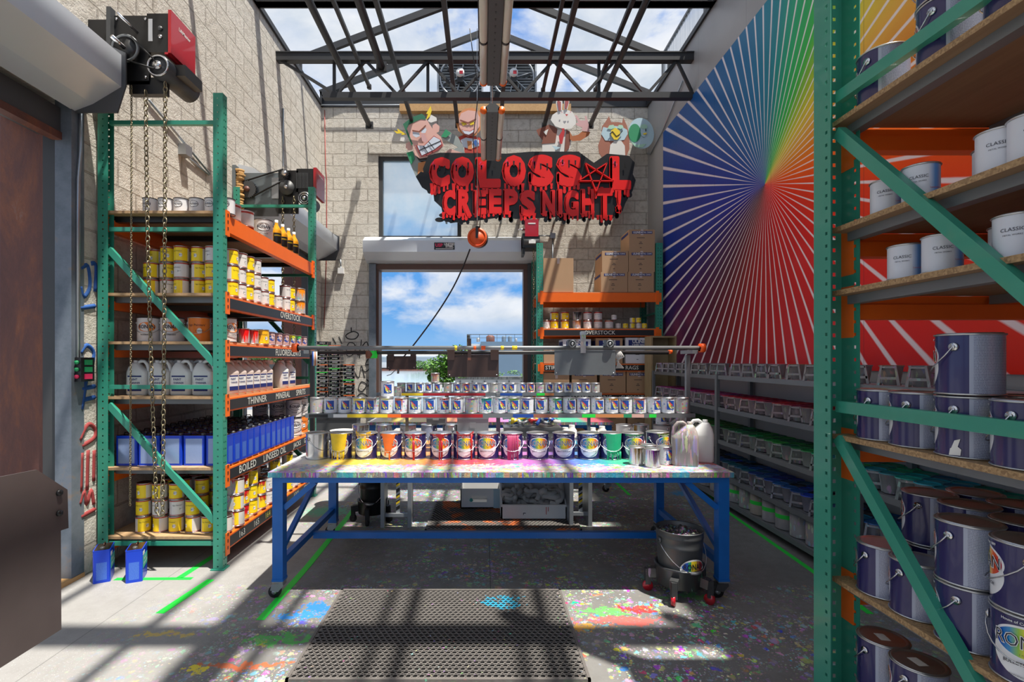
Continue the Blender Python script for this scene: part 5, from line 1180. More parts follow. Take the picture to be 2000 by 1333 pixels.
# top shelf
z = LSH[0]
for i in range(6): put(Q['ronan'], -2.55+i*.118, 3.80, z, R(-8+rnd.uniform(-10, 14)), '%s white black-rimmed can from the left, top shelf, tall left rack' % ORD[i], 'white cans on the top shelf')
for i, (x, y) in enumerate([(-2.02, 3.98), (-2.0, 4.16)]): put(MD['pale'], x, y, z, R(150), 'plain pale dark-lidded can behind the front post, top shelf, %s one' % ['nearer', 'farther'][i])
put(GAL['white'], -2.05, 4.62, z, R(25), 'white gallon can with black lettering at the front edge of the top left shelf', None, (.7, .7, .7, 0), 'paint can')
def mk_bottle():
    t = proto('amber_bottle', 'bottle'); b = MB(); b.lathe([(.045, 0), (.048, .01), (.048, .15), (.040, .175), (.017, .215), (.015, .245)], 'glass_amber', 18); b.obj('body', t)
    b = MB(); b.lathe([(.0165, .235), (.0165, .262), (0, .262)], 'chalk', 12); b.obj('cap', t)
    b = MB(); patch(b, .0487, -.9, .9, .03, .13, 'black', 10); text_wrap(b, 'LINSEED', .018, .0492, .105, 'yellow', .0003); b.obj('label', t); return t
BOT = reg(mk_bottle())
for i in range(4): put(BOT, -2.03, 4.86+i*.15, z, R(40), '%s amber oil bottle in the row on the top left shelf' % ['nearest', 'second', 'third', 'farthest'][i], 'amber bottles on the top shelf', cat='bottle')
# second shelf: stacked quarts
z = LSH[1]; k = 0
def stack(pr, x, y, z, n, h, labf, grp, rzf=lambda: R(rnd.uniform(-40, 50)), kinds=None, parts=True, colf=None):
    for j in range(n):
        q = pr if kinds is None else rnd.choice(kinds)
        put(q, x+rnd.uniform(-.004, .004), y+rnd.uniform(-.004, .004), z+j*(h+.001), rzf(), labf(j), grp, (colf() if colf else (.7, .5, .1, 0)), parts=parts)
HT = ['bottom', 'middle', 'top']
for c in range(7):
    for r_ in range(2):
        x = -2.56+c*.118-(.04 if r_ else 0); y = 3.82+r_*.125+(.02 if c % 2 else 0); n = 2 if (c == 0 and r_ == 0) else 3
        if x > -1.98: continue
        stack(None, x, y, z, n, .124, lambda j, c=c, r_=r_: 'yellow-white %s can, %s stack from left, %s row, second shelf of left rack' % (HT[j], ORD[c], ['front', 'back'][r_]), 'cans stacked on the second shelf', kinds=[Q['yellow'], Q['yellow'], Q['pale']])
seq = [('yellow', 3, 3.92), ('pale', 3, 4.06), ('yellow', 3, 4.19), ('pale', 3, 4.32), ('pale', 2, 4.48), ('yellow', 2, 4.60), ('pale', 1, 4.78), ('pale', 2, 4.98), ('yellow', 2, 5.10)]
for i, (kk, n, y) in enumerate(seq):
    stack(Q[kk], -1.995, y, z, n, .124, lambda j, i=i: '%s can, %s stack along the outer edge of the second left shelf' % (['lowest', 'second', 'upper'][j], ORD[i]), 'cans along the edge of the second shelf', lambda: R(rnd.uniform(30, 80)))
for i, (x, y) in enumerate([(-2.0, 5.36), (-2.13, 5.40)]):
    stack(MD['dirty'], x, y, z, 2, .136, lambda j, i=i: '%s orange-smeared can, %s pair, far end of the second left shelf' % (['lower', 'upper'][j], ['outer', 'inner'][i]), None, lambda: R(60), colf=lambda: (.85, .28, .01, 1.3))
# third shelf: fluorescents
z = LSH[2]
for i in range(2): put(GAL['orange'], -2.60+i*.180, 3.86, z, R(20), 'white gallon can with orange oval, %s one, third shelf of left rack' % ['left', 'right'][i], None, (.8, .3, .05, 0))
put(GAL['oneshot'], -2.215, 3.87, z, R(15), 'bright orange gallon can behind the diagonal brace on the third left shelf', None, (.8, .2, 0, 0)); put(GAL['orange'], -2.03, 3.90, z, R(70), 'orange and white gallon can just behind the front green post', None, (.8, .3, .05, 0))
cs = [((.75, .01, .01, 2.2), 'red'), ((.72, .02, .01, 2.0), 'red-dripped'), ((.85, .45, .02, 2.0), 'orange and yellow'), ((.6, .3, .3, 0), 'pink'), ((.6, .3, .3, 0), 'pink'), ((.6, .3, .3, .2), 'pink'), ((.7, .8, .05, 1.2), 'yellow-dripped pink'), ((.05, .7, .1, .8), 'green-topped'), ((.6, .4, .3, 0), 'pink')]
for i, (cc, nm) in enumerate(cs):
    kk = Q['dirty'] if i < 2 else (MD['yellow'] if i == 2 else Q['pink'])
    put(kk, -2.0, 4.12+i*.168, z, R(45), '%s can, %s along the edge of the fluorescent paint shelf' % (nm, ORD[i]), 'cans on the fluorescent shelf', cc)
# fourth shelf: jugs
z = LSH[3]
for c in range(4):
    for r_ in range(3): put(JUG, -2.66+c*.168+.0, 3.84+r_*.165, z, R(rnd.uniform(-6, 4)), 'white thinner jug, %s from left, %s row of the jug shelf' % (ORD[c], ['front', 'second', 'back'][r_]), 'white thinner jugs', cat='jug')
for i in range(7): put(JUGT if i < 6 else JUG, -2.01, 3.90+i*.128+(.24 if i == 6 else 0), z, R(82), '%s, %s along the edge of the jug shelf' % ('pale tan jug' if i < 6 else 'white labelled jug at the far end', ORD[i]), 'pale jugs along the edge', cat='jug')
put(JUG, -2.02, 5.12, z, R(82), 'last white jug on the jug shelf, half hidden behind the labelled one', None, cat='jug')
# fifth shelf: linseed oil cans
z = LSH[4]
for c in range(5):
    for r_ in range(12):
        if c == 1 and r_ > 10: continue
        o = dup(FCAN, (-2.70+c*.170+.0, 3.80+r_*.112, z), R(rnd.uniform(-2, 2)), 'blue oil can, %s from left, %s row back on its shelf' % (ORD[c], ORD[r_]), 'oil can', 'blue oil cans in rows')
for i, (x, y, zz, kk) in enumerate([(-2.03, 5.30, 0, 'white'), (-2.03, 5.30, 1, 'white'), (-2.03, 5.49, 0, 'oneshot'), (-2.03, 5.49, 1, 'white'), (-2.22, 5.34, 1, 'white'), (-2.22, 5.34, 0, 'white'), (-2.41, 5.36, 0, 'white'), (-2.41, 5.36, 1, 'white')]):
    put(GAL[kk], x, y, z+zz*.192, R(35), '%s gallon can, %s of its pair, %s from the edge past the blue cans' % ('yellow' if kk == 'oneshot' else 'white', ['lower', 'upper'][zz], ['first', 'first', 'farthest', 'farthest', 'second', 'second', 'third', 'third'][i]), None, (.7, .7, .7, 0))
# sixth shelf
z = LSH[5]
front = [(-2.60, 3), (-2.475, 3), (-2.35, 3), (-2.225, 2), (-2.10, 1), (-1.985, 1)]
for i, (x, n) in enumerate(front):
    stack(None, x, 3.80, z, n, .124, lambda j, i=i: '%s can, %s of the %s front stack, lowest shelf, left rack' % ('yellow-white', HT[j], ORD[i]), 'cans on the lowest shelf', kinds=[Q['yellow'], Q['yellow'], Q['pale']], rzf=lambda: R(rnd.uniform(-60, 50)), colf=(lambda: (.45, .01, .03, 1.6)) if i == 5 else None)
for r_ in range(1, 9):
    for c in range(4 if r_ > 1 else 5):
        x = -2.52+c*.14; y = 3.80+r_*.15; n = 3 if r_ < 6 else 2
        stack(None, x, y, z, n, .124, lambda j, c=c, r_=r_: 'yellow can, %s, %s stack across, %s row back, lowest left shelf' % (HT[j], ORD[c], ORD[r_]), 'cans behind the front row of the lowest shelf', kinds=[Q['yellow'], Q['pale']], rzf=lambda: R(rnd.uniform(-60, 50)), parts=(r_ < 3))
edge = [('dirty', 3, (.5, .02, .03, 0.6), 'dirty'), ('yellow', 3, (.6, .01, .02, 1.7), 'red-smeared'), ('yellow', 3, (.8, .6, 0, .4), 'yellow'), ('yellow', 2, (.5, .02, .02, 1), 'red-dripped'), ('pale', 2, (.7, .5, 0, 0), 'white'), ('yellow', 3, (.1, .1, .1, .6), 'black-dripped'), ('dirty', 2, (.1, .4, .05, 1), 'green-stained'), ('yellow', 3, (0, 0, 0, .5), 'yellow'), ('pale', 2, (.7, .6, .0, .6), 'pale'), ('yellow', 2, (.8, .6, 0, 1), 'yellow')]
for i, (kk, n, cc, nm) in enumerate(edge):
    stack(Q[kk], -1.99, 3.94+i*.155, z, n, .124, lambda j, i=i, nm=nm: '%s can, %s, %s stack along the edge of the lowest left shelf' % (nm, HT[j], ORD[i]), 'cans along the edge of the lowest shelf', lambda: R(rnd.uniform(20, 70)), colf=lambda cc=cc: cc)
# two oil cans on the floor
def mk_fcan2():
    t = dup(FCAN, (0, 0, -50)); PROTO.append(t); k = MB()
    k.box(.0805, .0812, -.042, .042, .05, .20, 'mint_box'); k.box(.0812, .0816, -.03, .03, .175, .195, 'white')
    return t
for i, (px, py, rz) in enumerate([(190, 1138, -62), (255, 1137, -66)]):
    p = FL(px, py); o = dup(FCAN, (p[0], p[1]+.06, 0), R(rz), 'blue oil can with green label on the floor, %s of the pair' % ['left', 'right'][i], 'oil can')
    k = MB(); k.box(-.070, .066, .0505, .0515, .085, .165, 'mint_box'); text_on(k, 'Boiled', .026, (.01, .0520, .145), (-1, 0, 0), (0, 0, 1), 'white', .0005); text_on(k, 'Linseed Oil', .026, (-.005, .0520, .115), (-1, 0, 0), (0, 0, 1), 'white', .0005); k.box(.01, .066, .0505, .0512, .175, .20, 'white')
    k.obj('label', o)
# ------------------------------------------------------------ blue work tables
TZ = .825
def work_table(x0, x1, y0, y1, lab, full=True):
    t = thing('work_table', lab, 'table', ((x0+x1)/2, (y0+y1)/2, 0))
    def fin(b, nm): b.xf(lambda x, y, z: (x-(x0+x1)/2, y-(y0+y1)/2, z)); return b.obj(nm, t)
    w = .068
    b = MB(); b.box(x0, x1, y0, y1, TZ-.032, TZ, 'tabletop_edge'); o = fin(b, 'tabletop')
    b = MB(); b.box(x0, x1, y0, y1, TZ, TZ+.002, 'tabletop'); 
    # the splatter pattern is laid out in room coordinates
    o2 = MB(); o2.box(x0, x1, y0, y1, TZ, TZ+.003, 'tabletop'); o2 = fin(o2, 'paint_crust')
    b = MB(); i = .02
    b.box(x0+i, x1-i, y0+i, y0+i+.04, TZ-.070, TZ-.033, 'blue_frame'); b.box(x0+i, x1-i, y1-i-.04, y1-i, TZ-.070, TZ-.033, 'blue_frame'); b.box(x0+i, x0+i+.04, y0+i+.04, y1-i-.04, TZ-.070, TZ-.033, 'blue_frame'); b.box(x1-i-.04, x1-i, y0+i+.04, y1-i-.04, TZ-.070, TZ-.033, 'blue_frame'); fin(b, 'apron')
    for lx in (x0+i, x1-i-w):
        for ly in (y0+i, y1-i-w):
            b = MB(); b.box(lx, lx+w, ly, ly+w, .115, TZ-.07, 'blue_frame'); b.box(lx-.003, lx+w+.003, ly-.003, ly+w+.003, .115, .13, 'blue_frame'); L = fin(b, 'leg')
            cx, cy = lx+w/2-(x0+x1)/2, ly+w/2-(y0+y1)/2
            b = MB(); b.box(cx-.035, cx+.035, cy-.035, cy+.035, .105, .115, 'galv'); b.prism([(cx-.05, .055), (cx-.04, .095), (cx+.03, .105), (cx+.035, .085), (cx+.0, .045)], 'xz', cy-.028, cy+.028, 'galv' if lx < x0+.1 or not full else 'dark_gray'); b.obj('caster_fork', L)
            b = MB(); b.disc((cx-.03, cy, .04), .04, .024, 'rubber', 'y', 20); b.disc((cx-.03, cy, .04), .015, .04, 'galv', 'y', 10); b.obj('caster_wheel', L)
            sx = 1 if lx < x0+.1 else -1
            if ly < y0+.1 or not full: 
                b = MB(); a = (lx+(w if sx > 0 else 0), ly+w/2, TZ-.24); b.bar(a, (a[0]+sx*.20, a[1], TZ-.07), .035, .035, 'blue_frame', (0, 1, 0)); fin(b, 'knee_brace')
        b = MB(); xx = lx+w/2; b.box(xx-.02, xx+.02, y0+i+w, y1-i-w, .20, .245, 'blue_frame'); fin(b, 'side_stretcher')
        b = MB(); b.bar((xx, y0+i+w, .30), (xx, y1-i-w-.05, TZ-.07), .032, .032, 'blue_frame'); fin(b, 'diagonal_brace')
    ym = (y0+y1)/2+.02
    b = MB(); b.box(x0+i+w/2+.02, x1-i-w/2-.02, ym-.022, ym+.022, .175, .222, 'blue_frame'); fin(b, 'long_stretcher')
    return t
T1 = work_table(-1.388, 1.607, 3.19, 4.46, 'long blue steel work table on casters with a paint-crusted top, lined with cans')
T2 = work_table(-1.36, 1.52, 5.80, 7.0, 'second blue work table standing behind the tiers of small cans', False)
for T in (T1, T2):
    for o in C.objects:
        if o.parent == T and (o.name.startswith('paint_crust') or o.name.startswith('tabletop')):
            # bake room position into the mesh so that the splatter differs per table
            for v_ in o.data.vertices: v_.co += V(T.location)
            o.location = (-T.location[0], -T.location[1], 0)
# cans along the table
cans = [(620, 'silver', (.9, .9, .88, .0), 'bare shiny silver gallon can at the left end of the table row'), (666.5, 'navy', (.95, .66, .01, 3.0), 'navy gallon can coated with a wide run of yellow paint'), (715.5, 'navy', (.86, .5, .01, .35), 'navy gallon can with a yellow-smeared rim between the yellow and orange runs'),
        (764, 'navy', (.85, .17, .01, 2.3), 'navy gallon can with a broad orange run down its front'), (811, 'navy', (.45, .005, .02, 1.4), 'navy gallon can with thin dark red drips, left of the redder one'), (861, 'navy', (.55, .005, .01, 1.9), 'navy gallon can with heavy bright red drips'),
        (907, 'navy', (.55, .02, .02, .5), 'navy gallon can with a red-stained rim, right of the heavy red drips'), (953, 'navy', (.7, .12, .05, .45), 'navy gallon can with an orange-pink rim near the middle of the row'), (999.5, 'navy', (.45, .04, .14, 1.5), 'navy gallon can covered in magenta drips'),
        (1050, 'navy', (.3, .1, .4, .05), 'clean navy gallon can right of the magenta one'), (1101, 'navy', (.3, .3, .4, 0.0), 'clean navy gallon can with its wire handle slung high, left of the blue floor stain'), (1149, 'navy', (.02, .1, .5, .25), 'navy gallon can just left of the green one'),
        (1192, 'navy', (.01, .42, .20, 3.4), 'navy gallon can coated with bright green paint'), (1234.5, 'navy', (.03, .30, .10, .3), 'navy gallon can with a green rim, right of the green-coated one'), (1284, 'navy', (.25, .5, .08, .5), 'navy gallon can with a lime rim behind the small dirty cans')]
rnd = random.Random(9)
for i, (px, kk, cc, lab) in enumerate(cans):
    rz = R(rnd.uniform(-9, 9)); rz = {1: R(0), 12: R(0), 0: R(60), 14: R(28), 3: R(-8)}.get(i, rz); Yc = 3.66 + (.05 if i == 14 else 0)
    rn = {1: (0, .066, .046, .055, 14), 3: (.004, .054, .022, .05, 6), 4: (.012, .012, .006, .13, 9), 5: (.004, .036, .012, .13, 9), 8: (0, .035, .045, .165, 26), 12: (.012, .066, .052, .045, 16), 2: (0, .06, .06, .178, 0), 6: (0, .07, .07, .176, 4)}.get(i)
    o_ = put(GAL[kk], (px-945)*Yc/F, Yc, TZ+.003, rz, lab, 'gallon cans in a row on the work table', (*cc[:3], min(cc[3], .35)))
    if rn: paint_run(o_, cc, *rn, i)
p = lambda px, Y: (px-945)*Y/F
put(Q['bare'], p(1243, 3.44), 3.44, TZ+.003, 0, 'brown and silver small can in front of the green-rimmed gallon', None, (.28, .17, .06, 1.6))
put(Q['bare'], p(1274, 3.36), 3.36, TZ+.003, R(0), 'silver small can with purple runs near the right end of the table', None, (.22, .03, .32, 1.5))
put(Q['swirl'], p(1298, 3.46), 3.46, TZ+.003, R(30), 'small white can with a blue square label beside the purple-dripped one', None, (.2, .1, .2, .6))
put(Q['bare'], p(1268, 3.50), 3.52, TZ+.003, R(40), 'small open silver can behind the purple-dripped one', None, (.4, .35, .3, .6))
def mk_bigjug(m, nm):
    return reg(mk_jug(m, False, .30, .085))
J1 = mk_bigjug('dirty_jug', 'a'); J2 = mk_bigjug('plastic_white', 'b')
put(J1, p(1337, 3.42), 3.42, TZ+.003, R(165), 'paint-caked plastic jug near the right end of the table', None, cat='jug'); put(J2, p(1370, 3.52), 3.54, TZ+.003, R(165), 'clean white plastic jug at the right end of the table', None, cat='jug')
# tiers of small cans standing at the back of the table
YA_ = 3.93; sA = F/YA_; ZA = H-(807-705)/sA
t = thing('can_shelf', 'two-tier narrow steel can shelf with coloured tape edging rising from the table', 'shelf', (0, YA_, TZ+.003))
def fin(b, nm): b.xf(lambda x, y, z: (x, y-YA_, z-TZ-.003)); return b.obj(nm, t)
xa, xb = p(603, YA_), p(1350, YA_); YB_ = 4.10; sB = F/YB_; ZB = H-(767-705)/sB; xc, xd = p(738, YB_), p(1172, YB_)
b = MB(); b.box(xa, xb, YA_-.075, YA_+.075, ZA-.012, ZA-.002, 'steel_gray'); b.box(xa, xb, YA_-.078, YA_-.075, ZA-.030, ZA+.004, 'steel_gray'); fin(b, 'lower_shelf')
b = MB(); b.box(xc, xd, YB_-.06, YB_+.06, ZB-.012, ZB-.002, 'steel_gray'); b.box(xc, xd, YB_-.063, YB_-.06, ZB-.025, ZB+.003, 'steel_gray'); fin(b, 'upper_shelf')
tapes = [(651, 678, 'white'), (678, 757, 'yellow'), (757, 783, 'orange'), (783, 943, 'red_paint'), (1002, 1042, 'swirl_blue'), (1042, 1090, 'owl_brown'), (1137, 1163, 'green_tape'), (1163, 1218, 'fur_orange'), (1218, 1234, 'leaf_green'), (1234, 1258, 'skin_pink'), (1268, 1282, 'green_tape'), (603, 640, 'black')]
for a, c, m in tapes: k = MB(); k.box(p(a, YA_-.08), p(c, YA_-.08), YA_-.0795, YA_-.078, ZA-.028, ZA-.002, m); fin(k, 'tape_strip')
for a, c, m in [(781, 826, 'yellow'), (826, 948, 'red_paint'), (972, 1020, 'swirl_blue'), (1048, 1064, 'green_tape'), (1064, 1082, 'fur_orange')]: k = MB(); k.box(p(a, YB_-.065), p(c, YB_-.065), YB_-.0645, YB_-.063, ZB-.022, ZB-.002, m); fin(k, 'tape_strip')
for px in (610, 973, 1343):
    k = MB(); X = p(px, YA_+.09); k.box(X-.016, X+.016, YA_+.076, YA_+.108, TZ+.003, (H+.045 if px != 973 else ZB+.0), 'black' if px < 700 else 'steel_gray'); fin(k, 'upright')
for px in (795, 1150): k = MB(); X = p(px, YB_); k.box(X-.012, X+.012, YB_-.012, YB_+.012, TZ+.003, ZB-.012, 'steel_gray'); fin(k, 'upright')
rnd = random.Random(21); cols = [(.35, .35, .33), (.5, .4, .3), (.6, .6, .6), (.8, .6, .1), (.25, .2, .2), (.75, .7, .2), (.5, .15, .1), (.02, .3, .3), (.1, .25, .5), (.5, .05, .05), (.4, .1, .1), (.3, .1, .3), (.02, .3, .25), (.05, .3, .4), (.2, .4, .1), (.1, .1, .4), (.5, .1, .1), (.1, .4, .15), (.05, .2, .05), (.2, .2, .5), (.6, .3, .1), (.7, .3, .05), (.3, .3, .3), (.5, .2, .15), (.4, .2, .2), (.3, .15, .1), (.3, .3, .3)]
n = 27
CN = ['grey', 'tan', 'white', 'yellow-speckled', 'brown-smeared', 'yellow-topped', 'orange-smeared', 'teal-rimmed', 'blue-speckled', 'red-splashed', 'dark-red-streaked', 'purple-speckled', 'teal-streaked', 'turquoise-rimmed', 'olive-flecked', 'violet-rimmed', 'red-rimmed', 'green-smeared', 'dark-green-coated', 'blue-marked', 'orange-flecked', 'orange-topped', 'grey-smeared', 'rust-speckled', 'maroon-flecked', 'brown-spotted', 'silver']
for i in range(n):
    px = 619+(i)*(1331-619)/(n-1); bare = i in (0, 26); kk = 'dirty' if bare or i in (11, ) else 'swirl'
    put(Q[kk], p(px, YA_), YA_, ZA, R(rnd.uniform(-26, 26)+(30 if i in (13, 17, 25) else 0)), '%s small can, %s from the left on the lower tier over the table' % (CN[i], ORD[i] if i < 26 else 'last'), 'small cans on the lower tier', (*cols[i], rnd.choice([.4, .8, 1.2, .3, 1.6])))
for i in range(22):
    px = 784+i*(1163-784)/21; kk = 'dirty' if i in (0, 5, 10, 15, 21) else 'swirl'
    cc = (.85, .15, 0, 3.0) if i in (7, 14) else (*rnd.choice(cols), rnd.choice([.1, .4, .8]))
    put(HP[kk], p(px, YB_), YB_, ZB, R(rnd.uniform(-20, 30)), '%s tiny can, %s from the left on the upper tier over the table' % ('orange-covered' if i in (7, 14) else ('label-hidden' if kk == 'dirty' else 'blue-labelled'), ORD[i]), 'tiny cans on the upper tier', cc)
put(Q['swirl'], p(757, 3.95), 3.95, ZA+.126, R(12), 'clean blue-labelled can standing on the lower tier cans at their left', None, (.6, .6, .6, .1))
put(HP['dirty'], p(850, YB_), YB_, ZB+.082, 0, 'lone brown can stacked on top of the upper tier', None, (.3, .1, .08, 2.5)); put(HP['dirty'], p(774, 3.96), 4.0, ZA+.126, 0, 'paint-caked small can left of the upper tier', None, (.5, .4, .3, 1))
# paper rail with plates over the tiers
YR_ = 3.90; ZR = H-(680-705)*YR_/F
t = thing('pipe_rail', 'pair of long black pipes with orange end caps running above the tiered cans', 'rail', (0, YR_, ZR))
def fin(b, nm): b.xf(lambda x, y, z: (x, y-YR_, z-ZR)); return b.obj(nm, t)
for yy, zz, xa_, xb_ in ((YR_, ZR, p(583, YR_), p(1366, YR_)), (YR_+.20, H-(689-705)*(YR_+.2)/F, p(605, YR_+.2), p(1305, YR_+.2))):
    b = MB(); b.tube([(xa_, yy, zz), (xb_, yy, zz)], .0165, 'strip_black' if yy > YR_ else 'steel_gray', 14); fin(b, 'pipe')
b = MB(); 
for px in (610, 1343): X = p(px, YA_+.09); b.box(X-.02, X+.02, YR_-.02, YR_+.22, ZR-.045, ZR-.0165, 'steel_gray')
fin(b, 'cross_arm')
for px in (577, 1371): b = MB(); X = p(px, YR_); b.tube([(X-.02, YR_, ZR), (X+.02, YR_, ZR)], .036, 'or_cap', 10); b.tube([(X-.02, YR_, ZR), (X+.02, YR_, ZR)], .030, 'or_cap', 6); fin(b, 'end_cap')
b = MB(); q = P(1309, 687, YR_+.2); b.tube([(q[0]-.012, q[1], q[2]), (q[0]+.012, q[1], q[2])], .02, 'or_cap', 10); fin(b, 'end_cap')
for a, c, m in ((940, 948, 'or_cap'), (888, 893, 'yellow'), (1000, 1010, 'yellow'), (925, 930, 'or_cap'), (978, 984, 'yellow')): b = MB(); b.tube([(p(a, YR_), YR_, ZR), (p(c, YR_), YR_, ZR)], .0172, m, 14); fin(b, 'paint_spot')
def plate(lab, x0, x1, y0, y1, Yp, m, ears=None, clamp=None):
    t = thing('hanging_plate', lab, 'plate', P((x0+x1)/2, (y0+y1)/2, Yp)); O = V(t.location)
    def fn(b, nm): b.xf(lambda x, y, z: (x-O[0], y-O[1], z-O[2])); return b.obj(nm, t)
    a = P(x0, y1, Yp); c = P(x1, y0, Yp); b = MB(); b.box(a[0], c[0], Yp-.003, Yp+.003, a[2], c[2], m); b.box(a[0], c[0], Yp-.006, Yp+.006, c[2]-.008, c[2]+.0, m); fn(b, 'sheet')
    for e in (ears or []):
        e0 = P(e[0], y0, Yp); e1 = P(e[1], e[2], Yp); k = MB(); k.box(e0[0], e1[0], Yp-.02, Yp-.004, e0[2]-.045, e1[2], m); k.obj_ = fn(k, 'hanging_strap')
    for cx, cy in ((x0+4, y1-4), (x1-4, y1-4)): q = P(cx, cy, Yp); k = MB(); k.disc((q[0], Yp-.005, q[2]), .006, .004, 'galv', 'y', 8); fn(k, 'rivet')
    return t, fn
t, fn = plate('large dark brown metal plate hanging from the pipe rail over the river view', 874, 974, 693, 737, YR_+.17, 'brown_plate', [(874, 888, 680), (958, 974, 680)])
b = MB(); q = P(917, 690, YR_+.14); b.box(q[0]-.014, q[0]+.014, q[1]-.012, q[1]+.0, P(0, 700, q[1])[2], P(0, 662, q[1])[2], 'brown_plate'); b.box(q[0]-.013, q[0]+.013, q[1]-.015, q[1]-.01, P(0, 704, q[1])[2], P(0, 699, q[1])[2], 'rust'); fn(b, 'clip')
plate('smaller dark plate hanging left of the large brown one in front of the river', 755, 813, 696, 722, 4.9, 'brown_plate', [(757, 770, 686), (802, 813, 686)])
t, fn = plate('grey paint-flecked metal plate hanging at the right of the pipe rail', 1083, 1202, 684, 733, YR_-.03, 'plate_gray')
b = MB(); q = P(1138, 668, YR_-.045); b.box(q[0]-.018, q[0]+.018, q[1]-.03, q[1]+.0, P(0, 690, q[1])[2], P(0, 648, q[1])[2], 'dirty_plastic'); b.box(q[0]-.022, q[0]+.022, q[1]-.05, q[1]+.0, P(0, 655, q[1])[2], P(0, 649, q[1])[2], 'galv'); fn(b, 'clamp')
for px in (1117, 1190):
    b = MB(); q = P(px, 672, YR_-.03); b.box(q[0]-.03, q[0]+.03, q[1]-.02, q[1]+.06, q[2]-.03, q[2]+.03, 'dark_gray'); b.ring((q[0], q[1]-.022, q[2]), .024, .006, 'steel_gray', 'y', 18); b.disc((q[0], q[1]-.024, q[2]), .01, .012, 'galv', 'y', 12); fn(b, 'round_bearing')
b = MB()
for k_ in range(5): b.tube([(p(1206+k_*1.0, YR_), YR_, ZR-.02), (p(1203+k_*3.2, YR_), YR_-.01*k_, ZR-.07), (p(1209-k_*1.0, YR_), YR_+.01, ZR-.10), (p(1204+k_*3.4, YR_), YR_, ZR-.16)], .006, 'rag', 6)
tag(b.obj('rag'), 'twisted grey-white rag hanging from the pipe rail right of the grey plate', 'rag')
b = MB()
for k_ in range(4): b.tube([(p(612+k_*2, 3.86), 3.86, ZR-.03), (p(611+k_*2.5, 3.86), 3.86, ZR-.14)], .007, ['swirl_blue', 'rag', 'suit_orange', 'rag'][k_], 6)
tag(b.obj('rag'), 'blue and white rag tied at the left post of the pipe rail', 'rag')
b = MB(); q = P(730, 693, 4.1); b.lathe([(.03, 0), (.034, .03), (.03, .06)], 'green_tape', 12, (q[0], q[1], q[2]-.03)); b.tube([(q[0], q[1], q[2]), (q[0]-.06, q[1], q[2])], .033, 'rust', 12); b.tube([(q[0], q[1], q[2]), (q[0], q[1], q[2]+.06)], .005, 'wire', 5); tag(b.obj('tape_roll'), 'bright green and red roll hung on the rear pipe near the graffiti', 'tape roll')
# ------------------------------------------------------------ floor mats
def mat_(name, lab, x0, x1, y0, y1, nx, ny, m, seg=8, th=.011):
    b = MB(); v = []; f = []; f2 = []; dx = (x1-x0-.03)/nx; dy = (y1-y0-.03)/ny; X0, Y0 = x0+.015, y0+.015
    for j in range(ny):
        for i in range(nx):
            o_ = .5 if j % 2 else 0
            if o_ and i == nx-1: 
                continue
            cx = X0+(i+.5+o_)*dx; cy = Y0+(j+.5)*dy; rx, ry = dx*.37, dy*.38; o = len(v)
            outer = []
            for k in range(seg):
                a = 2*pi*(k+.5)/seg; q = max(abs(cos(a)), abs(sin(a))); outer.append((cx+dx/2*cos(a)/q, cy+dy/2*sin(a)/q))
            v += [(a, c, th) for a, c in outer]+[(cx+rx*cos(2*pi*(k+.5)/seg), cy+ry*sin(2*pi*(k+.5)/seg), th) for k in range(seg)]+[(cx+rx*1.0*cos(2*pi*(k+.5)/seg), cy+ry*1.0*sin(2*pi*(k+.5)/seg), .001) for k in range(seg)]
            v += [(cx+rx*1.16*cos(2*pi*(k+.5)/seg), cy+ry*1.16*sin(2*pi*(k+.5)/seg), th+.002) for k in range(seg)]
            for k in range(seg):
                k2 = (k+1) % seg
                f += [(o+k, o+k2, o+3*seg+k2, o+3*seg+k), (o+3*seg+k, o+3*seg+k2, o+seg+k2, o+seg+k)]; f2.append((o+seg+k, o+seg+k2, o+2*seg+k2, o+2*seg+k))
    b.add(v, f, m); nf = len(f); b.mid('rubber'); b.f += f2; b.mi += [b.mid('rubber')]*len(f2); b.sm += [False]*len(f2); b.box(x0+.01, x1-.01, y0+.01, y1-.01, .0002, .0022, 'rubber')  # dark hole walls and an added base sheet imitate the shade inside the holes
    for j in range(1, ny, 2):   # half cells at both ends of the shifted rows
        for xx in (X0, X0+(nx-.5)*dx): b.box(xx, xx+dx/2, Y0+j*dy, Y0+(j+1)*dy, .002, th, m)
    b.box(x0, x0+.015, y0, y1, 0, th+.003, m); b.box(x1-.015, x1, y0, y1, 0, th+.003, m); b.box(x0, x1, y0, y0+.015, 0, th+.003, m); b.box(x0, x1, y1-.015, y1, 0, th+.003, m)
    return tag(b.obj(name), lab, 'floor mat')
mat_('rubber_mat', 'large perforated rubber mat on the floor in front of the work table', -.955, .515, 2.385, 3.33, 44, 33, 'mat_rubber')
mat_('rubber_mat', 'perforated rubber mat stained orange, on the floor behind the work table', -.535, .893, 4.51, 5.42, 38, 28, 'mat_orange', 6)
# green floor tape
def tape(lab, pts, w=.05, m='green_tape'):
    b = MB(); q = [FL(a, c) for a, c in pts]
    for a, c in zip(q[:-1], q[1:]): b.bar((a[0], a[1], .0012), (c[0], c[1], .0012), w, .0012, m)
    tag(b.obj('floor_tape'), lab, 'tape')
tape('short bright green tape strip on the floor left of the work table', [(312, 1199), (412, 1133)], .055); tape('green tape line running from under the front table leg toward the camera', [(508, 1212), (600, 1108), (700, 985)], .05)
tape('green tape line along the foot of the grey shelves', [(1345, 925), (1420, 1000), (1585, 1115), (1700, 1200)], .04); tape('green tape across the floor in front of the left rack', [(225, 1132), (375, 1131)], .04); tape('green tape slanting to the foot of the left rack post', [(350, 1130), (420, 1085)], .05); tape('green tape mark on the floor near the second table', [(1200, 940), (1230, 968)], .04)
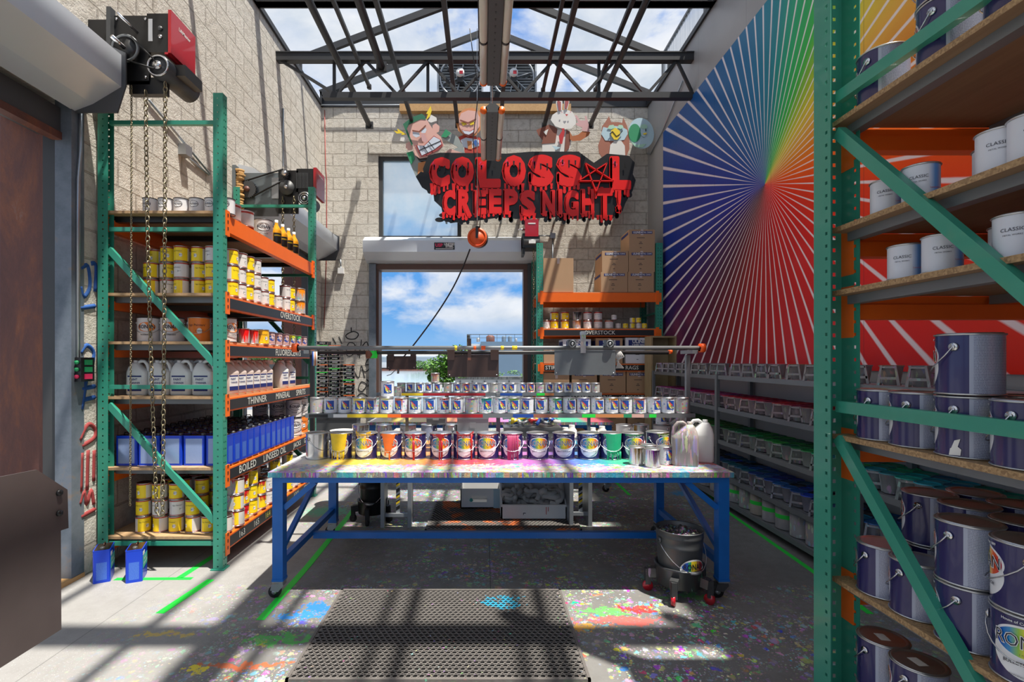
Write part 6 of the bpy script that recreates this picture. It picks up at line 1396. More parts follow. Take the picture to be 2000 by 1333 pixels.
# ------------------------------------------------------------ pails
def pail(name, lab, x, y, z, r, h, m, label=False, rz=0, fill='crust'):
    t = thing(name, lab, 'pail', (x, y, z), rz); b = MB()
    b.lathe([(r*.86, 0), (r*.87, .005), (r*.96, h*.68), (r*.985, h*.70), (r*.965, h*.73), (r*.98, h*.86), (r, h*.87), (r*.985, h*.90), (r*1.0, h-.008), (r*1.02, h-.004), (r*1.01, h), (r*.97, h-.004), (r*.95, h-.06)], m, 32); b.obj('body', t)
    b = MB(); v = []; f = []; nr, na = 8, 28; rr = random.Random(2)
    for i in range(nr+1):
        for j in range(na): a = 2*pi*j/na; q = r*.95*i/nr; v.append((q*cos(a), q*sin(a), h-.045+.022*rr.random()+.05*(1-(i/nr))*max(0, cos(a-.6))))
    for i in range(nr):
        for j in range(na): f.append((i*na+j, i*na+(j+1) % na, (i+1)*na+(j+1) % na, (i+1)*na+j))
    b.add(v, f, fill, True); b.obj('contents', t)
    b = MB(); pts = [((r+.008)*cos(pi*i/14), -abs((r+.02)*sin(pi*i/14))*1.0, h*.80-.17*sin(pi*i/14)) for i in range(15)]; b.tube(pts, .0025, 'wire', 6); BH = b.obj('bail_handle', t)
    k = MB(); k.tube([pts[6], pts[7], pts[8]], .009, 'grey_cup', 8); k.obj('handle_grip', BH)
    b = MB(); 
    for sx in (-1, 1): b.disc((sx*(r+.002), 0, h*.80), .02, .008, 'galv_dark', 'x', 12)
    b.obj('ear', t)
    if label:
        k = MB(); rl = r*.945
        def tp(pts): return pts
        for q, mm, dr, s in (([(.085*cos(2*pi*i/28), .062*sin(2*pi*i/28)) for i in range(28)], 'white', .0, 0), ):
            for i in range(28): 
                a, c = q[i], q[(i+1) % 28]; k.add([((rl+.006)*sin(pp[0]/rl), -(rl+.006)*cos(pp[0]/rl), h*.36+pp[1]) for pp in ((0, 0), a, c)], [(0, 1, 2)], 'white')
        cc = ['swirl_blue', 'swirl_blue', 'leaf_green', 'yellow', 'yellow', 'fur_orange', 'label_red', 'label_red']
        for i in range(8):
            x0, x1 = -.075+i*.15/8, -.075+(i+1)*.15/8
            def hh(x): return .038*sqrt(max(0, 1-(x/.0755)**2))
            k.add([((rl+.008)*sin(xx/rl), -(rl+.008)*cos(xx/rl), h*.40+zz) for xx, zz in ((x0, -hh(x0)), (x1, -hh(x1)), (x1, hh(x1)), (x0, hh(x0)))], [(0, 1, 2, 3)], cc[i])
        text_wrap(k, 'RONAN', .052, rl+.0095, h*.40, 'ink', .001, sx=.75); text_wrap(k, 'BULLETIN COLOR', .013, rl+.0075, h*.25, 'ink')
        k.obj('label', t)
    return t
def dolly(lab, x, y, r, m='dirty_plastic', wheel='red_paint', n=5, a0=.4):
    t = thing('pail_dolly', lab, 'dolly', (x, y, 0)); b = MB(); b.lathe([(r*.99, .075), (r*1.06, .08), (r*1.10, .19), (r*1.14, .195), (r*1.14, .205), (r*1.02, .205), (r*1.0, .09), (0.0, .088)], m, 32); b.obj('ring', t)
    for i in range(n):
        a = a0+2*pi*i/n; cx, cy = cos(a), sin(a)
        b = MB(); R0, R1 = r*1.06, r*1.42; b.bar((R0*cx, R0*cy, .13), (R1*cx, R1*cy, .125), .05, .06, m); b.bar((R1*cx, R1*cy, .15), (R1*cx, R1*cy, .045), .035, .035, m); AR = b.obj('arm', t)
        b = MB(); b.tube([(R1*cx-.012*cy, R1*cy+.012*cx, .034), (R1*cx+.012*cy, R1*cy-.012*cx, .034)], .034, wheel, 16); b.obj('wheel', AR)
    return t
bx, by = 1.30, 3.14+.16
dolly('round paint-dripped dolly on red casters at the right front table leg', bx-.0, by, .142, 'dirty_pail'); pail('paint_pail', 'large grey pail heaped with dried paint on the red-wheeled dolly', bx, by, .092, .150, .345, 'galv_dark', True, R(14))
dolly('black caster dolly under the table at its left rear', -1.08, 4.82, .128, 'black', 'rubber', 5, .9); pail('paint_pail', 'blackened pail on a dolly under the left rear of the work table', -1.08, 4.82, .092, .125, .33, 'black')
# ------------------------------------------------------------ between the tables: steel carts, crate, rag drawer
def leg_frame(lab, x0, x1, y):
    t = thing('steel_stand', lab, 'stand', ((x0+x1)/2, y, 0)); a = (x0+x1)/2
    for X in (x0, x1-.035):
        b = MB(); b.box(X-a, X-a+.035, -.03, .30, 0.0, .74, 'galv') if False else b.box(X-a, X-a+.035, -.03, .04, 0.0, .68, 'galv'); b.box(X-a, X-a+.008, .04, .28, .0, .68, 'galv'); b.obj('side_panel', t)
    b = MB(); b.box(x0-a, x1-a, 0, .03, .09, .12, 'galv'); b.box(x0-a, x1-a, 0, .25, .64, .68, 'galv'); b.obj('cross_rail', t)
    b = MB(); xm = .015; b.box(xm-.025, xm+.012, .03, .045, .12, .64, 'galv')
    b.obj('centre_post', t)
    k = MB()
    for i in range(9): z = .14+i*.055; k.add([(xm-.024, .0285, z), (xm+.011, .0285, z+.022), (xm+.011, .0285, z+.044), (xm-.024, .0285, z+.022)], [(0, 1, 2, 3)], 'yellow_hz' if i % 3 else 'black'); k.add([(xm-.024, .028, z+.022), (xm+.011, .028, z+.044), (xm+.011, .028, z+.056), (xm-.024, .028, z+.034)], [(0, 1, 2, 3)], 'black')
    k.obj('hazard_stripes', t); return t
leg_frame('galvanised stand with hazard stripes, left of the orange mat', -.955, -.67, 4.62); leg_frame('galvanised stand with hazard stripes between the tables, right of the rag drawer', .80, 1.01, 4.66)
yc = 5.14; t = thing('plastic_crate', 'white paint-marked crate with a hand hole on the orange mat', 'crate', (-.03, yc, .018)); b = MB()
x0, x1, hz = -.212, .21, .20
b.box(x0, x1, 0, .012, 0, .062, 'white'); b.box(x0, x1, 0, .012, .13, hz, 'white'); b.box(x0, -.10, 0, .012, .062, .13, 'white'); b.box(.06, x1, 0, .012, .062, .13, 'white'); b.box(x0, x1, .30, .312, 0, hz, 'white'); b.box(x0, x0+.01, 0, .31, 0, hz, 'white'); b.box(x1-.01, x1, 0, .31, 0, hz, 'white'); b.box(x0, x1, 0, .31, 0, .01, 'white'); b.obj('box', t)
b = MB(); b.box(.13, x1+.001, -.002, 0, .0, hz, 'pale_blue'); b.obj('blue_tape', t)
b = MB(); b.lathe([(.012, 0), (.02, .01), (.012, .03), (0, .035)], 'mint_box', 10, (-.10, -.004, .07)); b.obj('paint_blob', t)
yc = 4.80; t = thing('drawer', 'open grey-white drawer full of rags between the two tables', 'drawer', (.48, yc, .018)); b = MB()
b.box(-.315, .325, 0, .015, 0, .125, 'white'); b.box(-.315, .325, .36, .375, 0, .36, 'white'); b.add([(-.315, 0, 0), (-.315, .375, 0), (-.315, .375, .36), (-.315, 0, .125), (-.30, 0, 0), (-.30, .375, 0), (-.30, .375, .36), (-.30, 0, .125)], [(0, 1, 2, 3), (7, 6, 5, 4), (0, 3, 7, 4), (3, 2, 6, 7), (1, 0, 4, 5), (2, 1, 5, 6)], 'white')
b.add([(.31, 0, 0), (.31, .375, 0), (.31, .375, .36), (.31, 0, .125), (.325, 0, 0), (.325, .375, 0), (.325, .375, .36), (.325, 0, .125)], [(0, 1, 2, 3), (7, 6, 5, 4), (0, 3, 7, 4), (3, 2, 6, 7), (1, 0, 4, 5), (2, 1, 5, 6)], 'white'); b.box(-.315, .325, -.01, .018, .115, .135, 'white'); b.box(-.3, .31, .01, .36, 0, .01, 'white'); b.obj('box', t)
b = MB(); b.box(-.10, -.075, -.003, 0, .05, .056, 'ink'); b.box(-.10, -.095, -.003, 0, .035, .056, 'ink'); b.box(.12, .126, -.003, 0, .04, .115, 'label_red'); b.box(.14, .145, -.003, 0, .07, .115, 'label_red'); b.obj('paint_mark', t)
rr = random.Random(4); b = MB()
for i in range(46):
    cx, cy, cz = rr.uniform(-.26, .26), rr.uniform(.05, .32), rr.uniform(.05, .20)+.0; pts = []; a = rr.uniform(0, 6.28); rad = rr.uniform(.03, .08)
    for k_ in range(7): aa = a+k_*.55; pts.append((max(-.29, min(.30, cx+rad*cos(aa)*1.3)), max(.03, min(.34, cy+rad*sin(aa))), min(.33, cz+.02*sin(aa*2.1)+.012*k_)))
    b.tube(pts, rr.uniform(.018, .034), 'rag', 8)
tag(b.obj('rag_pile', None, (.48, yc, .018)), 'heap of crumpled white rags filling the drawer', 'rags', None, 'stuff')
b = MB(); b.box(-1.60, 1.98, 4.62, 5.32, .683, .713, 'galv'); b.box(-1.60, 1.98, 4.62, 4.64, .65, .683, 'galv'); tag(b.obj('steel_benchtop'), 'long galvanised low benchtop between the two tables, crowded with cans', 'bench')
# ------------------------------------------------------------ clutter between the tables
rnd = random.Random(12); TT = TZ+.003; TB = .713
def on2(pr, px, Y, rz, lab, col, cat='paint can', z=TB, grp=None): return put(pr, p(px, Y), Y, z, rz, lab, grp, col, cat)
on2(GAL['silver'], 704, 5.03, 1, 'silver gallon can at the left end of the low bench', (.6, .5, .4, .5)); on2(GAL['silver'], 750, 5.01, 2, 'silver gallon can on the low bench, second from its left', (.6, .5, .4, .5)); on2(GAL['white'], 797, 5.0, 1, 'tan gallon can on the low bench left of the dark one', (.4, .2, .2, .6))
on2(GAL['navy'], 838, 5.02, 2.6, 'dark navy gallon can on the low bench', (.02, .02, .2, .2)); on2(GAL['silver'], 880, 5.03, 2, 'silver gallon can under the card box on the low bench', (.5, .5, .5, .3))
for i, px in enumerate((655, 682)): on2(Q['dirty'], px, 4.98, .4, '%s of two paint-caked quarts at the left end of the low bench' % ['left', 'right'][i], (.7, .6, .5, .6))
b = MB(); b.lathe([(.09, TB), (.12, TB+.10), (.125, TB+.105), (.115, TB+.105), (.085, TB+.01), (0, TB+.01)], 'art_white', 24, (p(668, 5.2), 5.2, 0)); tag(b.obj('basin'), 'round white plastic basin on the low bench behind the caked quarts', 'basin')
for i, px in enumerate((735, 752, 770)): on2(HP['dirty'], px, 6.3, .4, '%s tiny cup standing on the second table behind' % ORD[i], (.5, .4, .3, .4), z=TT)
def case(px0, px1, Y, z0, z1, m, lab, nm='toolbox', clutter=False, d=.22):
    t = thing(nm, lab, 'box', (p((px0+px1)/2, Y), Y, z0)); w_ = (px1-px0)*Y/F/2; b = MB(); b.box(-w_, w_, 0, d, 0, z1-z0, m); b.obj('body', t)
    k = MB(); k.box(-w_*1.02, w_*1.02, -.008, d+.008, z1-z0-.02, z1-z0+.004, m); k.obj('lid', t); k = MB(); k.box(-.03, .03, -.02, -.008, (z1-z0)*.6, (z1-z0)*.8, 'galv'); k.obj('latch', t); return t
case(833, 870, 4.95, TB+.195, TB+.27, 'steel_gray', 'small brown-grey box on top of the silver can on the low bench'); case(893, 954, 4.95, TB, TB+.27, 'galv', 'grey metal case with a paint-scribbled front on the low bench')
case(1240, 1262, 5.2, TB, TB+.1, 'white', 'small white box at the right end of the low bench')
t = case(985, 1097, 4.96, TB, TB+.16, 'galv_dark', 'long open tray of spray heads and small paint tubes on the low bench', 'tool_tray')
rr = random.Random(8); cl = ['swirl_blue', 'galv', 'pale_blue', 'yellow', 'rag', 'mint_box', 'steel_gray', 'art_white', 'label_red', 'galv']
for i in range(34):
    x_ = rr.uniform(p(993, 4.99), p(1090, 4.99)); y_ = rr.uniform(4.99, 5.15); a = rr.uniform(0, 3.1); k = MB(); l = rr.uniform(.03, .07)
    k.tube([(x_-l*cos(a), y_-.03*sin(a), TB+.19+rr.uniform(0, .07)), (x_+l*cos(a), y_+.03*sin(a), TB+.18+rr.uniform(0, .06))], rr.uniform(.012, .02), cl[i % 10], 8)
    tag(k.obj('paint_tube'), 'small paint tube heaped in the open tray on the low bench', 'paint tube', 'tubes heaped in the tray')
for i, (px, m, h_) in enumerate([(1104, 'red_paint', .16), (1118, 'art_white', .18), (1160, 'red_paint', .15), (1180, 'red_paint', .16)]):
    b = MB(); b.lathe([(.045, 0), (.05, .01), (.05, h_*.7), (.03, h_*.85), (.03, h_)], 'art_white', 16, (0, 0, 0)); b.lathe([(.051, .01), (.051, h_*.45)], m, 16, (0, 0, 0)); tag(b.obj('plastic_tub', None, (p(px, 5.0), 5.0+.03*i, TB)), '%s plastic tub with a coloured lower half, right of the tray on the low bench' % ORD[i], 'tub', 'plastic tubs')
on2(GAL['oneshot'], 1219, 5.0, 2, 'yellow-topped gallon can at the right of the low bench', (.8, .5, .05, 2.6)); on2(GAL['silver'], 1252, 5.02, 2, 'silver gallon can right of the yellow-topped one on the low bench', (.4, .4, .4, .5)); on2(GAL['white'], 1292, 5.0, 2, 'pale gallon can at the right corner of the low bench', (.5, .5, .5, .4))
on2(Q['swirl'], 1291, 5.0, .3, 'blue-labelled small can stacked on the pale gallon of the low bench', (.3, .3, .4, .3), z=TB+.193); on2(J1, 1325, 5.05, 2.8, 'grey caked plastic jug at the far right of the low bench', (.4, .4, .4, .4), 'jug')
# card cartons under/behind, seen past the second table
# ------------------------------------------------------------ stacks of black trays by the back wall
def mk_tray():
    t = proto('nesting_tray', 'tray'); b = MB(); w_, d_, h_ = .088, .10, .052
    b.prism([(-w_*.85, 0), (w_*.85, 0), (w_, h_), (-w_, h_)], 'xz', d_-.01, d_, 'black'); b.box(-w_, -w_+.012, -d_, d_, 0, h_, 'dirty_pail'); b.box(w_-.012, w_, -d_, d_, 0, h_, 'dirty_pail'); b.box(-w_, w_, -d_, d_, 0, .006, 'black')
    b.box(-w_*1.04, w_*1.04, -d_*1.02, -d_+.008, h_-.012, h_, 'objcol'); b.box(-w_*1.0, w_*1.0, -d_*1.02, -d_+.008, 0, .010, 'dirty_pail'); b.obj('shell', t)
    k = MB(); k.box(-w_*.5, w_*.5, -d_*1.06, -d_*1.02, h_*.35, h_*.62, 'dirty_plastic'); k.obj('pull', t); return t
TRAY = reg(mk_tray()); YT = 8.2; rnd = random.Random(6)
b = MB(); b.box(p(617, YT), p(700, YT), YT-.12, YT+.14, 0, .60, 'dark_gray'); b.box(p(617, YT)-.01, p(700, YT)+.01, YT-.13, YT+.15, .58, .62, 'strip_black'); tag(b.obj('low_cabinet'), 'low dark cabinet carrying the stacks of black trays by the back wall', 'cabinet')
for ci, (px, n, nm) in enumerate([(633, 20, 'left'), (657, 19, 'middle'), (682, 14, 'right')]):
    for j in range(n):
        hot = rnd.random(); cc = (.02, .6, .05, 1) if hot < .06 else ((.8, .15, .02, 1) if hot < .14 else ((.3, .3, .32, 1) if hot < .5 else (.05, .05, .06, 1)))
        dup(TRAY, (p(px, YT)+rnd.uniform(-.006, .006), YT+rnd.uniform(-.01, .01), .62+j*.0625), rnd.uniform(-.04, .04)+(.25 if ci == 2 else 0), 'black tray, %s up from the cabinet, %s stack by the back wall' % (ORD[j], nm), 'tray', 'nested black trays by the back wall', cc)
# ------------------------------------------------------------ back right rack with cartons
BR = thing('pallet_rack', 'green and orange rack of cartons against the back wall beside the mural', 'rack', (1.83, 8.25, 0))
X0, X1, Y0, Y1, ZB_ = .835, 2.83, 7.86, 8.70, 3.41
pre = set(C.objects)
for x0, x1, fc in ((X0, X0+.10, 'y-'), (X1-.10, X1, 'y-')):
    post(BR, x0, x1, Y0, Y0+.06, ZB_, 'y-'); post(BR, x0, x1, Y1-.06, Y1, ZB_, 'y+')
    for z in (.3, 1.3, 2.3, 3.2): k = MB(); k.box((x0+x1)/2-.015, (x0+x1)/2+.015, Y0+.06, Y1-.06, z, z+.03, 'green'); k.obj('brace', BR)
    k = MB(); k.bar(((x0+x1)/2, Y0+.05, 2.3), ((x0+x1)/2, Y1-.05, 1.33), .03, .03, 'green'); k.obj('brace', BR)
BSH = [2.62, 2.045, 1.49, 1.02]
for i, z in enumerate(BSH):
    h_ = .145 if i == 0 else .115
    for yy, s in ((Y0-.005, 1), (Y1, -1)):
        b = MB(); b.box(X0+.02, X1-.02, *( (yy, yy+.04) if s > 0 else (yy-.04, yy)), z-h_, z, 'orange'); b.obj('beam', BR)
    for x_ in (X0+.055, X1-.11): b = MB(); b.box(x_, x_+.05, Y0-.014, Y0-.004, z-h_-.04, z+.03, 'orange'); b.obj('beam_connector', BR)
    b = MB(); b.box(X0+.03, X1-.03, Y0+.03, Y1-.03, z-.004, z+.014, 'plywood'); b.obj('shelf_board', BR)
    if i: 
        b = MB(); b.box(X0+.12, X1-.14, Y0-.008, Y0-.005, z-h_+.012, z-.012, 'strip_black'); SS_ = b.obj('sign_strip', BR)
        wd = [None, [('OVERSTOCK', 1171)], [('STIR', 1075), ('STICKS', 1106), ('RAGS', 1234)], [('CLEANER,', 1135), ('POURING', 1172), ('SUPPORT', 1235)]][i]
        for tx, px in wd: b = MB(); text_on(b, tx, .085, (p(px, Y0), Y0-.0095, z-h_/2), (1, 0, 0), (0, 0, 1), 'chalk', .0008, 1.0); b.obj('chalk_lettering', SS_)
for o in list(C.objects):
    if o.parent == BR: off(o, BR)
def carton(lab, px0, px1, py0, py1, Y, d, m='cardboard', txt=None, grp=None, z=None, big=False):
    a = P(px0, py1, Y); c = P(px1, py0, Y); w_ = (c[0]-a[0])/2; h_ = c[2]-a[2]
    t = thing('cardboard_box', lab, 'box', ((a[0]+c[0])/2, Y, a[2] if z is None else z), 0, grp)
    b = MB(); b.box(-w_, w_, 0, d, 0, h_, m); b.obj('carton', t)
    k = MB(); k.box(-.02, .02, -.001, 0, h_-.09, h_, 'plastic_tan'); k.obj('sealing_tape', t)
    if txt:
        k = MB(); zz = h_*(.86 if not big else .80); hh = h_*.062 if not big else h_*.11; k.box(-w_*.78, w_*.80, -.0015, 0, zz-hh, zz+hh, 'uline'); k.box(-w_-.0015, -w_, d*.12, d*.9, zz-hh, zz+hh, 'uline')
        if big: text_on(k, 'ULINE', .075, (0, -.0025, zz+.018), (1, 0, 0), (0, 0, 1), 'white', .002); text_on(k, txt, .034, (0, -.0025, zz-.032), (1, 0, 0), (0, 0, 1), 'white', .001)
        else: text_on(k, 'ULINE', .042, (-w_*.42, -.0025, zz), (1, 0, 0), (0, 0, 1), 'white', .0015); text_on(k, txt, .030, (w_*.32, -.0025, zz), (1, 0, 0), (0, 0, 1), 'white', .0008)
        for q, (s, f_) in enumerate([(.34, .60), (.10, .40), (.16, .33), (.08, .14)]): k.box(-w_*s*.9-.02, w_*s*.9-.02, -.001, 0, h_*f_, h_*f_+.008, 'ink')
        k.obj('printing', t)
    return t
Yf = Y0+.02; zt = BSH[0]+.014
g_ = 'brown cartons with blue bands on the rack top'
carton('plain brown carton on the left of the rack top', 1061, 1120, 505, 571.5, Yf, .45, z=zt)
carton('brown carton with a blue band, lower left of the group on the rack top', 1174, 1225.5, 532, 571.5, Yf, .50, txt='METAL CANS', grp=g_, z=zt); carton('brown carton with a blue band, lower right of the group on the rack top', 1226.5, 1277, 532, 571.5, Yf, .50, txt='METAL CANS', grp=g_, z=zt)
h1 = 39.5*Yf/F
carton('brown carton with a blue band, second layer left on the rack top', 1176, 1227, 490, 531, Yf, .50, txt='METAL CANS', grp=g_, z=zt+h1); carton('brown carton with a blue band, second layer right on the rack top', 1228, 1279, 490, 531, Yf, .50, txt='METAL CANS', grp=g_, z=zt+h1)
carton('topmost brown carton on the rack, highest of the group', 1229, 1279, 447, 489, Yf, .50, txt='METAL CANS', grp=g_, z=zt+h1+41*Yf/F)
z3 = BSH[2]+.014
carton('white carton with a large blue label, left on the rags shelf of the back rack', 1100, 1154, 664, 711, Yf, .45, 'cardboard_w', 'T-SHIRT RAGS', None, z3, True); carton('brown carton with a large blue label, middle of the rags shelf', 1164, 1216, 662, 711, Yf, .45, 'cardboard', 'T-SHIRT RAGS', None, z3, True); carton('white carton with a large blue label, right on the rags shelf of the back rack', 1222, 1273, 661, 711, Yf, .45, 'cardboard_w', 'T-SHIRT RAGS', None, z3, True)
carton('half-hidden brown carton at the left end of the rags shelf', 1062, 1090, 681, 711, Yf, .30, z=z3)
z4_ = BSH[3]+.014
for i, (a, c, tx) in enumerate([(1062, 1112, None), (1117, 1166, 'METAL CANS'), (1172, 1222, 'METAL CANS'), (1224, 1273, 'METAL CANS')]): carton('brown carton, %s from the left on the lowest visible shelf of the back rack' % ORD[i], a, c, 726+(3 if i == 0 else 0), 768, Yf, .45, txt=tx, z=z4_)
for i, (a, c) in enumerate([(1175, 1222), (1226, 1272)]): carton('brown carton low on the back rack behind the tiered cans, %s one' % ['left', 'right'][i], a, c, 806, 845, Yf+.1, .40, txt='METAL CANS', z=.42)
b = MB(); b.box(X0+.12, X1-.12, Y0+.05, Y1-.05, 0.0, .42, 'timber'); tag(b.obj('wooden_pallet'), 'low wooden platform on the floor inside the back rack', 'pallet')
# cans on the overstock shelf
zc = BSH[1]+.014; rnd = random.Random(31)
low = [(1067, 'pale', 'MD', 'white'), (1083, 'yellow', 'MD', 'yellow'), (1103.5, 'yellow', 'MD', 'yellow'), (1127, 'dirty', 'MD', 'brown-dripped'), (1148, 'pale', 'MD', 'pale pink'), (1168.5, 'pale', 'MD', 'white'), (1190, 'pale', 'MD', 'white'), (1208, 'pale', 'SM', 'small white'), (1222, 'yellow', 'SM', 'small yellow'), (1235.5, 'yellow', 'SM', 'small yellow'), (1247.5, 'pale', 'SM', 'small pale yellow'), (1259, 'yellow', 'SM', 'small yellow')]
for i, (px, kk, sz, nm) in enumerate(low): put((MD if sz == 'MD' else SMQ)[kk], p(px, 7.96), 7.98, zc, R(rnd.uniform(-20, 30)), '%s can, %s from the left on the overstock shelf of the back rack' % (nm, ORD[i]), 'cans on the back overstock shelf', (.4, .15, .05, 1.5 if kk == 'dirty' else .2))
up = [(1083, 'yellow', 'MD', .136, 'yellow'), (1103.5, 'yellow', 'MD', .136, 'yellow'), (1128, 'dirty', 'MD', .136, 'black-dripped'), (1148, 'pale', 'MD', .136, 'white'), (1168.5, 'pale', 'MD', .136, 'white'), (1200, 'pale', 'SM', .089, 'small pale'), (1236, 'yellow', 'SM', .089, 'small yellow'), (1247.5, 'yellow', 'SM', .089, 'small yellow')]
for i, (px, kk, sz, dz, nm) in enumerate(up): put((MD if sz == 'MD' else SMQ)[kk], p(px, 7.96), 7.98, zc+dz if i != 5 else zc+.136, R(rnd.uniform(-20, 30)), '%s can in the upper layer, %s from left, back overstock shelf' % (nm, ORD[i]), 'cans on the back overstock shelf', (.02, .02, .02, 2.2 if kk == 'dirty' else .0))
# wooden cabinet at the end of the grey shelves
t = thing('wooden_crate', 'tall open pale wooden box standing past the end of the grey shelves', 'crate', (2.69, 7.6, 0)); b = MB(); zt_ = 1.89
b.box(-.19, -.165, -.18, .12, 0, zt_, 'crate_wood'); b.box(.165, .19, -.18, .12, 0, zt_, 'crate_wood'); b.box(-.19, .19, -.18, .12, zt_, zt_+.025, 'crate_wood'); b.box(-.165, .165, .10, .12, 0, zt_, 'crate_wood'); b.obj('box', t)
# ------------------------------------------------------------ grey shelves of paint pots along the mural wall
GS = thing('steel_shelving', 'long grey steel shelving of paint pots along the mural wall', 'shelving', (2.7, 4.5, 0))
GX0, GX1, GY0, GY1 = 2.50, 2.88, 1.35, 7.35
for z in (1.385, 1.045, .70, .345, .095):
    b = MB(); b.box(GX0, GX0+.025, GY0, GY1, z-.038, z+.004, 'steel_gray'); b.box(GX1-.02, GX1, GY0, GY1, z-.038, z+.004, 'steel_gray'); b.obj('rail', GS)
    b = MB(); b.box(GX0+.02, GX1-.01, GY0, GY1, z-.012, z-.002, 'galv'); b.obj('shelf_panel', GS)
for y_ in (GY0, 3.30, 5.31, GY1-.045):
    for x_ in (GX0-.012, GX1-.035):
        b = MB(); b.box(x_, x_+.035, y_, y_+.045, 0, 1.40, 'steel_gray'); b.box(x_-.01, x_+.05, y_-.01, y_+.055, 0, .006, 'steel_gray'); b.obj('upright', GS)
    b = MB(); b.box(GX0, GX1, y_+.01, y_+.03, 1.34, 1.37, 'galv_dark'); b.obj('cross_bar', GS)
for o in list(C.objects):
    if o.parent == GS: off(o, GS)
rnd = random.Random(17)
SN = ['top', 'second', 'third', 'fourth']
def ORD_(i): return ORD[i] if i < 26 else 'thirty-'+ORD[i-30] if i >= 30 else ['twenty-seventh', 'twenty-eighth', 'twenty-ninth', 'thirtieth'][i-26]
def potcol(s, y):
    k = (y-1.4)/5.9; j = lambda c, a=.6: tuple(max(.004, x*(1+rnd.uniform(-a, a))) for x in c)
    if s == 0: return rnd.choice([((.16, .15, .15), 'grey'), ((.22, .12, .06), 'brown'), ((.3, .1, .15), 'maroon'), ((.12, .13, .15), 'dark grey')])
    if s == 1: c, n_ = ((.42, .05, .20), 'magenta') if k > .66 else (((.38, .015, .05), 'crimson') if k > .38 else (((.48, .025, .02), 'red') if k > .2 else ((.6, .12, .02), 'orange')))
    elif s == 2: c, n_ = ((.03, .13, .02), 'olive green') if k > .66 else (((.015, .20, .06), 'green') if k > .44 else (((.01, .30, .17), 'emerald') if k > .33 else ((.01, .28, .32), 'teal')))
    else: c, n_ = ((.01, .03, .10), 'navy') if k > .72 else (((.01, .09, .38), 'blue') if k > .35 else (((.01, .13, .36), 'bright blue') if k > .22 else ((.02, .02, .08), 'midnight')))
    return (j(c), n_)
RW = ['front', 'middle', 'back']
for s, z in enumerate((1.389, 1.049, .704, .349)):
    for r_ in range(3):
        nn = 38; pt_ = .131; pt_ = .238 if s == 0 else pt_
        for i in range(nn):
            y_ = 7.22-i*pt_-(.0655 if r_ == 1 else 0)+rnd.uniform(-.004, .004); x_ = [2.578, 2.702, 2.812][r_]+(.014 if (r_ == 0 and i % 2) else 0)
            if s == 0 and r_ > 0: continue
            if y_ < 2.35 or (s < 1 and y_ < 2.75): continue
            if abs(y_-5.33) < .045 and r_ == 0: y_ += .05
            cc, nm = potcol(s, y_ + (rnd.uniform(-.3, .3)))
            if s == 3 and r_ > 0 and rnd.random() < .4: cc, nm = (.015, .02, .04), 'dark navy'
            rz = R(-48+rnd.uniform(-8, 8))
            if r_ == 0 and (s == 0 or i % 2 == 0):
                dup(POT, (x_+.012, y_, z+.0), rz, '%s paint pot with grip, %s from far end, front row, %s grey shelf' % (nm, ORD_(i), SN[s]), 'paint pot', 'grey paint pots with grips, %s shelf' % SN[s], (*cc, 1))
            else:
                o = POT2 if 'POT2' in globals() else None
                if o is None:
                    b = MB(); h_ = .125; b.lathe([(.040, 0.0), (.044, .004), (.062, h_), (.065, h_+.001), (.065, h_-.006), (.058, h_-.01)], 'dirty_plastic', 14); b.lathe([(.0658, h_-.004), (.066, h_+.002), (.060, h_+.002), (.057, h_-.012), (0, h_-.012)], 'objcol', 14); POT2 = b.obj('paint_pot', None, (0, 0, -50)); PROTO.append(POT2)
                dup(POT2, (x_, y_, z), rz, '%s paint pot, %s from far end, %s row, %s grey shelf' % (nm, ORD_(i), RW[r_], SN[s]), 'paint pot', 'grey paint pots in the %s row, %s shelf' % (RW[r_], SN[s]), (*cc, 1))
# big caked cans on the bottom shelf
gal2 = {}
b = MB(); r_, h_ = .085, .19; b.lathe([(r_, 0), (r_, h_), (r_-.004, h_), (r_-.005, h_-.03), (0, h_-.03)], 'dirty_plastic', 24); b.ring((0, 0, h_), r_, .004, 'galv', n=24); BIG = b.obj('caked_can', None, (0, 0, -50)); PROTO.append(BIG)
k = MB(); patch(k, r_+.001, -2.2, .6, .09, .125, 'green_tape', 12); GT = k.mesh('tape_band')
for i in range(15):
    y_ = 5.12-i*.205+(0 if i < 11 else 0); 
    if i > 11: y_ = 5.55+(i-12)*.25
    cc = [(.3, .35, .3), (.4, .38, .32), (.75, .5, .05), (.45, .45, .45), (.15, .15, .14), (.4, .43, .45), (.2, .2, .22), (.3, .3, .3)][i % 8]
    o = dup(BIG, (2.62, y_, .099), R(-30), '%s caked open can%s, %s in line on the bottom grey shelf' % (['greenish', 'tan', 'yellow', 'grey', 'blackish', 'silver-grey', 'charcoal', 'smoke-grey'][i % 8], ' with green tape' if i in (0, 2, 3, 4) else '', ORD[i]), 'paint can', 'caked cans on the bottom shelf', (*cc, 1))
    if i in (0, 2, 3, 4): mobj('tape_band', GT, o)
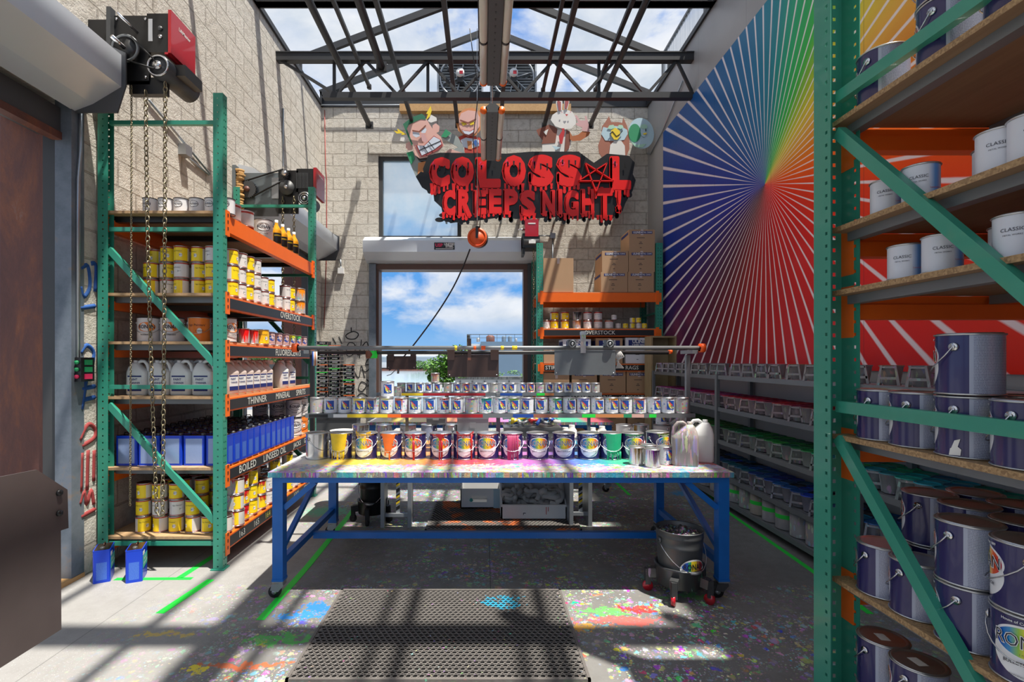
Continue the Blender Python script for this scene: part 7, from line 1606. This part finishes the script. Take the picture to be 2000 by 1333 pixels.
# ------------------------------------------------------------ right foreground rack
RR = thing('pallet_rack', 'big green and orange pallet rack in the right foreground holding navy cans', 'rack', (2.0, 1.6, 0))
RX, RYF, RYN, RXE = 1.38, 2.075, 1.06, 3.0-.12
post(RR, RX, RX+.115, RYF-.10, RYF, 4.9, 'y+', hs=.013); post(RR, RX, RX+.115, RYN, RYN+.10, 4.9, 'y-', hs=.013)
post(RR, 2.36, 2.45, RYF-.10, RYF, 4.9, 'y+'); post(RR, 2.36, 2.45, RYN, RYN+.10, 4.9, 'y-')
def rb(a, c, w=.045, d=.03): b = MB(); b.bar(a, c, d, w, 'green'); b.obj('brace', RR)
xb_ = RX+.045
rb((xb_, RYF-.085, 2.60), (xb_, RYN+.08, 2.58)); rb((xb_, RYF-.085, 2.46), (xb_, RYN+.08, 1.55), .042); rb((xb_, RYF-.085, 1.362), (xb_, RYN+.08, 1.362)); rb((xb_, RYF-.085, 1.235), (xb_, RYN+.08, .27), .042); rb((xb_, RYF-.085, .17), (xb_, RYN+.08, .17)); rb((xb_, RYF-.085, 3.8), (xb_, RYN+.08, 3.8))
RSH = [2.518, 2.085, 1.829, 1.247, .665, .115]
for i, z in enumerate(RSH):
    for yy in (RYF-.04, RYN+.0):
        b = MB(); b.box(RX+.115, 2.36, yy, yy+.04, z-.115, z-.02, 'orange'); b.box(RX+.115, 2.36, yy-.012 if yy > 1.5 else yy+.04, yy if yy > 1.5 else yy+.052, z-.115, z-.055, 'orange'); b.obj('beam', RR)
        b = MB(); b.box(RX+.112, RX+.124, yy-.03, yy+.045, z-.19, z+.02, 'orange'); b.obj('beam_connector', RR)
    b = MB(); b.box(RX+.045, 2.40, RYN+.03, RYF-.045, z-.020, z-.0005, 'board_under'); b.box(RX+.0445, RX+.0455, RYN+.03, RYF-.045, z-.0195, z, 'particle'); b.box(RX+.045, 2.40, RYN+.03, RYF-.045, z-.0006, z, 'particle'); b.obj('shelf_board', RR)
    for x_ in (1.475, 2.05): k = MB(); k.box(x_, x_+.045, RYN+.045, RYF-.06, z-.055, z-.0205, 'steel_gray'); k.obj('cross_bar', RR)
for o in list(C.objects):
    if o.parent == RR: off(o, RR)
# navy gallons with plain backs turned to us
XS = [1.515, 1.69, 1.865]; YS_ = [1.885, 1.73, 1.55, 1.375, 1.20]; SH = ['highest', 'second', 'third', 'fourth', 'fifth', 'lowest']
CC = ['first', 'second', 'third']; RO = ['farthest', 'second', 'third', 'fourth', 'nearest']
rnd = random.Random(44)
LASTNAV = {}
def nav(s, c, r_, j=0, rz=None, note='', top='lid_silver', dx=0, dy=0):
    o = put(GAL['navy'], XS[c]+dx, YS_[r_]+dy, RSH[s]+j*.192, R(-162+rnd.uniform(-8, 8)) if rz is None else rz, 'navy gallon can%s, right rack %s shelf, %s row in, %s%s' % (note, SH[s], CC[c], RO[r_], ['', ', stacked'][j]), 'navy gallon cans on the right rack', (.2, .2, .3, 0))
    LASTNAV[(s, c, r_, j)] = o; return o
nav(0, 0, 0); nav(0, 0, 2, 0, dy=.07); nav(0, 0, 2, 1, dy=.07); nav(0, 0, 3, 0, dy=.02); nav(0, 0, 3, 1, dy=.02); nav(0, 0, 4, 0); nav(0, 1, 1); nav(0, 1, 2); nav(0, 1, 3)
for r_ in range(5): nav(3, 0, r_)
nav(3, 0, 2, 1); nav(3, 0, 4, 1); nav(3, 1, 2); nav(3, 1, 3); nav(3, 1, 3, 1); nav(3, 1, 1)
nav(4, 0, 0); nav(4, 0, 1); nav(4, 0, 2); nav(4, 0, 2, 1); nav(4, 0, 3, 0, R(-52), ' showing its rainbow label'); nav(4, 0, 3, 1, R(-140)); nav(4, 1, 0); nav(4, 1, 0, 1); nav(4, 1, 1); nav(4, 1, 1, 1); nav(4, 1, 2); nav(4, 1, 2, 1); nav(4, 2, 0); nav(4, 2, 0, 1); nav(4, 2, 1); nav(4, 2, 1, 1); nav(4, 0, 4); nav(4, 0, 4, 1)
nav(5, 0, 0); nav(5, 0, 0, 1); nav(5, 0, 1); nav(5, 0, 1, 1); nav(5, 0, 2); nav(5, 0, 3); nav(5, 1, 0); nav(5, 1, 1)
# dark lids for these cans, small paper stickers on a few
for s_, r_ in ((5, 0), (5, 1)):
    k = MB(); k.box(-.028, .022, -.018, .016, .1865, .1872, 'art_white'); o_ = k.obj('price_sticker', LASTNAV[(s_, 0, r_, 1)]); o_.rotation_euler[2] = 1.2
k = MB(); pwrap(k, [(-.016, 0), (.012, .002), (.014, .02), (.006, .028), (.012, .052), (-.002, .046), (-.010, .022), (-.013, .020)], .0832, .008, 'art_white', 1.62); k.obj('torn_label_patch', LASTNAV[(3, 0, 2, 0)])
# pale cans
for s, ys in ((1, [1.84, 1.70, 1.55, 1.44, 1.35, 1.22]), (2, [1.76, 1.62, 1.50, 1.39, 1.26])):
    for i, y_ in enumerate(ys):
        put(Q['classic'], 1.495+(.10 if (s, i) in ((1, 2), (2, 2)) else 0)+(.0), y_, RSH[s], R(-48+rnd.uniform(-12, 12)), 'pale can, %s from the far post, %s shelf of the right rack' % (ORD[i], SH[s]), 'pale cans on the right rack', (.3, .3, .3, 0))
for i, y_ in enumerate((1.40, 1.30)): put(Q['classic'], 1.50+.12, y_-.03, RSH[1]+.0, R(-48), 'pale can in the second row of the second shelf, %s one' % ['farther', 'nearer'][i], 'pale cans behind the front row', (.3, .3, .3, 0))
# ------------------------------------------------------------ sheet-metal plate in the left foreground
PXs = -1.70
def pl(px, py): Yq = -PXs*F/(945-px); return (Yq, H-(py-705)*Yq/F)
t = thing('sheet_metal_cart', 'dull mauve-grey sheet metal panel with clipped corners in the left foreground', 'panel', (PXs, 1.6, 0))
poly = [pl(-300, 985), pl(0, 932), pl(72, 918), pl(132, 957), pl(134, 1032), pl(119, 1037), pl(120, 1230), pl(0, 1306), (pl(-300, 985)[0], pl(0, 1306)[1]-.0)]
b = MB(); b.prism([(a-1.6, c) for a, c in poly], 'yz', -.006, 0, 'sheet_mauve'); b.obj('plate', t)
for px, py in ((114, 963), (114, 1003)): q = pl(px, py); k = MB(); k.disc((.004, q[0]-1.6, q[1]), .012, .012, 'black', 'x', 12); k.obj('bolt', t)
b = MB(); b.box(-.55, -.006, -.45, -.28, .70, .74, 'galv_dark'); b.box(-.05, -.006, -.46, -.40, 0, 1.0, 'galv_dark'); b.box(-.55, -.50, -.46, -.40, 0, 1.0, 'galv_dark'); b.obj('stand', t)
# tidy up the parked prototypes
def kill(o):
    for c in list(o.children): kill(c)
    bpy.data.objects.remove(o)
for o in PROTO: kill(o)
